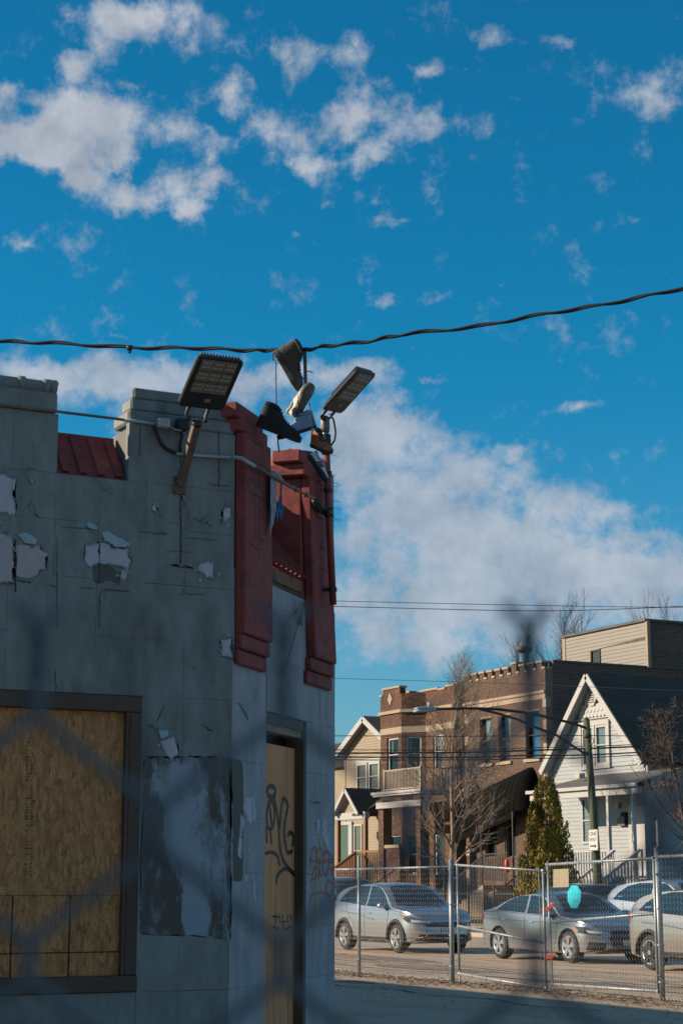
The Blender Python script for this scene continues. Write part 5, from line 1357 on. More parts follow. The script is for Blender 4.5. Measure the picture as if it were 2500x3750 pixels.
# brick porch piers with their caps
for (a, b, tp) in ((518, 578, 1140), (950, 1002, 1085)):
    x0, x1 = fz('E1', a, 1500, yv + .2)[0], fz('E1', b, 1500, yv + .2)[0]; zt = fz('E1', a, tp, yv + .2)[1]
    MB().bx(x0 + .01, x1 - .01, yv + .2, yv + .62, 0, zt).build('pier_core', m_mortd, tf)
    bricks(tf, (x0, yv + .2, 0), (1, 0, 0), x1 - x0, .2, zt - .1, (0, -1, 0), [], .25, .098, m_bd, m_mortd, skip=0)
    MB().bx(x0 - .06, x1 + .06, yv + .12, yv + .68, zt + .002, zt + .12).build('pier_cap', m_bd, tf)
x0, x1 = fz('E1', 605, 1700, yv + .2)[0], fz('E1', 758, 1700, yv + .2)[0]; zt = fz('E1', 680, 1650, yv + .2)[1]
MB().bx(x0, x1, yv + .22, yv + .5, 0, zt).build('porch_wall', m_mortd, tf)
bricks(tf, (x0, yv + .22, 0), (1, 0, 0), x1 - x0, .2, zt, (0, -1, 0), [], .25, .098, m_bd, m_mortd, skip=0)
MB().bx(x0 - .05, x1 + .05, yv + .14, yv + .55, zt + .002, zt + .14).build('porch_wall_cap', m_lime, tf)
sx0, sx1 = fz('E1', 760, 1800, yv)[0], fz('E1', 985, 1800, yv)[0]
for k in range(6):
    MB().bx(sx0, sx1, yv - 1.8 + k * .3, yv - 1.5 + k * .3 + .02, .1, .35 + k * .17).build('step', m_lime, tf)
MB().bx(vx0, vx1, yv + .03 + .02, yb - .05, .1, 1.35).build('porch_floor', m_conc, tf)
for xs_ in (sx0, sx1):
    beam(tf, (xs_, yv - 1.9, 1.2), (xs_, yv, 2.3), .04, .04, m_iron, 'handrail')
    balusters(tf, (xs_, yv - 1.9, 0), (xs_, yv, 0), .3, 1.2, 1.3, 2.3, 14, m_iron, r=.011)

# ---- cream house with gable, left
yc = 43.0
px_, pz = fz('E1', 335, 155, yc - .4); tx, tz = fz('E1', 25, 575, yc - .4); ex = 2 * px_ - tx
ch = thing('cream_house', 'cream sided gable house with white trim and a small porch, leftmost house', 'building', (px_, yc, 0))
def roofpair(parent, px_, pz, hw, tz, y0, y1, th, m, rake, rw=.2, m_under=None):
    for s_ in (-1, 1):
        a = np.array([px_, 0, pz]); b = np.array([px_ + s_ * hw, 0, tz]); d = b - a; n = np.array([d[2], 0, -d[0]]); n = n / np.linalg.norm(n)
        if n[2] < 0: n = -n
        vs = []
        for yy in (y0, y1):
            for p in (a, b, b + n * th, a + n * th): vs.append((p[0], yy, p[2]))
        MB().add(vs, [(0, 1, 2, 3), (4, 7, 6, 5), (0, 4, 5, 1), (1, 5, 6, 2), (2, 6, 7, 3), (3, 7, 4, 0)]).build('roof_slope', m, parent)
        if m_under:
            vs = []
            for yy in (y0 + .02, y0 + .55):
                for p in (a - n * .002, b - n * .002, b - n * .03, a - n * .03): vs.append((p[0], yy, p[2]))
            MB().add(vs, [(0, 1, 2, 3), (4, 7, 6, 5), (0, 4, 5, 1), (1, 5, 6, 2), (2, 6, 7, 3), (3, 7, 4, 0)]).build('soffit', m_under, parent)
        vs = []
        for yy in (y0 - .03, y0 + .005 - .008):
            for p in (a + n * (th * .8), b + n * (th * .8), b - n * (rw - th), a - n * (rw - th)): vs.append((p[0], yy, p[2]))
        MB().add(vs, [(0, 1, 2, 3), (4, 7, 6, 5), (0, 4, 5, 1), (1, 5, 6, 2), (2, 6, 7, 3), (3, 7, 4, 0)]).build('rake_board', rake, parent)
hwc = px_ - tx
roofpair(ch, px_, pz, hwc, tz, yc - .4, yc + 11, .12, m_shing, m_wht, .30, m_wht)
cwx0, cwx1 = px_ - hwc + .35, px_ + hwc - .35
MB().bx(cwx0 + .02, cwx1 - .02, yc + .02, yc + 10, 0, tz + .3).build('wall', m_cream, ch)
slope = (pz - tz) / hwc
MB().prism([(cwx0 + .05, yc + .02, tz + .3), (cwx1 - .05, yc + .02, tz + .3), (px_, yc + .02, pz - .2)], (0, .2, 0)).build('gable_wall', m_cream, ch)
cw0 = uw('E1', 270, 405, 650, 968, yc, 0); cw1 = uw('E1', 408, 548, 640, 968, yc, 0)
czt = max(cw0[3], cw1[3]); czb = min(cw0[2], cw1[2]) - .2
def cream_rows(z):
    half = min(hwc - .35, (pz - .18 - z) / slope) if z > tz else hwc - .35
    a, b = px_ - half, px_ + half
    if czb < z < czt: return [(a, cw0[0]), (cw1[1], b)]
    return [(a, b)]
siding(ch, cream_rows, 3.2, pz - .3, yc, .135, m_cream)
siding(ch, lambda z: [(cwx0, cwx1)], 1.3, 3.2, yc, .135, m_cream)
for c_ in (cw0, cw1): window(ch, c_[0] + .06, c_[1] - .06, czb + .1, czt - .1, yc - .03, m_f=m_wht, dep=.01, fw=.12, curtain=(m_curg, .1, 1, .5))
MB().bx(cw0[0], cw1[1], yc - .06, yc - .031, czt - .1, czt + .08).build('window_head', m_wht, ch)
MB().bx(cwx0 - .06, cwx0 + .06, yc - .05, yc + .02, 1.2, tz + .2).build('corner_board', m_cream, ch)
# porch of the cream house
yp = 40.6
gp = fz('E1', 130, 975, yp); gl = fz('E1', 22, 1200, yp)
ghw = gp[0] - gl[0]
roofpair(ch, gp[0], gp[1], ghw * 1.35, gp[1] - (gp[1] - gl[1]) * 1.35, yp, yc - .02, .10, m_shing, m_wht, .2, m_wht)
gzb = fz('E1', 200, 1285, yp)[1]
MB().prism([(gp[0] - ghw * .95, yp + .35, gzb + .2), (gp[0] + ghw * .95, yp + .35, gzb + .2), (gp[0], yp + .35, gp[1] - .12)], (0, .1, 0)).build('porch_gable', m_cream, ch)
MB().bx(gp[0] - 2.2, gp[0] + 1.55, yp + .25, yp + .5, gzb - .12, gzb + .2).build('porch_beam', m_wht, ch)
ra, rb_ = gp[0] + .35, cwx1 + .6
vs = [(ra, yp + .2, gzb + .12), (rb_, yp + .2, gzb + .12), (rb_, yc - .02, gp[1]), (ra, yc - .02, gp[1])]
MB().prism(vs[::-1], (0, 0, -.08)).build('porch_roof', m_shing, ch)
for xx in (55, 368):
    x0 = fz('E1', xx, 1500, yp + .35)[0]; MB().bx(x0 - .08, x0 + .08, yp + .3, yp + .46, .3, gzb - .12).build('porch_post', m_wood, ch)
pf = fz('E1', 200, 1830, yp + .3)[1]
MB().bx(cwx0 - .3, cwx1 + .5, yp + .2, yc - .04, .15, 1.25).build('porch_floor', m_wood2, ch)
rzt = fz('E1', 300, 1690, yp + .35)[1]
r0, r1 = fz('E1', 245, 1700, yp + .35)[0], fz('E1', 530, 1700, yp + .35)[0]
beam(ch, (r0, yp + .36, rzt), (r1, yp + .36, rzt), .10, .09, m_wood, 'porch_rail')
balusters(ch, (r0, yp + .36, 0), (r1, yp + .36, 0), 1.3, rzt - .05, 1.3, rzt - .05, 12, m_wood, r=.03)
h0 = fz('E1', 235, 1695, yp - .1); h1 = fz('E1', 25, 1870, yp - 2.0)
beam(ch, (h0[0], yp, h0[1]), (h1[0], yp - 2.0, h1[1]), .10, .10, m_wood, 'stair_rail')
balusters(ch, (h0[0], yp, 0), (h1[0], yp - 2.0, 0), .9, h0[1], .2, h1[1], 12, m_wood, r=.03)
d0 = uw('E1', 85, 195, 1385, 1680, yc, 0)
MB().bx(d0[0], d0[1], yc - .09, yc - .035, 1.25, d0[3]).build('door', mat('dark_green_door', (.025, .075, .05), .6, var=.1), ch)
MB().bx(d0[0] - .02, d0[1] + .35, yc - .12, yc - .032, d0[3] + .002, d0[3] + .16).build('door_trim', m_wht, ch)
MB().bx(d0[1] + .002, d0[1] + .38, yc - .12, yc - .034, 1.25, d0[3]).build('door_trim', m_wht, ch)
window(ch, d0[1] + .5, d0[1] + 1.35, 1.9, d0[3], yc - .04, m_f=m_wht, dep=.01, fw=.09)
# dark roofed house behind, only its roof edge shows
dr = thing('dark_roof_house', 'dark shingled roof edge showing left of the cream gable', 'building', (px_ - 7, 52, 0))
x0, z0 = fz('E1', 15, 355, 52); x1, z1 = fz('E1', 190, 360, 52)
MB().bx(x0 - 8, x1 + 4, 52.3, 60, 0, z0 - 1.9).build('wall', m_cream, dr)
MB().prism([(x0 - 8.4, 52, z0 - 2.0), (x1 + 4.4, 52, z0 - 2.0), (x1 + 4.4, 56, z0), (x0 - 8.4, 56, z0)], (0, -.05, .12)).build('roof_slope', m_shing, dr)

# ---- white gable house, right
yw = 39.6; yr = yw - .42
gpx, gpz = fz('E3', 637, 92, yr); glx, glz = fz('E3', 200, 1035, yr); grx, grz = fz('E3', 1222, 915, yr)
whw = (grx - glx) / 2; gpx2 = (glx + grx) / 2
gez = (glz + grz) / 2
wh = thing('white_gable_house', 'white sided house with steep gable, porch and long front stairs', 'building', (gpx, yw, 0))
roofpair(wh, gpx, gpz, (gpx - glx), gez, yr, yw + 12, .14, m_shing, m_wht, .26, mat('blue_white_soffit', (.27, .32, .33), .7, var=.05))
hw = gpx - glx; sl_ = (gpz - gez) / hw
wx0, wx1 = gpx - hw + .42, gpx + hw - .42
MB().bx(wx0 + .02, wx1 - .0, yw + .02, yw + 12, 0, gez + .3).build('wall', m_side, wh)
MB().prism([(wx0 + .1, yw + .02, gez + .3), (wx1 - .1, yw + .02, gez + .3), (gpx, yw + .02, gpz - .25)], (0, .2, 0)).build('gable_wall', m_side, wh)
zsc = fz('E3', 720, 505, yw)[1]; zv = fz('E3', 705, 280, yw)
gw = uw('E3', 588, 878, 525, 985, yw, 0)
gbase = fz('E3', 600, 995, yw)[1] - .25
half_at = lambda z: max(0.02, (gpz - .14 - z) / sl_)
def wh_rows(z):
    h_ = min(half_at(z), hw - .3); a, b = gpx - h_, gpx + h_
    if gw[2] < z < gw[3]: return [(a, gw[0]), (gw[1], b)]
    return [(a, b)]
siding(wh, wh_rows, gbase - .3, zsc, yw, .145, m_side)
MB().bx(gpx - half_at(zsc) + .02, gpx + half_at(zsc) - .02, yw - .05, yw + .01, zsc + .004, zsc + .05).build('band_board', m_wht, wh)
# scalloped shingles, row over row
scm = {}
pitch_x, pitch_z = .235, .20
nrow = int((gpz - .5 - zsc) / pitch_z)
for j in range(nrow):
    z = zsc + .06 + j * pitch_z; h_ = half_at(z + .1) - .04
    n = int(2 * h_ / pitch_x)
    for i in range(n):
        x = gpx - n * pitch_x / 2 + (i + .5) * pitch_x
        if 'm' not in scm:
            ou = [(-.112, .30), (-.112, .09)] + [(-.112 * math.cos(k * math.pi / 6), .09 - .09 * math.sin(k * math.pi / 6)) for k in range(1, 6)] + [(.112, .09), (.112, .30)]
            n_ = len(ou)
            c_ = MB().add([(a, -.040 + .10 * (b), b) for a, b in ou] + [(a, -.012 + .10 * b, b) for a, b in ou], [tuple(range(n_)), tuple(range(n_, 2 * n_))[::-1]] + [(k, n_ + k, n_ + (k + 1) % n_, (k + 1) % n_) for k in range(n_)])
            me = c_.mesh('scalloped_shingle'); bm = bmesh.new(); bm.from_mesh(me); bmesh.ops.recalc_face_normals(bm, faces=bm.faces); bm.to_mesh(me); bm.free(); me.materials.append(m_wht); scm['m'] = me
        if abs(x - zv[0]) < .34 and abs(z + .12 - zv[1]) < .42: continue
        ob = bpy.data.objects.new('scalloped_shingle', scm['m']); col.objects.link(ob); ob.parent = wh
        ob.location = tuple(np.array([x, yw - .012 + (.0 if j % 2 else .004), z]) - ORG[wh.name])
oc = [(zv[0] + .33 * math.cos(R(22.5 + 45 * k)), yw - .03, zv[1] + .42 * math.sin(R(22.5 + 45 * k))) for k in range(8)]
gv = MB().prism(oc, (0, -.06, 0)).build('gable_vent', m_wht, wh)
for k in range(7):
    z = zv[1] - .27 + k * .085
    MB().bx(zv[0] - .2, zv[0] + .2, yw - .097, yw - .089, z, z + .035).build('vent_slot', m_dark, gv)
# pair of attic windows
xm = (gw[0] + gw[1]) / 2
for (a, b) in ((gw[0] + .16, xm - .05), (xm + .05, gw[1] - .16)):
    window(wh, a, b, gw[2] + .12, gw[3] - .16, yw - .03, m_f=m_wht, dep=.01, fw=.09, curtain=(m_curt, .25, 1, 0))
for (a, b, c, d) in ((gw[0], gw[0] + .16, gw[2], gw[3]), (gw[1] - .16, gw[1], gw[2], gw[3]), (xm - .05, xm + .05, gw[2] + .12, gw[3] - .16), (gw[0] + .161, gw[1] - .161, gw[3] - .16, gw[3]), (gw[0] + .161, gw[1] - .161, gw[2], gw[2] + .12)):
    MB().bx(a, b, yw - .10, yw - .0, c, d).build('window_trim', m_wht, wh)
# porch roof
yq = 37.4
q0 = fz('E4', 75, 195, yq); q1 = fz('E4', 1118, 128, yq)
zf = (q0[1] + q1[1]) / 2
qx0, qx1 = q0[0], q1[0]
MB().add([(qx0, yq, zf + .08), (qx1, yq, zf + .08), (qx1 - .3, yw - .03, gbase + .02), (qx0 + 1.0, yw - .03, gbase + .02), (qx0 + .05, yw + 1.5, zf + .08)], [(0, 1, 2, 3), (0, 3, 4)]).build('porch_roof', m_shng2, wh, fix=False)
MB().bx(qx0 - .04, qx1 + .04, yq - .05, yq + .02, zf - .02, zf + .10).build('gutter', m_wht, wh)
MB().bx(qx0 + .1, qx1 - .05, yq + .05, yq + .25, zf - .26, zf - .08).build('porch_beam', m_wht, wh)
MB().add([(qx0, yq, zf - .02), (qx1, yq, zf - .02), (qx1, yw, zf - .02), (qx0, yw, zf - .02)], [(0, 1, 2, 3)]).build('porch_ceiling', m_side, wh, fix=False)
sk = fz('E3', 582, 1035, (yq + yw) / 2); MB().cbx((sk[0], (yq + yw) / 2, sk[1] - .05), .26, .26, .16).build('roof_vent', m_wht, wh)
# downpipe at the right eave
pd0 = fz('E3', 1225, 925, yw - .1); pd1 = fz('E3', 1290, 1100, yw - .1)
tubeP('downpipe', [(grx - .1, yw - .35, gez - .1), (grx - .35, yw - .06, gez - .6), (grx - .35, yw - .06, zf)], .05, m_wht, wh, 8)
pfl = 1.75                                                   # porch floor height
MB().bx(qx0 + .2, qx1, yq + .1, yw - .05, .15, pfl).build('porch_floor', mat('grey_porch_boards', (.10, .10, .10), .8, var=.15), wh)
for xx in (855, 1092):
    x0 = fz('E4', xx, 400, yq + .15)[0]; MB().bx(x0 - .06, x0 + .06, yq + .09, yq + .21, pfl, zf - .26).build('porch_post', m_wht, wh)
x0 = fz('E4', 1335, 500, yw - .15)[0]; MB().bx(x0 - .05, x0 + .05, yw - .25, yw - .15, pfl, zf - .05).build('porch_post', m_wht, wh)
siding(wh, lambda z: [(wx0, wx1)], .4, zf - .05, yw, .145, m_side)
pw = uw('E4', 610, 752, 232, 680, yw, 0)
window(wh, pw[0], pw[1], pw[2], pw[3], yw - .04, m_f=m_wht, dep=.01, fw=.09)
pdx = fz('E4', 1075, 450, yw)[0]
MB().bx(pdx - .1, pdx + .85, yw - .08, yw - .031, pfl, zf - .5).build('door', m_wht, wh)
ml = fz('E4', 1005, 465, yw); MB().cbx((ml[0], yw - .1, ml[1]), .42, .12, .32).build('mail_box', mat('bronze_box', (.09, .06, .04), .5, var=.1), wh)
lm = fz('E4', 965, 315, yw); MB().cbx((lm[0], yw - .1, lm[1]), .12, .12, .2).build('wall_lamp', m_wht, wh)
MB().cbx((lm[0] + .35, yw - .1, lm[1] - .45), .3, .1, .4).build('door_wreath', m_dark, wh)
# stairs to the street with railings
stx0 = fz('E4', 880, 640, yq)[0]; stx1 = fz('E4', 1125, 625, yq)[0]
NS = 8
for k in range(NS):
    yy = yq + .1 - (k + 1) * .30
    MB().bx(stx0 + .05, stx1 - .05, yy, yy + .31, pfl - (k + 1) * .19 - .05, pfl - (k + 1) * .19 + .0).build('stair_tread', m_wht, wh)
    MB().bx(stx0 + .05, stx1 - .05, yy + .285, yy + .308, pfl - (k + 1) * .19 + .002, pfl - k * .19 - .052).build('stair_riser', m_side, wh)
ye = yq + .1 - NS * .30
for xs_ in (stx0, stx1):
    beam(wh, (xs_, yq + .1, pfl + .95), (xs_, ye, .2 + .95), .09, .07, m_wht, 'stair_rail')
    beam(wh, (xs_, yq + .1, pfl - .1), (xs_, ye, .1), .06, .24, m_wht, 'stair_stringer')
    balusters(wh, (xs_, yq + .05, 0), (xs_, ye, 0), pfl - .05, pfl + .92, .15, 1.12, 18, m_wht, r=.022)
    MB().bx(xs_ - .06, xs_ + .06, ye - .1, ye + .02, .15, 1.25).build('newel_post', m_wht, wh)
for (a, b) in ((qx0 + .3, stx0 - .05), (stx1 + .05, qx1)):
    beam(wh, (a, yq + .15, pfl + .95), (b, yq + .15, pfl + .95), .09, .06, m_wht, 'porch_rail')
    balusters(wh, (a, yq + .15, 0), (b, yq + .15, 0), pfl + .05, pfl + .93, pfl + .05, pfl + .93, max(3, int((b - a) / .16)), m_wht, r=.022)

# ------------------------------------------------------------------ cars
m_tyre = mat('tyre_rubber', (.016, .016, .017), .85, var=.15, vscale=30)
m_rim = mat('bright_alloy', (.55, .55, .56), .25, metal=.9, var=.05)
m_rimd = mat('dark_alloy', (.035, .035, .037), .35, metal=.6, var=.05)
m_cgl = mat('tinted_car_glass', (.012, .020, .022), .04, spec=.9, var=.05)
m_trim = mat('black_car_plastic', (.018, .018, .019), .55, var=.1)
m_hl = mat('headlamp_lens', (.40, .42, .45), .08, spec=.9, var=.1, vscale=20)
m_hld = mat('headlamp_housing', (.03, .032, .035), .1, spec=.8, var=.1)
m_amb = mat('amber_reflector', (.55, .14, .02), .25, var=.05)
m_tl = mat('red_tail_lens', (.50, .015, .01), .12, spec=.8, var=.1)
m_chr = mat('chrome', (.70, .70, .72), .12, metal=1.0, var=.03)
def paint(name, c, rough=.27): return mat(name, c, rough, metal=.72, var=.03, coat=1.0, spec=.5)
def pch(pts):
    xs = [p[0] for p in pts]; ys_ = [p[1] for p in pts]
    c_ = cat(pts, 10); X = np.array([p[0] for p in c_]); Y = np.array([p[1] for p in c_]); o_ = np.argsort(X)
    return lambda x: float(np.interp(x, X[o_], Y[o_]))
def car(name, label, pos, yaw, L, W, top, belt, zb, wb_f, wb_r, rw, cpaint, glass, ws, rwin, style, rim, clad=False, roofrail=False):
    """car body from its side profile: top and belt are (x, z) lists running rear (-L/2) to front (+L/2)"""
    t = thing(name, label, 'car', (pos[0], pos[1], .009), 'cars parked along the street', rz=yaw)
    ORG[t.name] = np.zeros(3)
    ft, fb = pch(top), pch(belt); hl = L / 2; hwid = W / 2
    def plan(x):
        d = hl - abs(x); a = .62 if x > 0 else .40
        if d >= a: return hwid
        f = max(0.0, d) / a
        return hwid * (.60 + .40 * (1 - (1 - f) ** 2.3)) if f > 0 else hwid * .60
    def bot(x):
        d = hl - abs(x); return zb + max(0, .35 - d) * .35
    xs_ = sorted(set([-hl + L * i / 60 for i in range(61)] + [hl - k for k in (.01, .03, .05)] + [-hl + k for k in (.01, .03, .05)]))
    rings = []
    for x in xs_:
        tz_ = ft(x); bz = bot(x); bl = min(fb(x), tz_ - .035); p = plan(x)
        gh = max(0.0, tz_ - bl); edge = min(.06, gh * .4)
        pts = [(0, bz), (p * .55, bz), (p * .86, bz + .005)]
        for k in range(7):
            f = k / 6; z = bz + .05 + (bl - bz - .05) * f
            pts.append((p * (.94 + .06 * math.sin(math.pi * min(1, .18 + f * .62))) - (.022 if .38 < f < .6 else 0) * 0, z))
        y0 = pts[-1][0]
        zt2 = tz_ - edge
        tum = .30
        for k in range(1, 5):
            f = k / 4; z = bl + (zt2 - bl) * f
            pts.append((max(.05, y0 - .03 * min(1, gh / .2) - tum * (z - bl)), z))
        ye = pts[-1][0]
        for k in range(1, 6):
            f = k / 5; pts.append((ye * (1 - f ** 1.25) if k < 5 else 0.0, zt2 + edge * (1 - (1 - f) ** 2.2)))
        rings.append(pts)
    n = len(rings[0]); vs = []; m_ = 2 * n - 2
    for x, pts in zip(xs_, rings):
        vs += [(x, -p[0], p[1]) for p in pts] + [(x, p[0], p[1]) for p in pts[-2:0:-1]]
    fs = []
    for i in range(len(xs_) - 1):
        for k in range(m_): fs.append((i * m_ + k, i * m_ + (k + 1) % m_, (i + 1) * m_ + (k + 1) % m_, (i + 1) * m_ + k))
    fs += [tuple(range(m_))[::-1], tuple((len(xs_) - 1) * m_ + k for k in range(m_))]
    me = MB().add(vs, fs).mesh('body')
    bm = bmesh.new(); bm.from_mesh(me); bmesh.ops.recalc_face_normals(bm, faces=bm.faces); bm.to_mesh(me)
    bvh = BVHTree.FromBMesh(bm); bm.free()
    body = bpy.data.objects.new('body', me); col.objects.link(body)
    cut = MB()
    for wx in (wb_f, wb_r):
        for s_ in (-1, 1):
            cut.tube([(wx, s_ * (hwid - .30), rw), (wx, s_ * (hwid + .2), rw)], rw + .055, 28)
    cme = cut.mesh('cut'); bm = bmesh.new(); bm.from_mesh(cme); bmesh.ops.recalc_face_normals(bm, faces=bm.faces); bm.to_mesh(cme); bm.free()
    co = bpy.data.objects.new('cut', cme); col.objects.link(co)
    bo = body.modifiers.new('b', 'BOOLEAN'); bo.object = co; bo.operation = 'DIFFERENCE'; bo.solver = 'EXACT'
    dg = bpy.context.evaluated_depsgraph_get(); dg.update()
    nme = bpy.data.meshes.new_from_object(body.evaluated_get(dg))
    bpy.data.objects.remove(body); bpy.data.objects.remove(co)
    nme.materials.clear(); nme.materials.append(cpaint)
    nme.name = 'body'
    bd = link('body', nme, None, t)
    nme.polygons.foreach_set('use_smooth', [True] * len(nme.polygons))
    try: nme.set_sharp_from_angle(angle=R(38))
    except Exception: pass
    def patch(nm, poly, view, m, parent=None, off=.006, sub=4):
        """polygon drawn in a view projected on to the body: 'side' (x, z) both sides when mirrored, 'front'/'rear' (y, z), 'top' (x, y)"""
        outs = []
        for s_ in ((-1, 1) if view in ('side', 'front2', 'rear2') else (1,)):
            bm = bmesh.new()
            if view == 'side': pts = [Vector((a, s_ * 2.0, b)) for a, b in poly]; d = Vector((0, -s_, 0))
            elif view in ('front', 'front2'): pts = [Vector((4.0, s_ * a, b)) for a, b in poly]; d = Vector((-1, 0, 0))
            elif view in ('rear', 'rear2'): pts = [Vector((-4.0, s_ * a, b)) for a, b in poly]; d = Vector((1, 0, 0))
            else: pts = [Vector((a, b, 3.0)) for a, b in poly]; d = Vector((0, 0, -1))
            f = bm.faces.new([bm.verts.new(p) for p in pts])
            bmesh.ops.triangulate(bm, faces=[f])
            for _ in range(sub): 
                bmesh.ops.subdivide_edges(bm, edges=[e for e in bm.edges if e.calc_length() > .09], cuts=1, use_grid_fill=False)
                bmesh.ops.triangulate(bm, faces=bm.faces[:])
            bad = []
            for v in bm.verts:
                hit = bvh.ray_cast(v.co, d)
                if hit[0] is None: bad.append(v); continue
                v.co = hit[0] + hit[1] * off
            bmesh.ops.delete(bm, geom=bad, context='VERTS')
            bmesh.ops.recalc_face_normals(bm, faces=bm.faces)
            for f in bm.faces:
                if f.normal.dot(d) > 0: f.normal_flip()
            mm_ = bpy.data.meshes.new(nm); bm.to_mesh(mm_); bm.free()
            outs.append(link(nm, mm_, m, parent or t, smooth=True))
        return outs
    def line(nm, pts, view, m, r=.006):
        for s_ in ((-1, 1) if view == 'side' else (1,)):
            c3 = []
            for a, b in cat(pts, 6):
                if view == 'side': hit = bvh.ray_cast(Vector((a, s_ * 2, b)), Vector((0, -s_, 0)))
                elif view == 'front': hit = bvh.ray_cast(Vector((4, a, b)), Vector((-1, 0, 0)))
                else: hit = bvh.ray_cast(Vector((a, b, 3)), Vector((0, 0, -1)))
                if hit[0] is not None: c3.append(np.array(hit[0]) + np.array(hit[1]) * .001)
            if len(c3) > 1: MB().tube(c3, r, 5).build(nm, m, t)
    for w_ in glass: patch('side_window', w_, 'side', m_cgl)
    patch('windshield', ws, 'top', m_cgl, sub=5)
    patch('rear_window', rwin, 'top', m_cgl, sub=5)
    # wheels
    for wx in (wb_f, wb_r):
        for s_ in (-1, 1):
            yo = s_ * (hwid - .015)
            prof = [(rw * .68, 0), (rw * .90, 0), (rw * .97, -.02), (rw, -.05), (rw, -.17), (rw * .95, -.20), (rw * .6, -.21)]
            N = 28; vs = []; fs = []
            for (r_, d) in prof:
                for k in range(N):
                    an = 2 * math.pi * k / N; vs.append((wx + r_ * math.cos(an), yo + s_ * d, rw + r_ * math.sin(an)))
            for i in range(len(prof) - 1):
                for k in range(N): fs.append((i * N + k, i * N + (k + 1) % N, (i + 1) * N + (k + 1) % N, (i + 1) * N + k))
            wheel = MB().add(vs, fs).build('wheel', m_tyre, t, smooth=True)
            rim_m = m_rim
            MB().tube([(wx, yo - s_ * .012, rw), (wx, yo - s_ * .02, rw)], rw * .67, N).build('wheel_well_disc', m_trim, wheel)
            vs = []; fs = []
            for (r_, d) in ((rw * .69, .004), (rw * .66, .006), (rw * .60, -.004), (rw * .585, -.012)):
                for k in range(N): an = 2 * math.pi * k / N; vs.append((wx + r_ * math.cos(an), yo + s_ * d, rw + r_ * math.sin(an)))
            for i in range(3):
                for k in range(N): fs.append((i * N + k, i * N + (k + 1) % N, (i + 1) * N + (k + 1) % N, (i + 1) * N + k))
            MB().add(vs, fs).build('rim', rim_m, wheel, smooth=True)
            for k in range(5):
                an = 2 * math.pi * k / 5 + .3
                for da in (-.16, .16) if rim == 'double' else (0,):
                    a0 = an + da * .6; a1 = an + da
                    p0 = np.array([wx + .05 * math.cos(a0), yo - s_ * .002, rw + .05 * math.sin(a0)]); p1 = np.array([wx + rw * .64 * math.cos(a1), yo + s_ * .002, rw + rw * .64 * math.sin(a1)])
                    dd = p1 - p0; sd = np.array([-dd[2], 0, dd[0]]) / np.linalg.norm(dd)
                    wd = .022 if rim == 'double' else .045
                    MB().obx(p0 - sd * wd * 1.2, dd, sd * wd * 2.4, (0, s_ * .016, 0)).build('spoke', rim_m if rim != 'dark' else m_rimd, wheel)
            MB().tube([(wx, yo, rw), (wx, yo + s_ * .014, rw)], .045, 12).build('hub_cap', rim_m, wheel)
    if clad:
        for wx in (wb_f, wb_r):
            for s_ in (-1, 1):
                pts = []
                for k in range(19):
                    an = R(-8 + 196 * k / 18); pts.append((wx + (rw + .075) * math.cos(an), s_ * (hwid - .004), rw + (rw + .075) * math.sin(an)))
                MB().tube(pts, .035, 6).build('arch_trim', m_trim, t)
        patch('sill_trim', [(wb_r + rw + .12, zb + .005), (wb_f - rw - .12, zb + .005), (wb_f - rw - .12, zb + .13), (wb_r + rw + .12, zb + .13)], 'side', m_trim, sub=3)
    return t, patch, line, bvh, plan
def common(t, patch, line, L, belt_z, doors, handles, mir, cp):
    for d in doors: line('door_seam', d, 'side', m_trim, .005)
    for (x, z) in handles:
        patch('door_handle', [(x - .09, z - .016), (x + .09, z - .012), (x + .09, z + .018), (x - .09, z + .014)], 'side', m_chr, off=.022, sub=2)
    (mx_, my_, mz_) = mir
    for s_ in (-1, 1):
        vs = []; n = 10
        for i, (dx, sc_) in enumerate(((-.085, .75), (-.06, .95), (0, 1.0), (.06, .8), (.09, .35))):
            for k in range(n):
                an = 2 * math.pi * k / n; vs.append((mx_ + dx, s_ * my_ + .10 * sc_ * math.cos(an), mz_ + .068 * sc_ * math.sin(an)))
        fs = [(i * n + k, i * n + (k + 1) % n, (i + 1) * n + (k + 1) % n, (i + 1) * n + k) for i in range(4) for k in range(n)] + [tuple(range(n))[::-1], tuple(4 * n + k for k in range(n))]
        mr = MB().add(vs, fs).build('side_mirror', cp, t, smooth=True)
        MB().tube([(mx_ + .02, s_ * (my_ - .06), mz_ - .04), (mx_ + .04, s_ * (my_ - .20), mz_ - .09)], .03, 6).build('mirror_stalk', m_trim, mr)
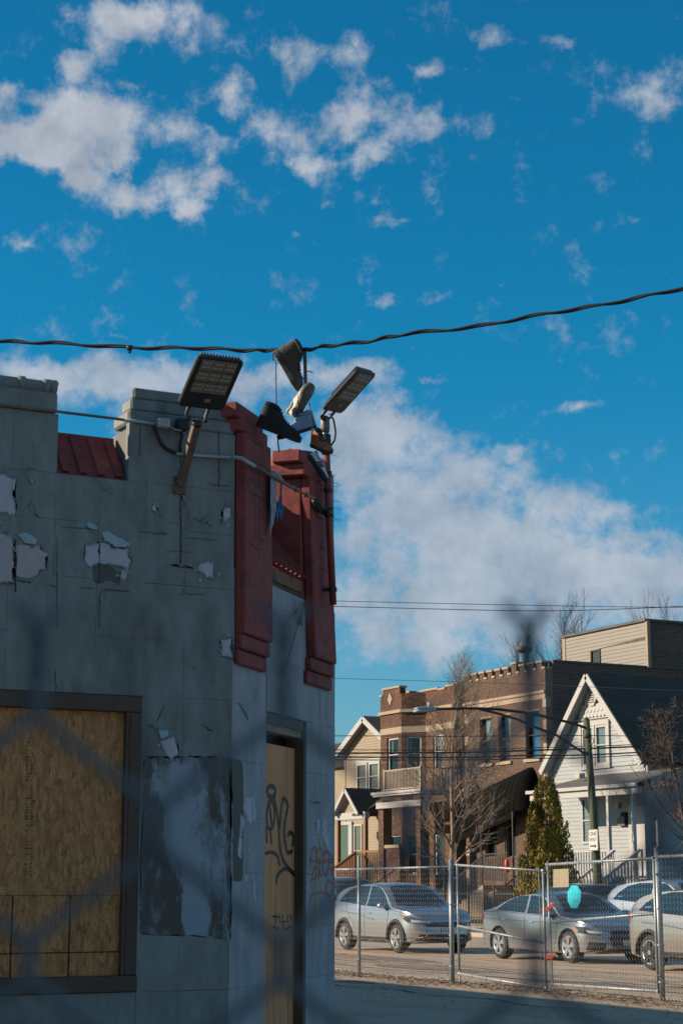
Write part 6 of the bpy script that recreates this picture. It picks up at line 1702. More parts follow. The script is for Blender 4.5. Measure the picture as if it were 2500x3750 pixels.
def suv(name, label, pos, yaw, cp, L=4.33, W=1.80, H=1.62, rim='double', kind='near'):
    k = L / 4.33; h = H / 1.62
    top = [(-2.165 * k, .72 * h), (-2.13 * k, 1.0 * h), (-2.05 * k, 1.14 * h), (-1.75 * k, 1.43 * h), (-1.4 * k, 1.55 * h), (-.8 * k, 1.61 * h), (-.2 * k, 1.62 * h), (.25 * k, 1.56 * h), (.62 * k, 1.38 * h), (1.08 * k, 1.08 * h), (1.5 * k, 1.02 * h), (1.85 * k, .94 * h), (2.06 * k, .82 * h), (2.14 * k, .68 * h), (2.165 * k, .52 * h)]
    belt = [(-2.165 * k, .70 * h), (-2.0 * k, 1.08 * h), (-1.6 * k, 1.10 * h), (-.5 * k, 1.03 * h), (.6 * k, .985 * h), (1.1 * k, .97 * h), (1.7 * k, .89 * h), (2.0 * k, .79 * h), (2.165 * k, .46 * h)]
    gl = [[(-1.66 * k, 1.16 * h), (-.28 * k, 1.07 * h), (-.28 * k, 1.535 * h), (-.8 * k, 1.53 * h), (-1.2 * k, 1.46 * h), (-1.5 * k, 1.31 * h)],
          [(-.20 * k, 1.065 * h), (.92 * k, 1.02 * h), (.80 * k, 1.12 * h), (.50 * k, 1.36 * h), (.18 * k, 1.52 * h), (-.20 * k, 1.535 * h)]]
    ws = [(1.10 * k, 0), (1.07 * k, .42), (.98 * k, .68), (.30 * k, .50), (.27 * k, 0), (.30 * k, -.50), (.98 * k, -.68), (1.07 * k, -.42)]
    rw_ = [(-2.02 * k, -.58), (-2.06 * k, 0), (-2.02 * k, .58), (-1.62 * k, .52), (-1.58 * k, 0), (-1.62 * k, -.52)]
    r = car(name, label, pos, yaw, L, W, top, belt, .22, 1.30 * k, -1.31 * k, .335 * (1 + (h - 1) * .5), cp, gl, ws, rw_, 'suv', rim, clad=True)
    t, patch, line, bvh, plan = r
    common(t, patch, line, L, 1.0, [[(-.24 * k, .35), (-.24 * k, .7), (-.24 * k, 1.05 * h)], [(.86 * k, .42), (.92 * k, .75), (.95 * k, 1.0 * h)], [(-1.0 * k, .75), (-1.15 * k, .95), (-1.25 * k, 1.12 * h)]], [(.0, .90 * h), (-1.38 * k, 1.22 * h)], (.80 * k, W / 2 + .10, 1.08 * h), cp)
    patch('headlight', [(1.50 * k, .88 * h), (1.80 * k, .70 * h), (2.12 * k, .66 * h), (2.12 * k, .75 * h), (1.85 * k, .85 * h)], 'side', m_hld)
    patch('headlight_lens', [(.42, .68 * h), (.80, .71 * h), (.80, .77 * h), (.42, .73 * h)], 'front2', m_hl, off=.012)
    patch('turn_lamp', [(1.56 * k, .86 * h), (1.68 * k, .80 * h), (1.72 * k, .83 * h), (1.62 * k, .88 * h)], 'side', m_amb, off=.012)
    patch('grille', [(-.52, .60 * h), (.52, .60 * h), (.62, .74 * h), (-.62, .74 * h)], 'front', m_trim, off=.01)
    patch('grille_bar', [(-.60, .715 * h), (.60, .715 * h), (.60, .745 * h), (-.60, .745 * h)], 'front', m_chr, off=.018)
    patch('lower_intake', [(-.72, .30 * h), (.72, .30 * h), (.66, .44 * h), (-.66, .44 * h)], 'front', m_trim, off=.008)
    patch('license_plate', [(-.16, .47), (.16, .47), (.16, .58), (-.16, .58)], 'front', m_wht, off=.016)
    patch('fog_trim', [(1.72 * k, .34), (2.1 * k, .36), (2.1 * k, .385), (1.72 * k, .37)], 'side', m_chr, off=.01)
    patch('tail_light', [(-2.10 * k, .92 * h), (-1.80 * k, 1.02 * h), (-1.78 * k, 1.10 * h), (-2.08 * k, 1.12 * h)], 'side', m_tl, off=.012)
    patch('tail_light_rear', [(.42, .93 * h), (.80, .93 * h), (.80, 1.08 * h), (.42, 1.05 * h)], 'rear2', m_tl, off=.012)
    patch('rear_plate', [(-.2, .78), (.2, .78), (.2, .9), (-.2, .9)], 'rear', m_wht, off=.014)
    patch('rear_bumper_trim', [(-.75, .26), (.75, .26), (.75, .44), (-.75, .44)], 'rear', m_trim, off=.008)
    line('body_crease', [(-1.5 * k, .93 * h), (-.6 * k, .86 * h), (.3 * k, .74 * h)], 'side', cp, .012)
    line('hood_seam', [(1.15 * k, -.66), (1.6 * k, -.60), (2.0 * k, -.5)], 'top', m_trim, .004); line('hood_seam', [(1.15 * k, .66), (1.6 * k, .60), (2.0 * k, .5)], 'top', m_trim, .004)
    line('wiper', [(1.06 * k, -.45), (1.0 * k, -.1), (.98 * k, .2)], 'top', m_trim, .008)
    return t, patch, line
def sedan(name, label, pos, yaw, cp, L=4.46, W=1.80, H=1.42, rim='double'):
    k = L / 4.46; h = H / 1.42
    top = [(-2.23 * k, .66 * h), (-2.19 * k, .92 * h), (-2.08 * k, 1.02 * h), (-1.75 * k, 1.06 * h), (-1.35 * k, 1.20 * h), (-.85 * k, 1.36 * h), (-.35 * k, 1.415 * h), (0, 1.42 * h), (.35 * k, 1.36 * h), (.70 * k, 1.19 * h), (1.08 * k, .98 * h), (1.5 * k, .92 * h), (1.9 * k, .82 * h), (2.12 * k, .70 * h), (2.20 * k, .58 * h), (2.23 * k, .44 * h)]
    belt = [(-2.23 * k, .62 * h), (-2.1 * k, .93 * h), (-1.6 * k, .99 * h), (-.5 * k, .955 * h), (.6 * k, .91 * h), (1.1 * k, .88 * h), (1.7 * k, .81 * h), (2.05 * k, .67 * h), (2.23 * k, .40 * h)]
    gl = [[(-1.42 * k, 1.035 * h), (-.30 * k, .985 * h), (-.30 * k, 1.345 * h), (-.75 * k, 1.32 * h), (-1.1 * k, 1.21 * h)],
          [(-.22 * k, .98 * h), (.92 * k, .935 * h), (.78 * k, 1.04 * h), (.45 * k, 1.23 * h), (.15 * k, 1.335 * h), (-.22 * k, 1.35 * h)]]
    ws = [(1.08 * k, 0), (1.05 * k, .42), (.95 * k, .66), (.36 * k, .49), (.33 * k, 0), (.36 * k, -.49), (.95 * k, -.66), (1.05 * k, -.42)]
    rw_ = [(-1.68 * k, -.52), (-1.72 * k, 0), (-1.68 * k, .52), (-.98 * k, .46), (-.94 * k, 0), (-.98 * k, -.46)]
    r = car(name, label, pos, yaw, L, W, top, belt, .19, 1.36 * k, -1.28 * k, .325, cp, gl, ws, rw_, 'sedan', rim)
    t, patch, line, bvh, plan = r
    common(t, patch, line, L, .95, [[(-.26 * k, .33), (-.26 * k, .6), (-.26 * k, .96 * h)], [(.90 * k, .36), (.95 * k, .65), (.96 * k, .9 * h)], [(-1.0 * k, .62), (-1.2 * k, .85), (-1.36 * k, 1.0 * h)]], [(-.0, .80 * h), (-1.05 * k, .84 * h)], (.78 * k, W / 2 + .10, .98 * h), cp)
    patch('headlight', [(1.56 * k, .74 * h), (1.70 * k, .62 * h), (2.14 * k, .56 * h), (2.14 * k, .64 * h), (1.9 * k, .73 * h)], 'side', m_hld)
    patch('headlight_lens', [(.46, .58 * h), (.80, .61 * h), (.82, .67 * h), (.46, .62 * h)], 'front2', m_hl, off=.012)
    patch('turn_lamp', [(1.58 * k, .73 * h), (1.70 * k, .63 * h), (1.74 * k, .65 * h), (1.64 * k, .73 * h)], 'side', m_amb, off=.012)
    patch('grille', [(-.40, .32), (.40, .32), (.46, .50), (.36, .66 * h), (-.36, .66 * h), (-.46, .50)], 'front', m_trim, off=.012)
    patch('side_intake', [(.52, .27), (.82, .28), (.80, .44), (.56, .42)], 'front2', m_trim, off=.01)
    patch('front_lip', [(-.8, .215), (.8, .215), (.8, .245), (-.8, .245)], 'front', m_chr, off=.014)
    patch('license_plate', [(-.16, .36), (.16, .36), (.16, .47), (-.16, .47)], 'front', m_wht, off=.02)
    patch('tail_light', [(-2.16 * k, .78 * h), (-1.90 * k, .84 * h), (-1.90 * k, .93 * h), (-2.14 * k, .92 * h)], 'side', m_tl, off=.012)
    patch('tail_light_rear', [(.40, .80 * h), (.80, .80 * h), (.80, .93 * h), (.40, .91 * h)], 'rear2', m_tl, off=.012)
    patch('sill_strip', [(-.85 * k, .235), (.92 * k, .235), (.92 * k, .26), (-.85 * k, .26)], 'side', m_chr, off=.008)
    line('body_crease', [(-1.9 * k, .86 * h), (-.6 * k, .82 * h), (.5 * k, .80 * h), (1.5 * k, .76 * h)], 'side', cp, .010)
    line('window_strip', [(-1.5 * k, 1.015 * h), (-.3 * k, .965 * h), (.95 * k, .915 * h)], 'side', m_chr, .008)
    line('hood_seam', [(1.15 * k, -.62), (1.6 * k, -.56), (2.0 * k, -.45)], 'top', m_trim, .004); line('hood_seam', [(1.15 * k, .62), (1.6 * k, .56), (2.0 * k, .45)], 'top', m_trim, .004)
    return t, patch, line
def wheel_x(px, py, ny):
    """street position of a tyre seen at a pixel, on the line y = ny"""
    return float(onY(px, py, ny)[0])
p_sil = paint('silver_car_paint', (.36, .36, .37)); p_gry = paint('grey_silver_car_paint', (.29, .295, .31)); p_bei = paint('warm_silver_car_paint', (.32, .295, .27))
p_blk = paint('black_car_paint', (.012, .013, .016), .25); p_blu = paint('dark_blue_grey_car_paint', (.06, .085, .11), .3); p_sl2 = paint('light_silver_car_paint', (.42, .43, .45))
ny = 21.4                                     # kerb-side tyres of the near row
hx = wheel_x(1460, 3440, ny + .1)
suv('silver_crossover', 'silver crossover with black wheel arches behind the fence, nearest the corner store', (hx - 1.30, ny + .90), 0.0, p_sil)
axw = wheel_x(2100, 3470, ny + .5)
sedan('grey_sedan', 'silver grey sedan with five spoke wheels behind the gate', (axw - 1.36, ny + 1.25), 0.0, p_gry)
cxw = wheel_x(2375, 3500, ny)
suv('beige_silver_crossover', 'warm silver crossover cut off by the right edge, nearest car', (cxw + 1.31 * 1.05, ny + .92), 0.0, p_bei, L=4.55, W=1.84, H=1.52, rim='dark')
y2 = 28.0
sedan('black_sedan', 'black sedan parked on the far side behind the grey sedan', (fz('s', 2140, 3226, y2)[0] + .1, y2), 0.0, p_blk, L=4.8, W=1.85, H=1.60)
sx_ = fz('s', 2340, 3280, y2)[0]
suv('light_silver_suv', 'light silver sport utility with red tail light by the right fence post', (sx_ + 2.25, y2 - .3), 0.0, p_sl2, L=4.6, W=1.86, H=1.70)
suv('dark_blue_suv', 'dark blue grey sport utility half hidden behind the corner store', (fz('s', 1262, 3260, y2)[0] - .3, y2 + .2), 0.0, p_blu, L=4.9, W=1.9, H=1.80)

# ------------------------------------------------------------------ wire fence and gates along the lot
m_wire = mat('galvanised_wire', (.28, .285, .28), .45, metal=.4, var=.15, vscale=30)
m_post = mat('galvanised_post', (.27, .30, .315), .5, metal=.4, var=.15, vscale=10)
m_tie = mat('dark_tie_wire', (.08, .08, .08), .6, var=.1)
def chain_mesh(name, P00, P10, P01, P11, parent, a=.040, r=.00125, lift=.004):
    """woven diamond mesh between four corners (bottom left, bottom right, top left, top right)"""
    P00, P10, P01, P11 = (np.array(p, float) for p in (P00, P10, P01, P11))
    Wd = np.linalg.norm(P10 - P00); H = np.linalg.norm(P01 - P00)
    nc = max(2, int(round(Wd / a))); nr = max(2, int(round(H / a)))
    nrm = np.cross(P10 - P00, P01 - P00); nrm /= np.linalg.norm(nrm)
    def P(i, j): u, v = i / nc, j / nr; return (P00 * (1 - u) + P10 * u) * (1 - v) + (P01 * (1 - u) + P11 * u) * v
    mb = MB()
    for i in range(nc):
        pts = []
        for j in range(nr + 1):
            right = (j + i) % 2
            q_ = P(i + right, j) + nrm * (lift if right else -lift) * .5
            pts.append(q_)
        mb.tube(pts, r, 3, caps=False)
    o = mb.build(name, m_wire, parent, fix=False); o['kind'] = 'stuff'; return o
YFN = 16.0
def gx(px, py=3580, y=YFN): return float(onY(px, py, y)[0])
def gpt(px, py, y=YFN): p = onY(px, py, y); return np.array([p[0], y, p[2]])
fence = thing('chain_link_fence', 'galvanised chain link fence panels on round posts beside the gates', 'fence', (gx(1655), YFN, 0))
xp = [gx(1160), gx(1315), gx(1655), gx(2420), gx(2900)]
zt = [1.86, 1.86, 1.88, 1.97, 2.0]
for i, (px, rr, top) in enumerate(((1160, .03, 3150), (1315, .032, 3140), (1655, .040, 3153), (2420, .046, 3108), (2900, .035, 3080))):
    zz = onY(px, top, YFN)[2]
    MB().tube([(xp[i], YFN, -.1), (xp[i], YFN, zz)], rr, 12).build('post', m_post, fence, smooth=True)
    MB().tube([(xp[i], YFN, zz), (xp[i], YFN, zz + .012), (xp[i], YFN, zz + .035)], [rr * 1.12, rr * 1.12, rr * .4], 12).build('post_cap', m_post, fence)
    for zb in (.25, .75, 1.25, zt[i] - .05):
        MB().tube([(xp[i], YFN, zb), (xp[i], YFN, zb + .022)], rr * 1.22, 12).build('clamp_band', m_post, fence)
for (i, j) in ((0, 1), (1, 2), (3, 4)):
    a = np.array([xp[i], YFN - .0, zt[i]]); b = np.array([xp[j], YFN, zt[j]])
    MB().tube([a, b], .021, 8).build('top_rail', m_post, fence, smooth=True)
    ms = chain_mesh('wire_mesh', (xp[i], YFN - .03, .03), (xp[j], YFN - .03, .03), (xp[i], YFN - .03, zt[i] + .03), (xp[j], YFN - .03, zt[j] + .03), fence)
    n = int(np.linalg.norm(b - a) / .32)
    for k in range(1, n):
        p = a + (b - a) * k / n; d = (b - a) / np.linalg.norm(b - a)
        MB().tube([p - d * .006, p + d * .006], .0245, 8).build('tie', m_tie, fence)
def gate(name, label, ya, yb_, pxs, hinge_left):
    """leaf from four picture corners: top left, top right, bottom left, bottom right, and the middle rail's ends"""
    (tl, tr, bl, br, ml, mr) = pxs
    xa, xb = onY(*bl, ya)[0], onY(*br, yb_)[0]
    G0, G1 = np.array([xa, ya, 0]), np.array([xb, yb_, 0]); d = (G1 - G0) / np.linalg.norm(G1 - G0); n = np.array([d[1], -d[0], 0])
    f = lambda p: onPl(*p, G0, n)
    TL, TR, BL_, BR_, ML, MR = map(f, (tl, tr, bl, br, ml, mr))
    t = thing(name, label, 'gate', tuple(BL_), 'two leaves of the wire gate')
    for nm, a, b in (('top_rail', TL, TR), ('bottom_rail', BL_, BR_), ('middle_rail', ML, MR), ('stile', BL_, TL), ('stile', BR_, TR)):
        MB().tube([a, b], .021, 8).build(nm, m_post, t, smooth=True)
    for a, b in ((TL, TR), (BL_, BR_), (ML, MR)):
        k_ = int(np.linalg.norm(b - a) / .33); dd = (b - a) / np.linalg.norm(b - a)
        for k in range(1, k_):
            p = a + (b - a) * k / k_; MB().tube([p - dd * .006, p + dd * .006], .0245, 8).build('tie', m_tie, t)
    for P_ in (TL, TR, BL_, BR_):
        MB().tube([P_ - d * .02, P_ + d * .02], .028, 8).build('corner_elbow', m_post, t)
    o = -n * .028
    chain_mesh('wire_mesh', BL_ + n * .028, BR_ + n * .028, TL + n * .028, TR + n * .028, t)
    side = (BL_, TL) if hinge_left else (BR_, TR)
    for k in (.12, .88):
        p = side[0] + (side[1] - side[0]) * k; e = p + d * (-.10 if hinge_left else .10)
        MB().tube([p, e], .014, 6).build('hinge', m_tie, t)
    st = (BR_, TR) if hinge_left else (BL_, TL)
    MB().tube([st[0] + d * (.07 if not hinge_left else -.07) + n * .03, st[1] + d * (.07 if not hinge_left else -.07) + n * .03 + UPZ * .06], .007, 6).build('tension_bar', m_post, t)
    return t, TL, TR, BL_, BR_, n, d
gl_ = gate('gate_leaf', 'left wire gate leaf sagging towards its latch side', 16.0, 16.25, ((1673, 3168), (1987, 3189), (1681, 3566), (1998, 3619), (1674, 3390), (1992, 3453)), True)
gr_ = gate('gate_leaf', 'right wire gate leaf carrying a tan plate and a cyan octagon', 16.30, 15.95, ((2002, 3166), (2391, 3143), (2020, 3604), (2408, 3630), (2013, 3377), (2398, 3345)), False)
MB().tube([gl_[3] + np.array([.02, 0, -.45]) + UPZ * .0, gl_[3] + np.array([.02, 0, .05])], .016, 8).build('drop_rod', m_post, gl_[0])
# plates wired to the right leaf
GP, GN, GD = gr_[3], gr_[5], gr_[6]
def on_gate(z, x, y, off): return onPl(*S(z, x, y), GP + GN * off, GN)
m_tan = mat('tan_painted_plate', (.30, .245, .165), .7, var=.08, vscale=10)
m_cyan = mat('cyan_painted_plate', (.0, .46, .60), .6, var=.05)
pl = [on_gate('8', *p, -.03) for p in ((637, 392), (748, 388), (746, 257), (637, 262))]
o = MB().prism(pl, GN * .004).build('tan_plate', m_tan); tag(o, 'blank tan square plate wired to the right gate leaf', 'plate')
c_ = on_gate('8', 672, 345, -.024); MB().tube([c_, c_ + GN * .006], .018, 8).build('plate_bolt', m_wht, o)
oc = [on_gate('8', *p, -.03) for p in ((765, 540), (808, 540), (833, 490), (836, 425), (808, 377), (768, 377), (738, 425), (740, 490))]
o = MB().prism(oc, GN * .004).build('cyan_octagon_plate', m_cyan); tag(o, 'bright cyan octagon plate hanging on the right gate leaf', 'plate')
c_ = on_gate('8', 782, 494, -.024); MB().obx(c_, GD * .05, GN * .003, UPZ * .03).build('plate_sticker', m_lstk, o)
# red chains
m_chain = mat('orange_red_chain', (.50, .06, .025), .5, var=.1)
def link_mesh():
    mb = MB(); pts = []
    for k in range(13):
        an = 2 * math.pi * k / 12; pts.append((.020 * math.cos(an) + (.012 if math.cos(an) > 0 else -.012), .014 * math.sin(an), 0))
    mb.tube(pts, .006, 6, caps=False); me = mb.mesh('chain_link'); me.materials.append(m_chain); return me
lk = link_mesh()
def chain(label, pts):
    c2 = cat(pts, 30); P_ = [on_gate('8', *p, .05) for p in c2]
    t = thing('padlock_chain', label, 'chain', tuple(P_[0]), 'red chains on the gate')
    acc = 0; last = None; k = 0
    for i in range(1, len(P_)):
        acc += np.linalg.norm(P_[i] - P_[i - 1])
        if acc >= .044:
            acc = 0; dd = Vector(P_[i] - P_[i - 1]).normalized()
            ob = bpy.data.objects.new('chain_link', lk); col.objects.link(ob); ob.parent = t
            up_ = Vector(GN) if k % 2 else dd.cross(Vector(GN)); x_ = dd; z_ = (up_ - x_ * up_.dot(x_)).normalized(); y__ = z_.cross(x_)
            mt = Matrix([[x_[r_], y__[r_], z_[r_], (P_[i] - P_[0])[r_]] for r_ in range(3)] + [[0, 0, 0, 1]])
            ob.matrix_local = mt; k += 1
chain('orange red chain tying the gate leaves together at the upper rail', [(545, 540), (560, 556), (590, 550), (615, 540), (632, 522), (628, 512), (608, 530), (585, 545)])
chain('orange red chain tying the gate leaves together near the bottom', [(558, 862), (568, 888), (595, 900), (625, 894), (642, 882), (634, 874), (610, 886), (585, 880)])

# ------------------------------------------------------------------ leaf litter, stones and dirt
def litter(name, label, n, fx, fy, size, m, seed, zz=.008):
    r_ = random.Random(seed); mb = MB()
    for _ in range(n):
        x, y = fx(r_), fy(r_); s_ = r_.uniform(*size); a = r_.uniform(0, 6.28); tl = r_.uniform(-.6, .6)
        c, s = math.cos(a) * s_, math.sin(a) * s_; h_ = abs(tl) * s_ * .6 + .003
        mb.add([(x - c, y - s, zz), (x + s * .6, y - c * .6, zz + h_), (x + c, y + s, zz + h_ * .4), (x - s * .6, y + c * .6, zz)], [(0, 1, 2, 3)])
    o = mb.build(name, m, fix=False); tag(o, label, kind='stuff'); return o
m_leaf = mat('dry_leaf', (.17, .11, .06), .9, var=.4, vscale=8, perobj=.5)
m_stone = mat('loose_gravel', (.24, .205, .17), .95, var=.3, vscale=8, perobj=.4)
litter('leaf_litter', 'dry leaves and grit along the foot of the wire fence', 5200, lambda r_: r_.uniform(-34, -14), lambda r_: 15.75 + r_.gauss(0, .30), (.012, .045), m_leaf, 1)
litter('gravel_scatter', 'loose gravel strewn over the lot', 7000, lambda r_: r_.uniform(-38, -14), lambda r_: r_.uniform(12.5, 20), (.006, .028), m_stone, 2)
litter('verge_leaves', 'fallen leaves on the far verge', 2500, lambda r_: r_.uniform(-80, -20), lambda r_: r_.uniform(30.3, 35), (.03, .08), m_leaf, 4, .16)
def mound(name, label, cx, cy, rx, ry, h, m, seed):
    r_ = random.Random(seed); n = 26; vs = [(cx, cy, h)]; fs = []
    for j in range(1, 5):
        for k in range(n):
            an = 2 * math.pi * k / n; f = j / 4 * r_.uniform(.85, 1.15)
            vs.append((cx + rx * f * math.cos(an), cy + ry * f * math.sin(an), max(-.005, h * (1 - (j / 4) ** 1.5) * r_.uniform(.5, 1.2)) if j < 4 else -.01))
    for k in range(n): fs.append((0, 1 + k, 1 + (k + 1) % n))
    for j in range(3):
        for k in range(n): fs.append((1 + j * n + k, 1 + (j + 1) * n + k, 1 + (j + 1) * n + (k + 1) % n, 1 + j * n + (k + 1) % n))
    o = MB().add(vs, fs).build(name, m); tag(o, label, kind='stuff')
q_ = onZ(*S('7', 230, 1010)); mound('leaf_drift', 'drift of brown leaves in the road by the silver crossover', q_[0], q_[1] - .2, 1.6, .45, .05, m_leaf, 5)
q_ = onZ(*S('7', 690, 1240)); mound('dirt_clods', 'dark clods of dirt by the middle fence post', q_[0], q_[1], .5, .16, .05, m_soil, 6)

# ------------------------------------------------------------------ street light, sign, power lines
m_pole = mat('green_stained_pole', (.065, .075, .038), .85, var=.25, vscale=5, stretch=(1, 1, .2), c2=(.10, .10, .06), c2scale=3)
yq_ = 30.7
pt_ = onY(*S('E3', 641, 515), yq_); pb_ = onY(*S('E4', 755, 1050), yq_)
dirp = (pb_ - pt_) / (pb_[2] - pt_[2]); base = pt_ + dirp * (0.1 - pt_[2])
sl_t = thing('street_light', 'green street light pole with a long truss arm and pale blue lamp head', 'street light', tuple(base))
tubeP('pole', [base, pt_ + dirp * (.0)], [.135, .095], m_pole, sl_t, 12)
tubeP('pole_cap', [pt_, pt_ + UPZ * .08], [.10, .05], m_tie, sl_t, 10)
m_arm = mat('dark_arm_pipe', (.030, .028, .026), .6, var=.1)
xq = float(pt_[0])
def arm_pt(z, x, y): 
    p = onX(*S(z, x, y), xq); return np.array([xq, p[1], p[2]])
upper = [arm_pt('E3', 635, 590), arm_pt('E3', 540, 555), arm_pt('E3', 440, 528), arm_pt('E2', 1200, 880), arm_pt('E2', 900, 820), arm_pt('E2', 500, 772), arm_pt('E2', 200, 762), arm_pt('5', 1120, 324), arm_pt('5', 880, 328)]
lower = [arm_pt('E3', 625, 838), arm_pt('E3', 500, 755), arm_pt('E3', 340, 650), arm_pt('E2', 1050, 1030), arm_pt('E2', 800, 920), arm_pt('E2', 500, 830), arm_pt('E2', 250, 772)]
tubeP('arm_upper', upper, .040, m_arm, sl_t, 8); tubeP('arm_lower', lower, .036, m_arm, sl_t, 8)
h0, h1 = arm_pt('5', 885, 330), arm_pt('5', 705, 350)
m_head = mat('pale_blue_lamp_head', (.20, .32, .37), .5, var=.1)
dd = h1 - h0; n = 12; vs = []; prof = [(0, .05, .06), (.12, .10, .07), (.3, .14, .085), (.55, .17, .09), (.8, .17, .075), (.95, .12, .05), (1, .04, .02)]
for (f, w_, hh) in prof:
    for k in range(n):
        an = 2 * math.pi * k / n; zz = math.sin(an); vs.append(h0 + dd * f + np.array([1.0, 0, 0]) * w_ * math.cos(an) + UPZ * (hh * zz if zz > 0 else hh * .45 * zz))
hd = MB().add(vs, [(i * n + k, i * n + (k + 1) % n, (i + 1) * n + (k + 1) % n, (i + 1) * n + k) for i in range(len(prof) - 1) for k in range(n)] + [tuple(range(n))[::-1], tuple((len(prof) - 1) * n + k for k in range(n))]).build('lamp_head', m_head, sl_t, smooth=True)
pc = h0 + dd * .3 + UPZ * .08; tubeP('photocell', [pc, pc + UPZ * .13], .05, m_wht, sl_t, 10)
for k in range(9):
    p = h0 + dd * (.5 + k * .05) + UPZ * .07; MB().bx(p[0] - .1, p[0] + .1, p[1] - .01, p[1] + .01, p[2], p[2] + .035).build('cooling_fin', m_head, hd)
for zc in (('E3', 650, 670), ('E3', 655, 850)):
    p = onY(*S(*zc), yq_); tubeP('pole_band', [p - UPZ * .05, p + UPZ * .05], .125, m_arm, sl_t, 12)
lp = [onY(*S('E3', *k), yq_ - .1) for k in ((675, 690), (705, 690), (712, 725), (690, 755), (672, 740))]
tubeP('service_loop', lp, .014, m_blk, sl_t, 6)
# one way sign
ysn = yq_ - .22
s0 = onY(*S('E4', 663, 745), ysn); s1 = onY(*S('E4', 757, 540), ysn)
sx0, sx1 = float(s0[0]), float(onY(*S('E4', 752, 640), ysn)[0]); sz0, sz1 = float(s0[2]), float(s1[2])
sx0 = float(onY(*S('E4', 663, 640), ysn)[0])
sg = thing('one_way_sign', 'white one way sign with black arrow on the green pole', 'sign', ((sx0 + sx1) / 2, ysn, sz0))
m_sgn = mat('sign_white', (.47, .46, .43), .5, var=.05); m_sgb = mat('sign_black', (.012, .012, .013), .5, var=.05)
def rrect(x0, x1, z0, z1, y, r_):
    pts = []
    for (cx, cz, a0) in ((x1 - r_, z1 - r_, 0), (x0 + r_, z1 - r_, 90), (x0 + r_, z0 + r_, 180), (x1 - r_, z0 + r_, 270)):
        for k in range(5): an = R(a0 + 22.5 * k); pts.append((cx + r_ * math.cos(an), y, cz + r_ * math.sin(an)))
    return pts
MB().prism(rrect(sx0, sx1, sz0, sz1, ysn, .045), (0, -.004, 0)).build('sign_border', m_sgb, sg)
MB().prism(rrect(sx0 - .006, sx1 + .006, sz0 - .006, sz1 + .006, ysn + .004, .05), (0, -.0035, 0)).build('sign_panel', m_sgn, sg)
MB().prism(rrect(sx0 + .014, sx1 - .014, sz0 + .014, sz1 - .014, ysn - .0045, .038), (0, -.002, 0)).build('sign_face', m_sgn, sg)
W_, H_ = sx1 - sx0, sz1 - sz0
def word(txt, zc, h):
    cu = bpy.data.curves.new('lettering', 'FONT'); cu.body = txt; cu.align_x = 'CENTER'; cu.size = 1.0; cu.offset = .01
    tmp = bpy.data.objects.new('lettering', cu); col.objects.link(tmp)
    dg = bpy.context.evaluated_depsgraph_get(); dg.update()
    me = bpy.data.meshes.new_from_object(tmp.evaluated_get(dg)); bpy.data.objects.remove(tmp)
    co = np.array([v.co[:] for v in me.vertices]); mn, mxx = co.min(0), co.max(0)
    sx_2 = W_ * .76 / (mxx[0] - mn[0]); sz_2 = h / (mxx[1] - mn[1])
    org = ORG[sg.name]
    for v in me.vertices:
        a, b = v.co[0], v.co[1]
        v.co = ((sx0 + sx1) / 2 + (a - (mn[0] + mxx[0]) / 2) * sx_2 - org[0], ysn - .009 - org[1], zc + (b - mn[1]) * sz_2 - h / 2 - org[2])
    me.materials.clear(); link('lettering', me, m_sgb, sg)
word('ONE', sz1 - H_ * .20, H_ * .19); word('WAY', sz1 - H_ * .48, H_ * .19)
cz = sz0 + H_ * .21; xa, xb = sx0 + W_ * .16, sx1 - W_ * .14; xm = xb - W_ * .22
MB().prism([(xa, ysn - .0075, cz - .022), (xm, ysn - .0075, cz - .022), (xm, ysn - .0075, cz - .06), (xb, ysn - .0075, cz), (xm, ysn - .0075, cz + .06), (xm, ysn - .0075, cz + .022), (xa, ysn - .0075, cz + .022)], (0, -.002, 0)).build('arrow', m_sgb, sg)
MB().bx((sx0 + sx1) / 2 - .02, (sx0 + sx1) / 2 + .02, ysn + .006, ysn + .16, sz0 + .1, sz1 - .1).build('sign_bracket', m_tie, sg)
# lines overhead
def pline(label, pts, dep, r, m=m_blk):
    P_ = [atD(x, y, dep) for x, y in cat(pts, 8)]
    o = tubeP('power_line', P_, r, m, None, 5); tag(o, label, 'cable', 'power lines over the street'); return o
D_ = 53.0
def s5(x, y): return S('5', x, y)
def s6(x, y): return S('6', x, y)
pline('thin wire, topmost of the five lines crossing the houses', [(900, 2705), s5(60, 549), s5(1100, 552), s6(870, 968), s6(1560, 975), (2700, 2690)], D_, .012)
pline('thin wire just above the thickest line across the houses', [(900, 2750), s5(60, 664), s5(1120, 664), s6(400, 1058), s6(870, 1045), s6(1240, 1030), (2700, 2700)], D_, .012)
pline('thickest black cable, third of the five lines across the houses', [(900, 2764), s5(60, 692), s5(1130, 684), s6(400, 1077), s6(870, 1062), s6(1240, 1046), (2700, 2712)], D_ - .3, .026)
pline('black cable, fourth of the five lines across the houses', [(900, 2770), s5(60, 722), s5(1130, 726), s6(400, 1112), s6(870, 1107), s6(1270, 1088), (2700, 2740)], D_ - .5, .022)
pline('lowest of the five lines crossing the houses', [(900, 2775), s5(60, 745), s5(1130, 745), s6(400, 1133), s6(870, 1127), s6(1270, 1106), (2700, 2748)], D_ - .2, .015)
pline('upper of the two thin lines high above the rooftops', [(1000, 2194), (1235, 2201), (1750, 2213), (2250, 2222), (2500, 2224), (2700, 2226)], 58, .010)
pline('lower of the two thin lines high above the rooftops', [(1000, 2215), (1235, 2221), (1750, 2234), (2000, 2237), (2250, 2231), (2500, 2220), (2700, 2208)], 58, .012)
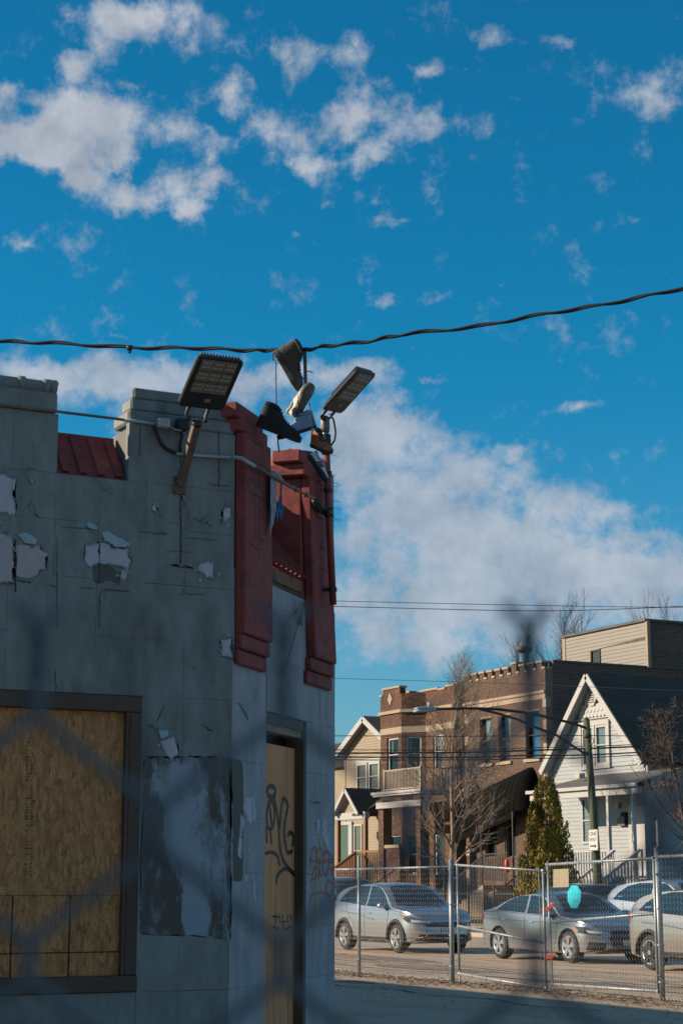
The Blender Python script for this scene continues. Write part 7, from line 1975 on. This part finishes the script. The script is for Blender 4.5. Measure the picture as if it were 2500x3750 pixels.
pline('single thin line running just over the house parapets', [(1000, 2476), (1225, 2484), (1500, 2492), (1900, 2505), (2300, 2522), (2500, 2530), (2700, 2538)], 57, .008, mat('grey_line', (.10, .10, .10), .6, var=.1))

# ------------------------------------------------------------------ trees
def bare_tree(name, label, base, H, seed, trunk_r, m_b, m_t, lean=(0, 0), first=.25, spread=.75, levels=4, nb=13, up=.35, twig=.006, dens=1.0, upright=.0):
    r_ = random.Random(seed)
    t = thing(name, label, 'tree', tuple(base), 'bare winter trees')
    tr_, br_, tw_ = MB(), MB(), MB()
    base = np.array(base, float)
    def perp(d):
        v = np.array([r_.gauss(0, 1) for _ in range(3)]); v -= d * (v @ d); return v / (np.linalg.norm(v) + 1e-9)
    def limb(p, d, L, r0, lev):
        n = max(3, int(5 - lev * .5)); pts = [p]; rs_ = [r0]; dirs = [d]
        for i in range(n):
            d = d + perp(d) * r_.uniform(.04, .16) + UPZ * up * (.28 if lev > 0 else .1); d = d / np.linalg.norm(d)
            p = p + d * L / n; pts.append(p); rs_.append(max(twig * .55, r0 * (1 - .8 * (i + 1) / n))); dirs.append(d)
        (tr_ if lev == 0 else br_ if lev <= 2 else tw_).tube(pts, rs_, 7 if lev == 0 else 4 if lev <= 2 else 3, caps=False)
        if lev >= levels: return
        k = int(nb * dens * (1.0 if lev == 0 else .62 if lev == 1 else .45))
        for i in range(k):
            f = (first if lev == 0 else .18) + (1 - (first if lev == 0 else .18)) * (i + r_.uniform(0, .8)) / k
            f = min(f, .98); j = min(int(f * n), n - 1); q_ = pts[j] + (pts[j + 1] - pts[j]) * (f * n - j)
            s_ = spread * r_.uniform(.7, 1.2)
            if lev == 0: s_ *= (1.6 - 1.15 * f)
            nd = dirs[j] * (1 - .35 * s_) + perp(dirs[j]) * s_; nd = nd / np.linalg.norm(nd)
            ln = (H * .46 * (1.15 - .75 * f) if lev == 0 else L * .58 * (1.1 - .5 * f)) * r_.uniform(.65, 1.15)
            limb(q_, nd, ln, max(twig, rs_[j] * (.52 if lev == 0 else .6)), lev + 1)
    d0 = np.array([lean[0], lean[1], 1.0]); limb(base, d0 / np.linalg.norm(d0), H * .92, trunk_r, 0)
    tr_.build('trunk', m_b, t, smooth=True, fix=False)
    c_ = br_.build('crown', m_b, t, fix=False)
    if tw_.v: tw_.build('twigs', m_t, c_, fix=False)
    return t
m_bark = mat('pale_grey_bark', (.21, .165, .13), .9, var=.25, vscale=8)
m_twig = mat('grey_brown_twigs', (.18, .135, .105), .9, var=.25, vscale=8)
m_twigr = mat('reddish_twigs', (.075, .048, .038), .9, var=.25, vscale=8)
m_twigd = mat('dark_twigs', (.05, .038, .03), .9, var=.25, vscale=8)
tb = onY(1642, 3300, 31.6)
bare_tree('street_tree', 'bare pale barked street tree in front of the red brick two-flat', (tb[0], 31.6, .12), 8.6, 21, .105, m_bark, m_twig, lean=(-.012, -.01), first=.20, spread=.66, nb=21, up=.40, twig=.0058, levels=3)
tb = onY(2590, 3300, 33.0)
bare_tree('reddish_tree', 'bare tree with reddish twigs at the right edge before the white house', (tb[0], 33.0, .15), 6.6, 5, .09, m_twigr, m_twigr, lean=(-.03, -.02), first=.14, spread=.95, nb=17, up=.22, twig=.007, levels=3)
for k, (px, top, yy, nm) in enumerate(((1990, 2300, 70, 'dark bare tree behind the flue of the brown building'), (2095, 2275, 74, 'bare tree top at the left end of the rooftop storey'), (2180, 2250, 72, 'bare tree top above the window of the rooftop storey'), (2262, 2245, 76, 'tallest bare tree top above the rooftop storey'), (2345, 2250, 74, 'bare tree top above the right end of the rooftop storey'))):
    tp = onY(px, top, yy)
    bare_tree('background_tree', nm, (tp[0], yy, 0), float(tp[2]) * .95, 40 + k, .2, m_twigd, m_twigd, first=.55, spread=.50, nb=13, up=.40, twig=.010, levels=3)
# conifer
cb = onY(2005, 3240, 34.2)
def conifer(name, label, base, H, rad, seed):
    r_ = random.Random(seed); t = thing(name, label, 'conifer', tuple(base))
    MB().tube([base, np.array(base) + UPZ * H * .9], [.09, .02], 8).build('trunk', m_twigd, t)
    mb = MB()
    clumps = []
    for k in range(230):
        f = 1 - r_.random() ** .62
        an = r_.uniform(0, 6.283); prof = rad * min(1.0, (1 - f) ** .52 * (1.0 if f > .1 else .8 + f * 2)) + .02
        rr = prof * r_.uniform(.55, 1.0)
        clumps.append((base[0] + rr * math.cos(an), base[1] + rr * math.sin(an), base[2] + .1 + f * (H - .6), an, r_.uniform(.13, .24) * (1.15 - .5 * f), r_.uniform(.45, .85)))
    clumps += [(base[0] + .03, base[1], base[2] + H - .75, 0, .13, .75), (base[0] - .17, base[1] - .06, base[2] + H - .95, 3, .13, .75), (base[0] + .2, base[1] + .1, base[2] + H - 1.05, 1, .13, .7)]
    for (cx, cy, cz, an0, cr, chh) in clumps:
        for _ in range(95):
            g = r_.random(); an = r_.uniform(0, 6.283); rr = cr * (1 - g) ** .6 * r_.uniform(.5, 1.1)
            p = np.array([cx + rr * math.cos(an), cy + rr * math.sin(an), cz + g * chh])
            s_ = r_.uniform(.035, .085); o_ = np.array([math.cos(an), math.sin(an), 0]); u_ = o_ * r_.uniform(.1, .6) + UPZ + np.array([r_.gauss(0, .25), r_.gauss(0, .25), 0])
            u_ = u_ / np.linalg.norm(u_); sd = np.cross(u_, o_ + np.array([r_.gauss(0, .6), r_.gauss(0, .6), r_.gauss(0, .3)])); sd = sd / (np.linalg.norm(sd) + 1e-9)
            mb.add([p - sd * s_ * .35, p + sd * s_ * .35, p + sd * s_ * .22 + u_ * s_, p + u_ * s_ * 1.35, p - sd * s_ * .22 + u_ * s_], [(0, 1, 2, 3, 4)])
    m_f = mat('yellow_green_foliage', (.21, .155, .012), .8, var=.4, vscale=3.5, perobj=.35, c2=(.05, .075, .012), c2scale=1.8, c2lo=.5, c2hi=.64)
    mb.build('crown', m_f, t, fix=False)
    return t
conifer('arborvitae', 'cone shaped yellow green evergreen between the awning and the white porch', np.array([cb[0], 34.2, .15]), float(onY(2018, 2835, 34.2)[2]) - .15, 1.14, 8)

# ------------------------------------------------------------------ yard fence and small things
fe = thing('iron_yard_fence', 'black iron picket fence along the sidewalk by the brick houses', 'fence', (gx(1640, 3300, 35.6), 35.6, .2))
a, b = gx(1380, 3250, 35.6), gx(1905, 3250, 35.6)
MB().bx(a, b, 35.58, 35.62, 1.22, 1.26).build('rail', m_iron, fe); MB().bx(a, b, 35.58, 35.62, .38, .42).build('rail', m_iron, fe)
balusters(fe, (a, 35.6, 0), (b, 35.6, 0), .16, 1.38, .16, 1.38, 96, m_iron, r=.012, name='picket')
for k in range(7):
    x = a + (b - a) * k / 6; MB().bx(x - .035, x + .035, 35.565, 35.635, .16, 1.55).build('fence_post', m_iron, fe)
def cloth(name, label, px, py, y, s_, m, seed):
    r_ = random.Random(seed); p = onY(px, py, y); bm = bmesh.new(); bmesh.ops.create_icosphere(bm, subdivisions=2, radius=1)
    for v in bm.verts: v.co = Vector((v.co.x * s_ * r_.uniform(.7, 1.2), v.co.y * s_ * .6 * r_.uniform(.7, 1.2), v.co.z * s_ * .8 * r_.uniform(.7, 1.2)))
    me = bpy.data.meshes.new(name); bm.to_mesh(me); bm.free(); o = link(name, me, m); o.location = (p[0], y, max(p[2], .2 + s_ * .5)); tag(o, label, 'bag')
m_salm = mat('salmon_plastic', (.50, .17, .10), .7, var=.2)
cloth('salmon_bag', 'larger salmon pink crumpled bag in the yard behind the iron fence', *S('E5', 435, 1880), 36.0, .2, m_salm, 1)
cloth('salmon_bag', 'smaller salmon pink crumpled bag above the larger one in the yard', *S('E5', 475, 1815), 36.3, .12, m_salm, 2)

# ------------------------------------------------------------------ the fence right in front of the lens
ND = .60
NW = 6700.0 / 450.0
def npt(dx, dy, off=0.0):
    """point on the near fence plane (upright, facing the camera) from a picture point"""
    P0 = CAM + FH * (ND + off); return onPl(dx * 1.5944, dy * 1.5944, P0, FH)
n0 = npt(650, 1608)                                   # a top knuckle
AH = float((npt(932.5, 1608) - n0) @ RT)             # half diamond
nf_ = thing('near_chain_link_fence', 'out of focus chain link fence right in front of the lens', 'fence', tuple(CAM + FH * ND - UPZ * EYE))
m_nw = mat('weathered_near_wire', (.17, .18, .19), .7, metal=.1, var=.15, vscale=40)
b_ = AH * 1.03
K = 16
rows = int((n0[2] - .03) / b_)
for k in range(-K, K):
    pts = []
    # wire k swings between column k and column k+1; knuckles of the top row sit on even columns
    start_on = k if k % 2 == 0 else k + 1
    for j in range(rows + 1):
        c_ = start_on if j % 2 == 0 else (2 * k + 1 - start_on)
        other = (2 * k + 1 - c_)
        s_ = 1 if c_ > other else -1
        q_ = n0 + RT * AH * c_ - UPZ * b_ * j
        hook = .0018
        base_ = q_ + RT * s_ * hook + FH * (.0022 * (1 if (k % 2 == 0) else -1))
        pts += [base_ + UPZ * .0045, base_ - UPZ * .0045] if j else [base_ - UPZ * .004]
    # twisted end above the top knuckle
    tw_ = []
    for i in range(9):
        an = i * 1.1 + (0 if k % 2 == 0 else math.pi); hh = .026 * (1 - i / 8)
        tw_.append(n0 + RT * AH * start_on + UPZ * (hh + .002) + RT * math.cos(an) * .0019 + FH * math.sin(an) * .0019)
    tw_[0] = tw_[0] + RT * (.006 if k % 2 == 0 else -.006) + UPZ * .003
    MB().tube(tw_ + pts, .0019, 7).build('woven_wire', m_nw, nf_, smooth=True, fix=False)
for s_ in (-1, 1):
    p = CAM + FH * ND + RT * s_ * AH * K; MB().tube([(p[0], p[1], -.1), (p[0], p[1], 1.78)], .03, 12).build('post', m_post, nf_, smooth=True)
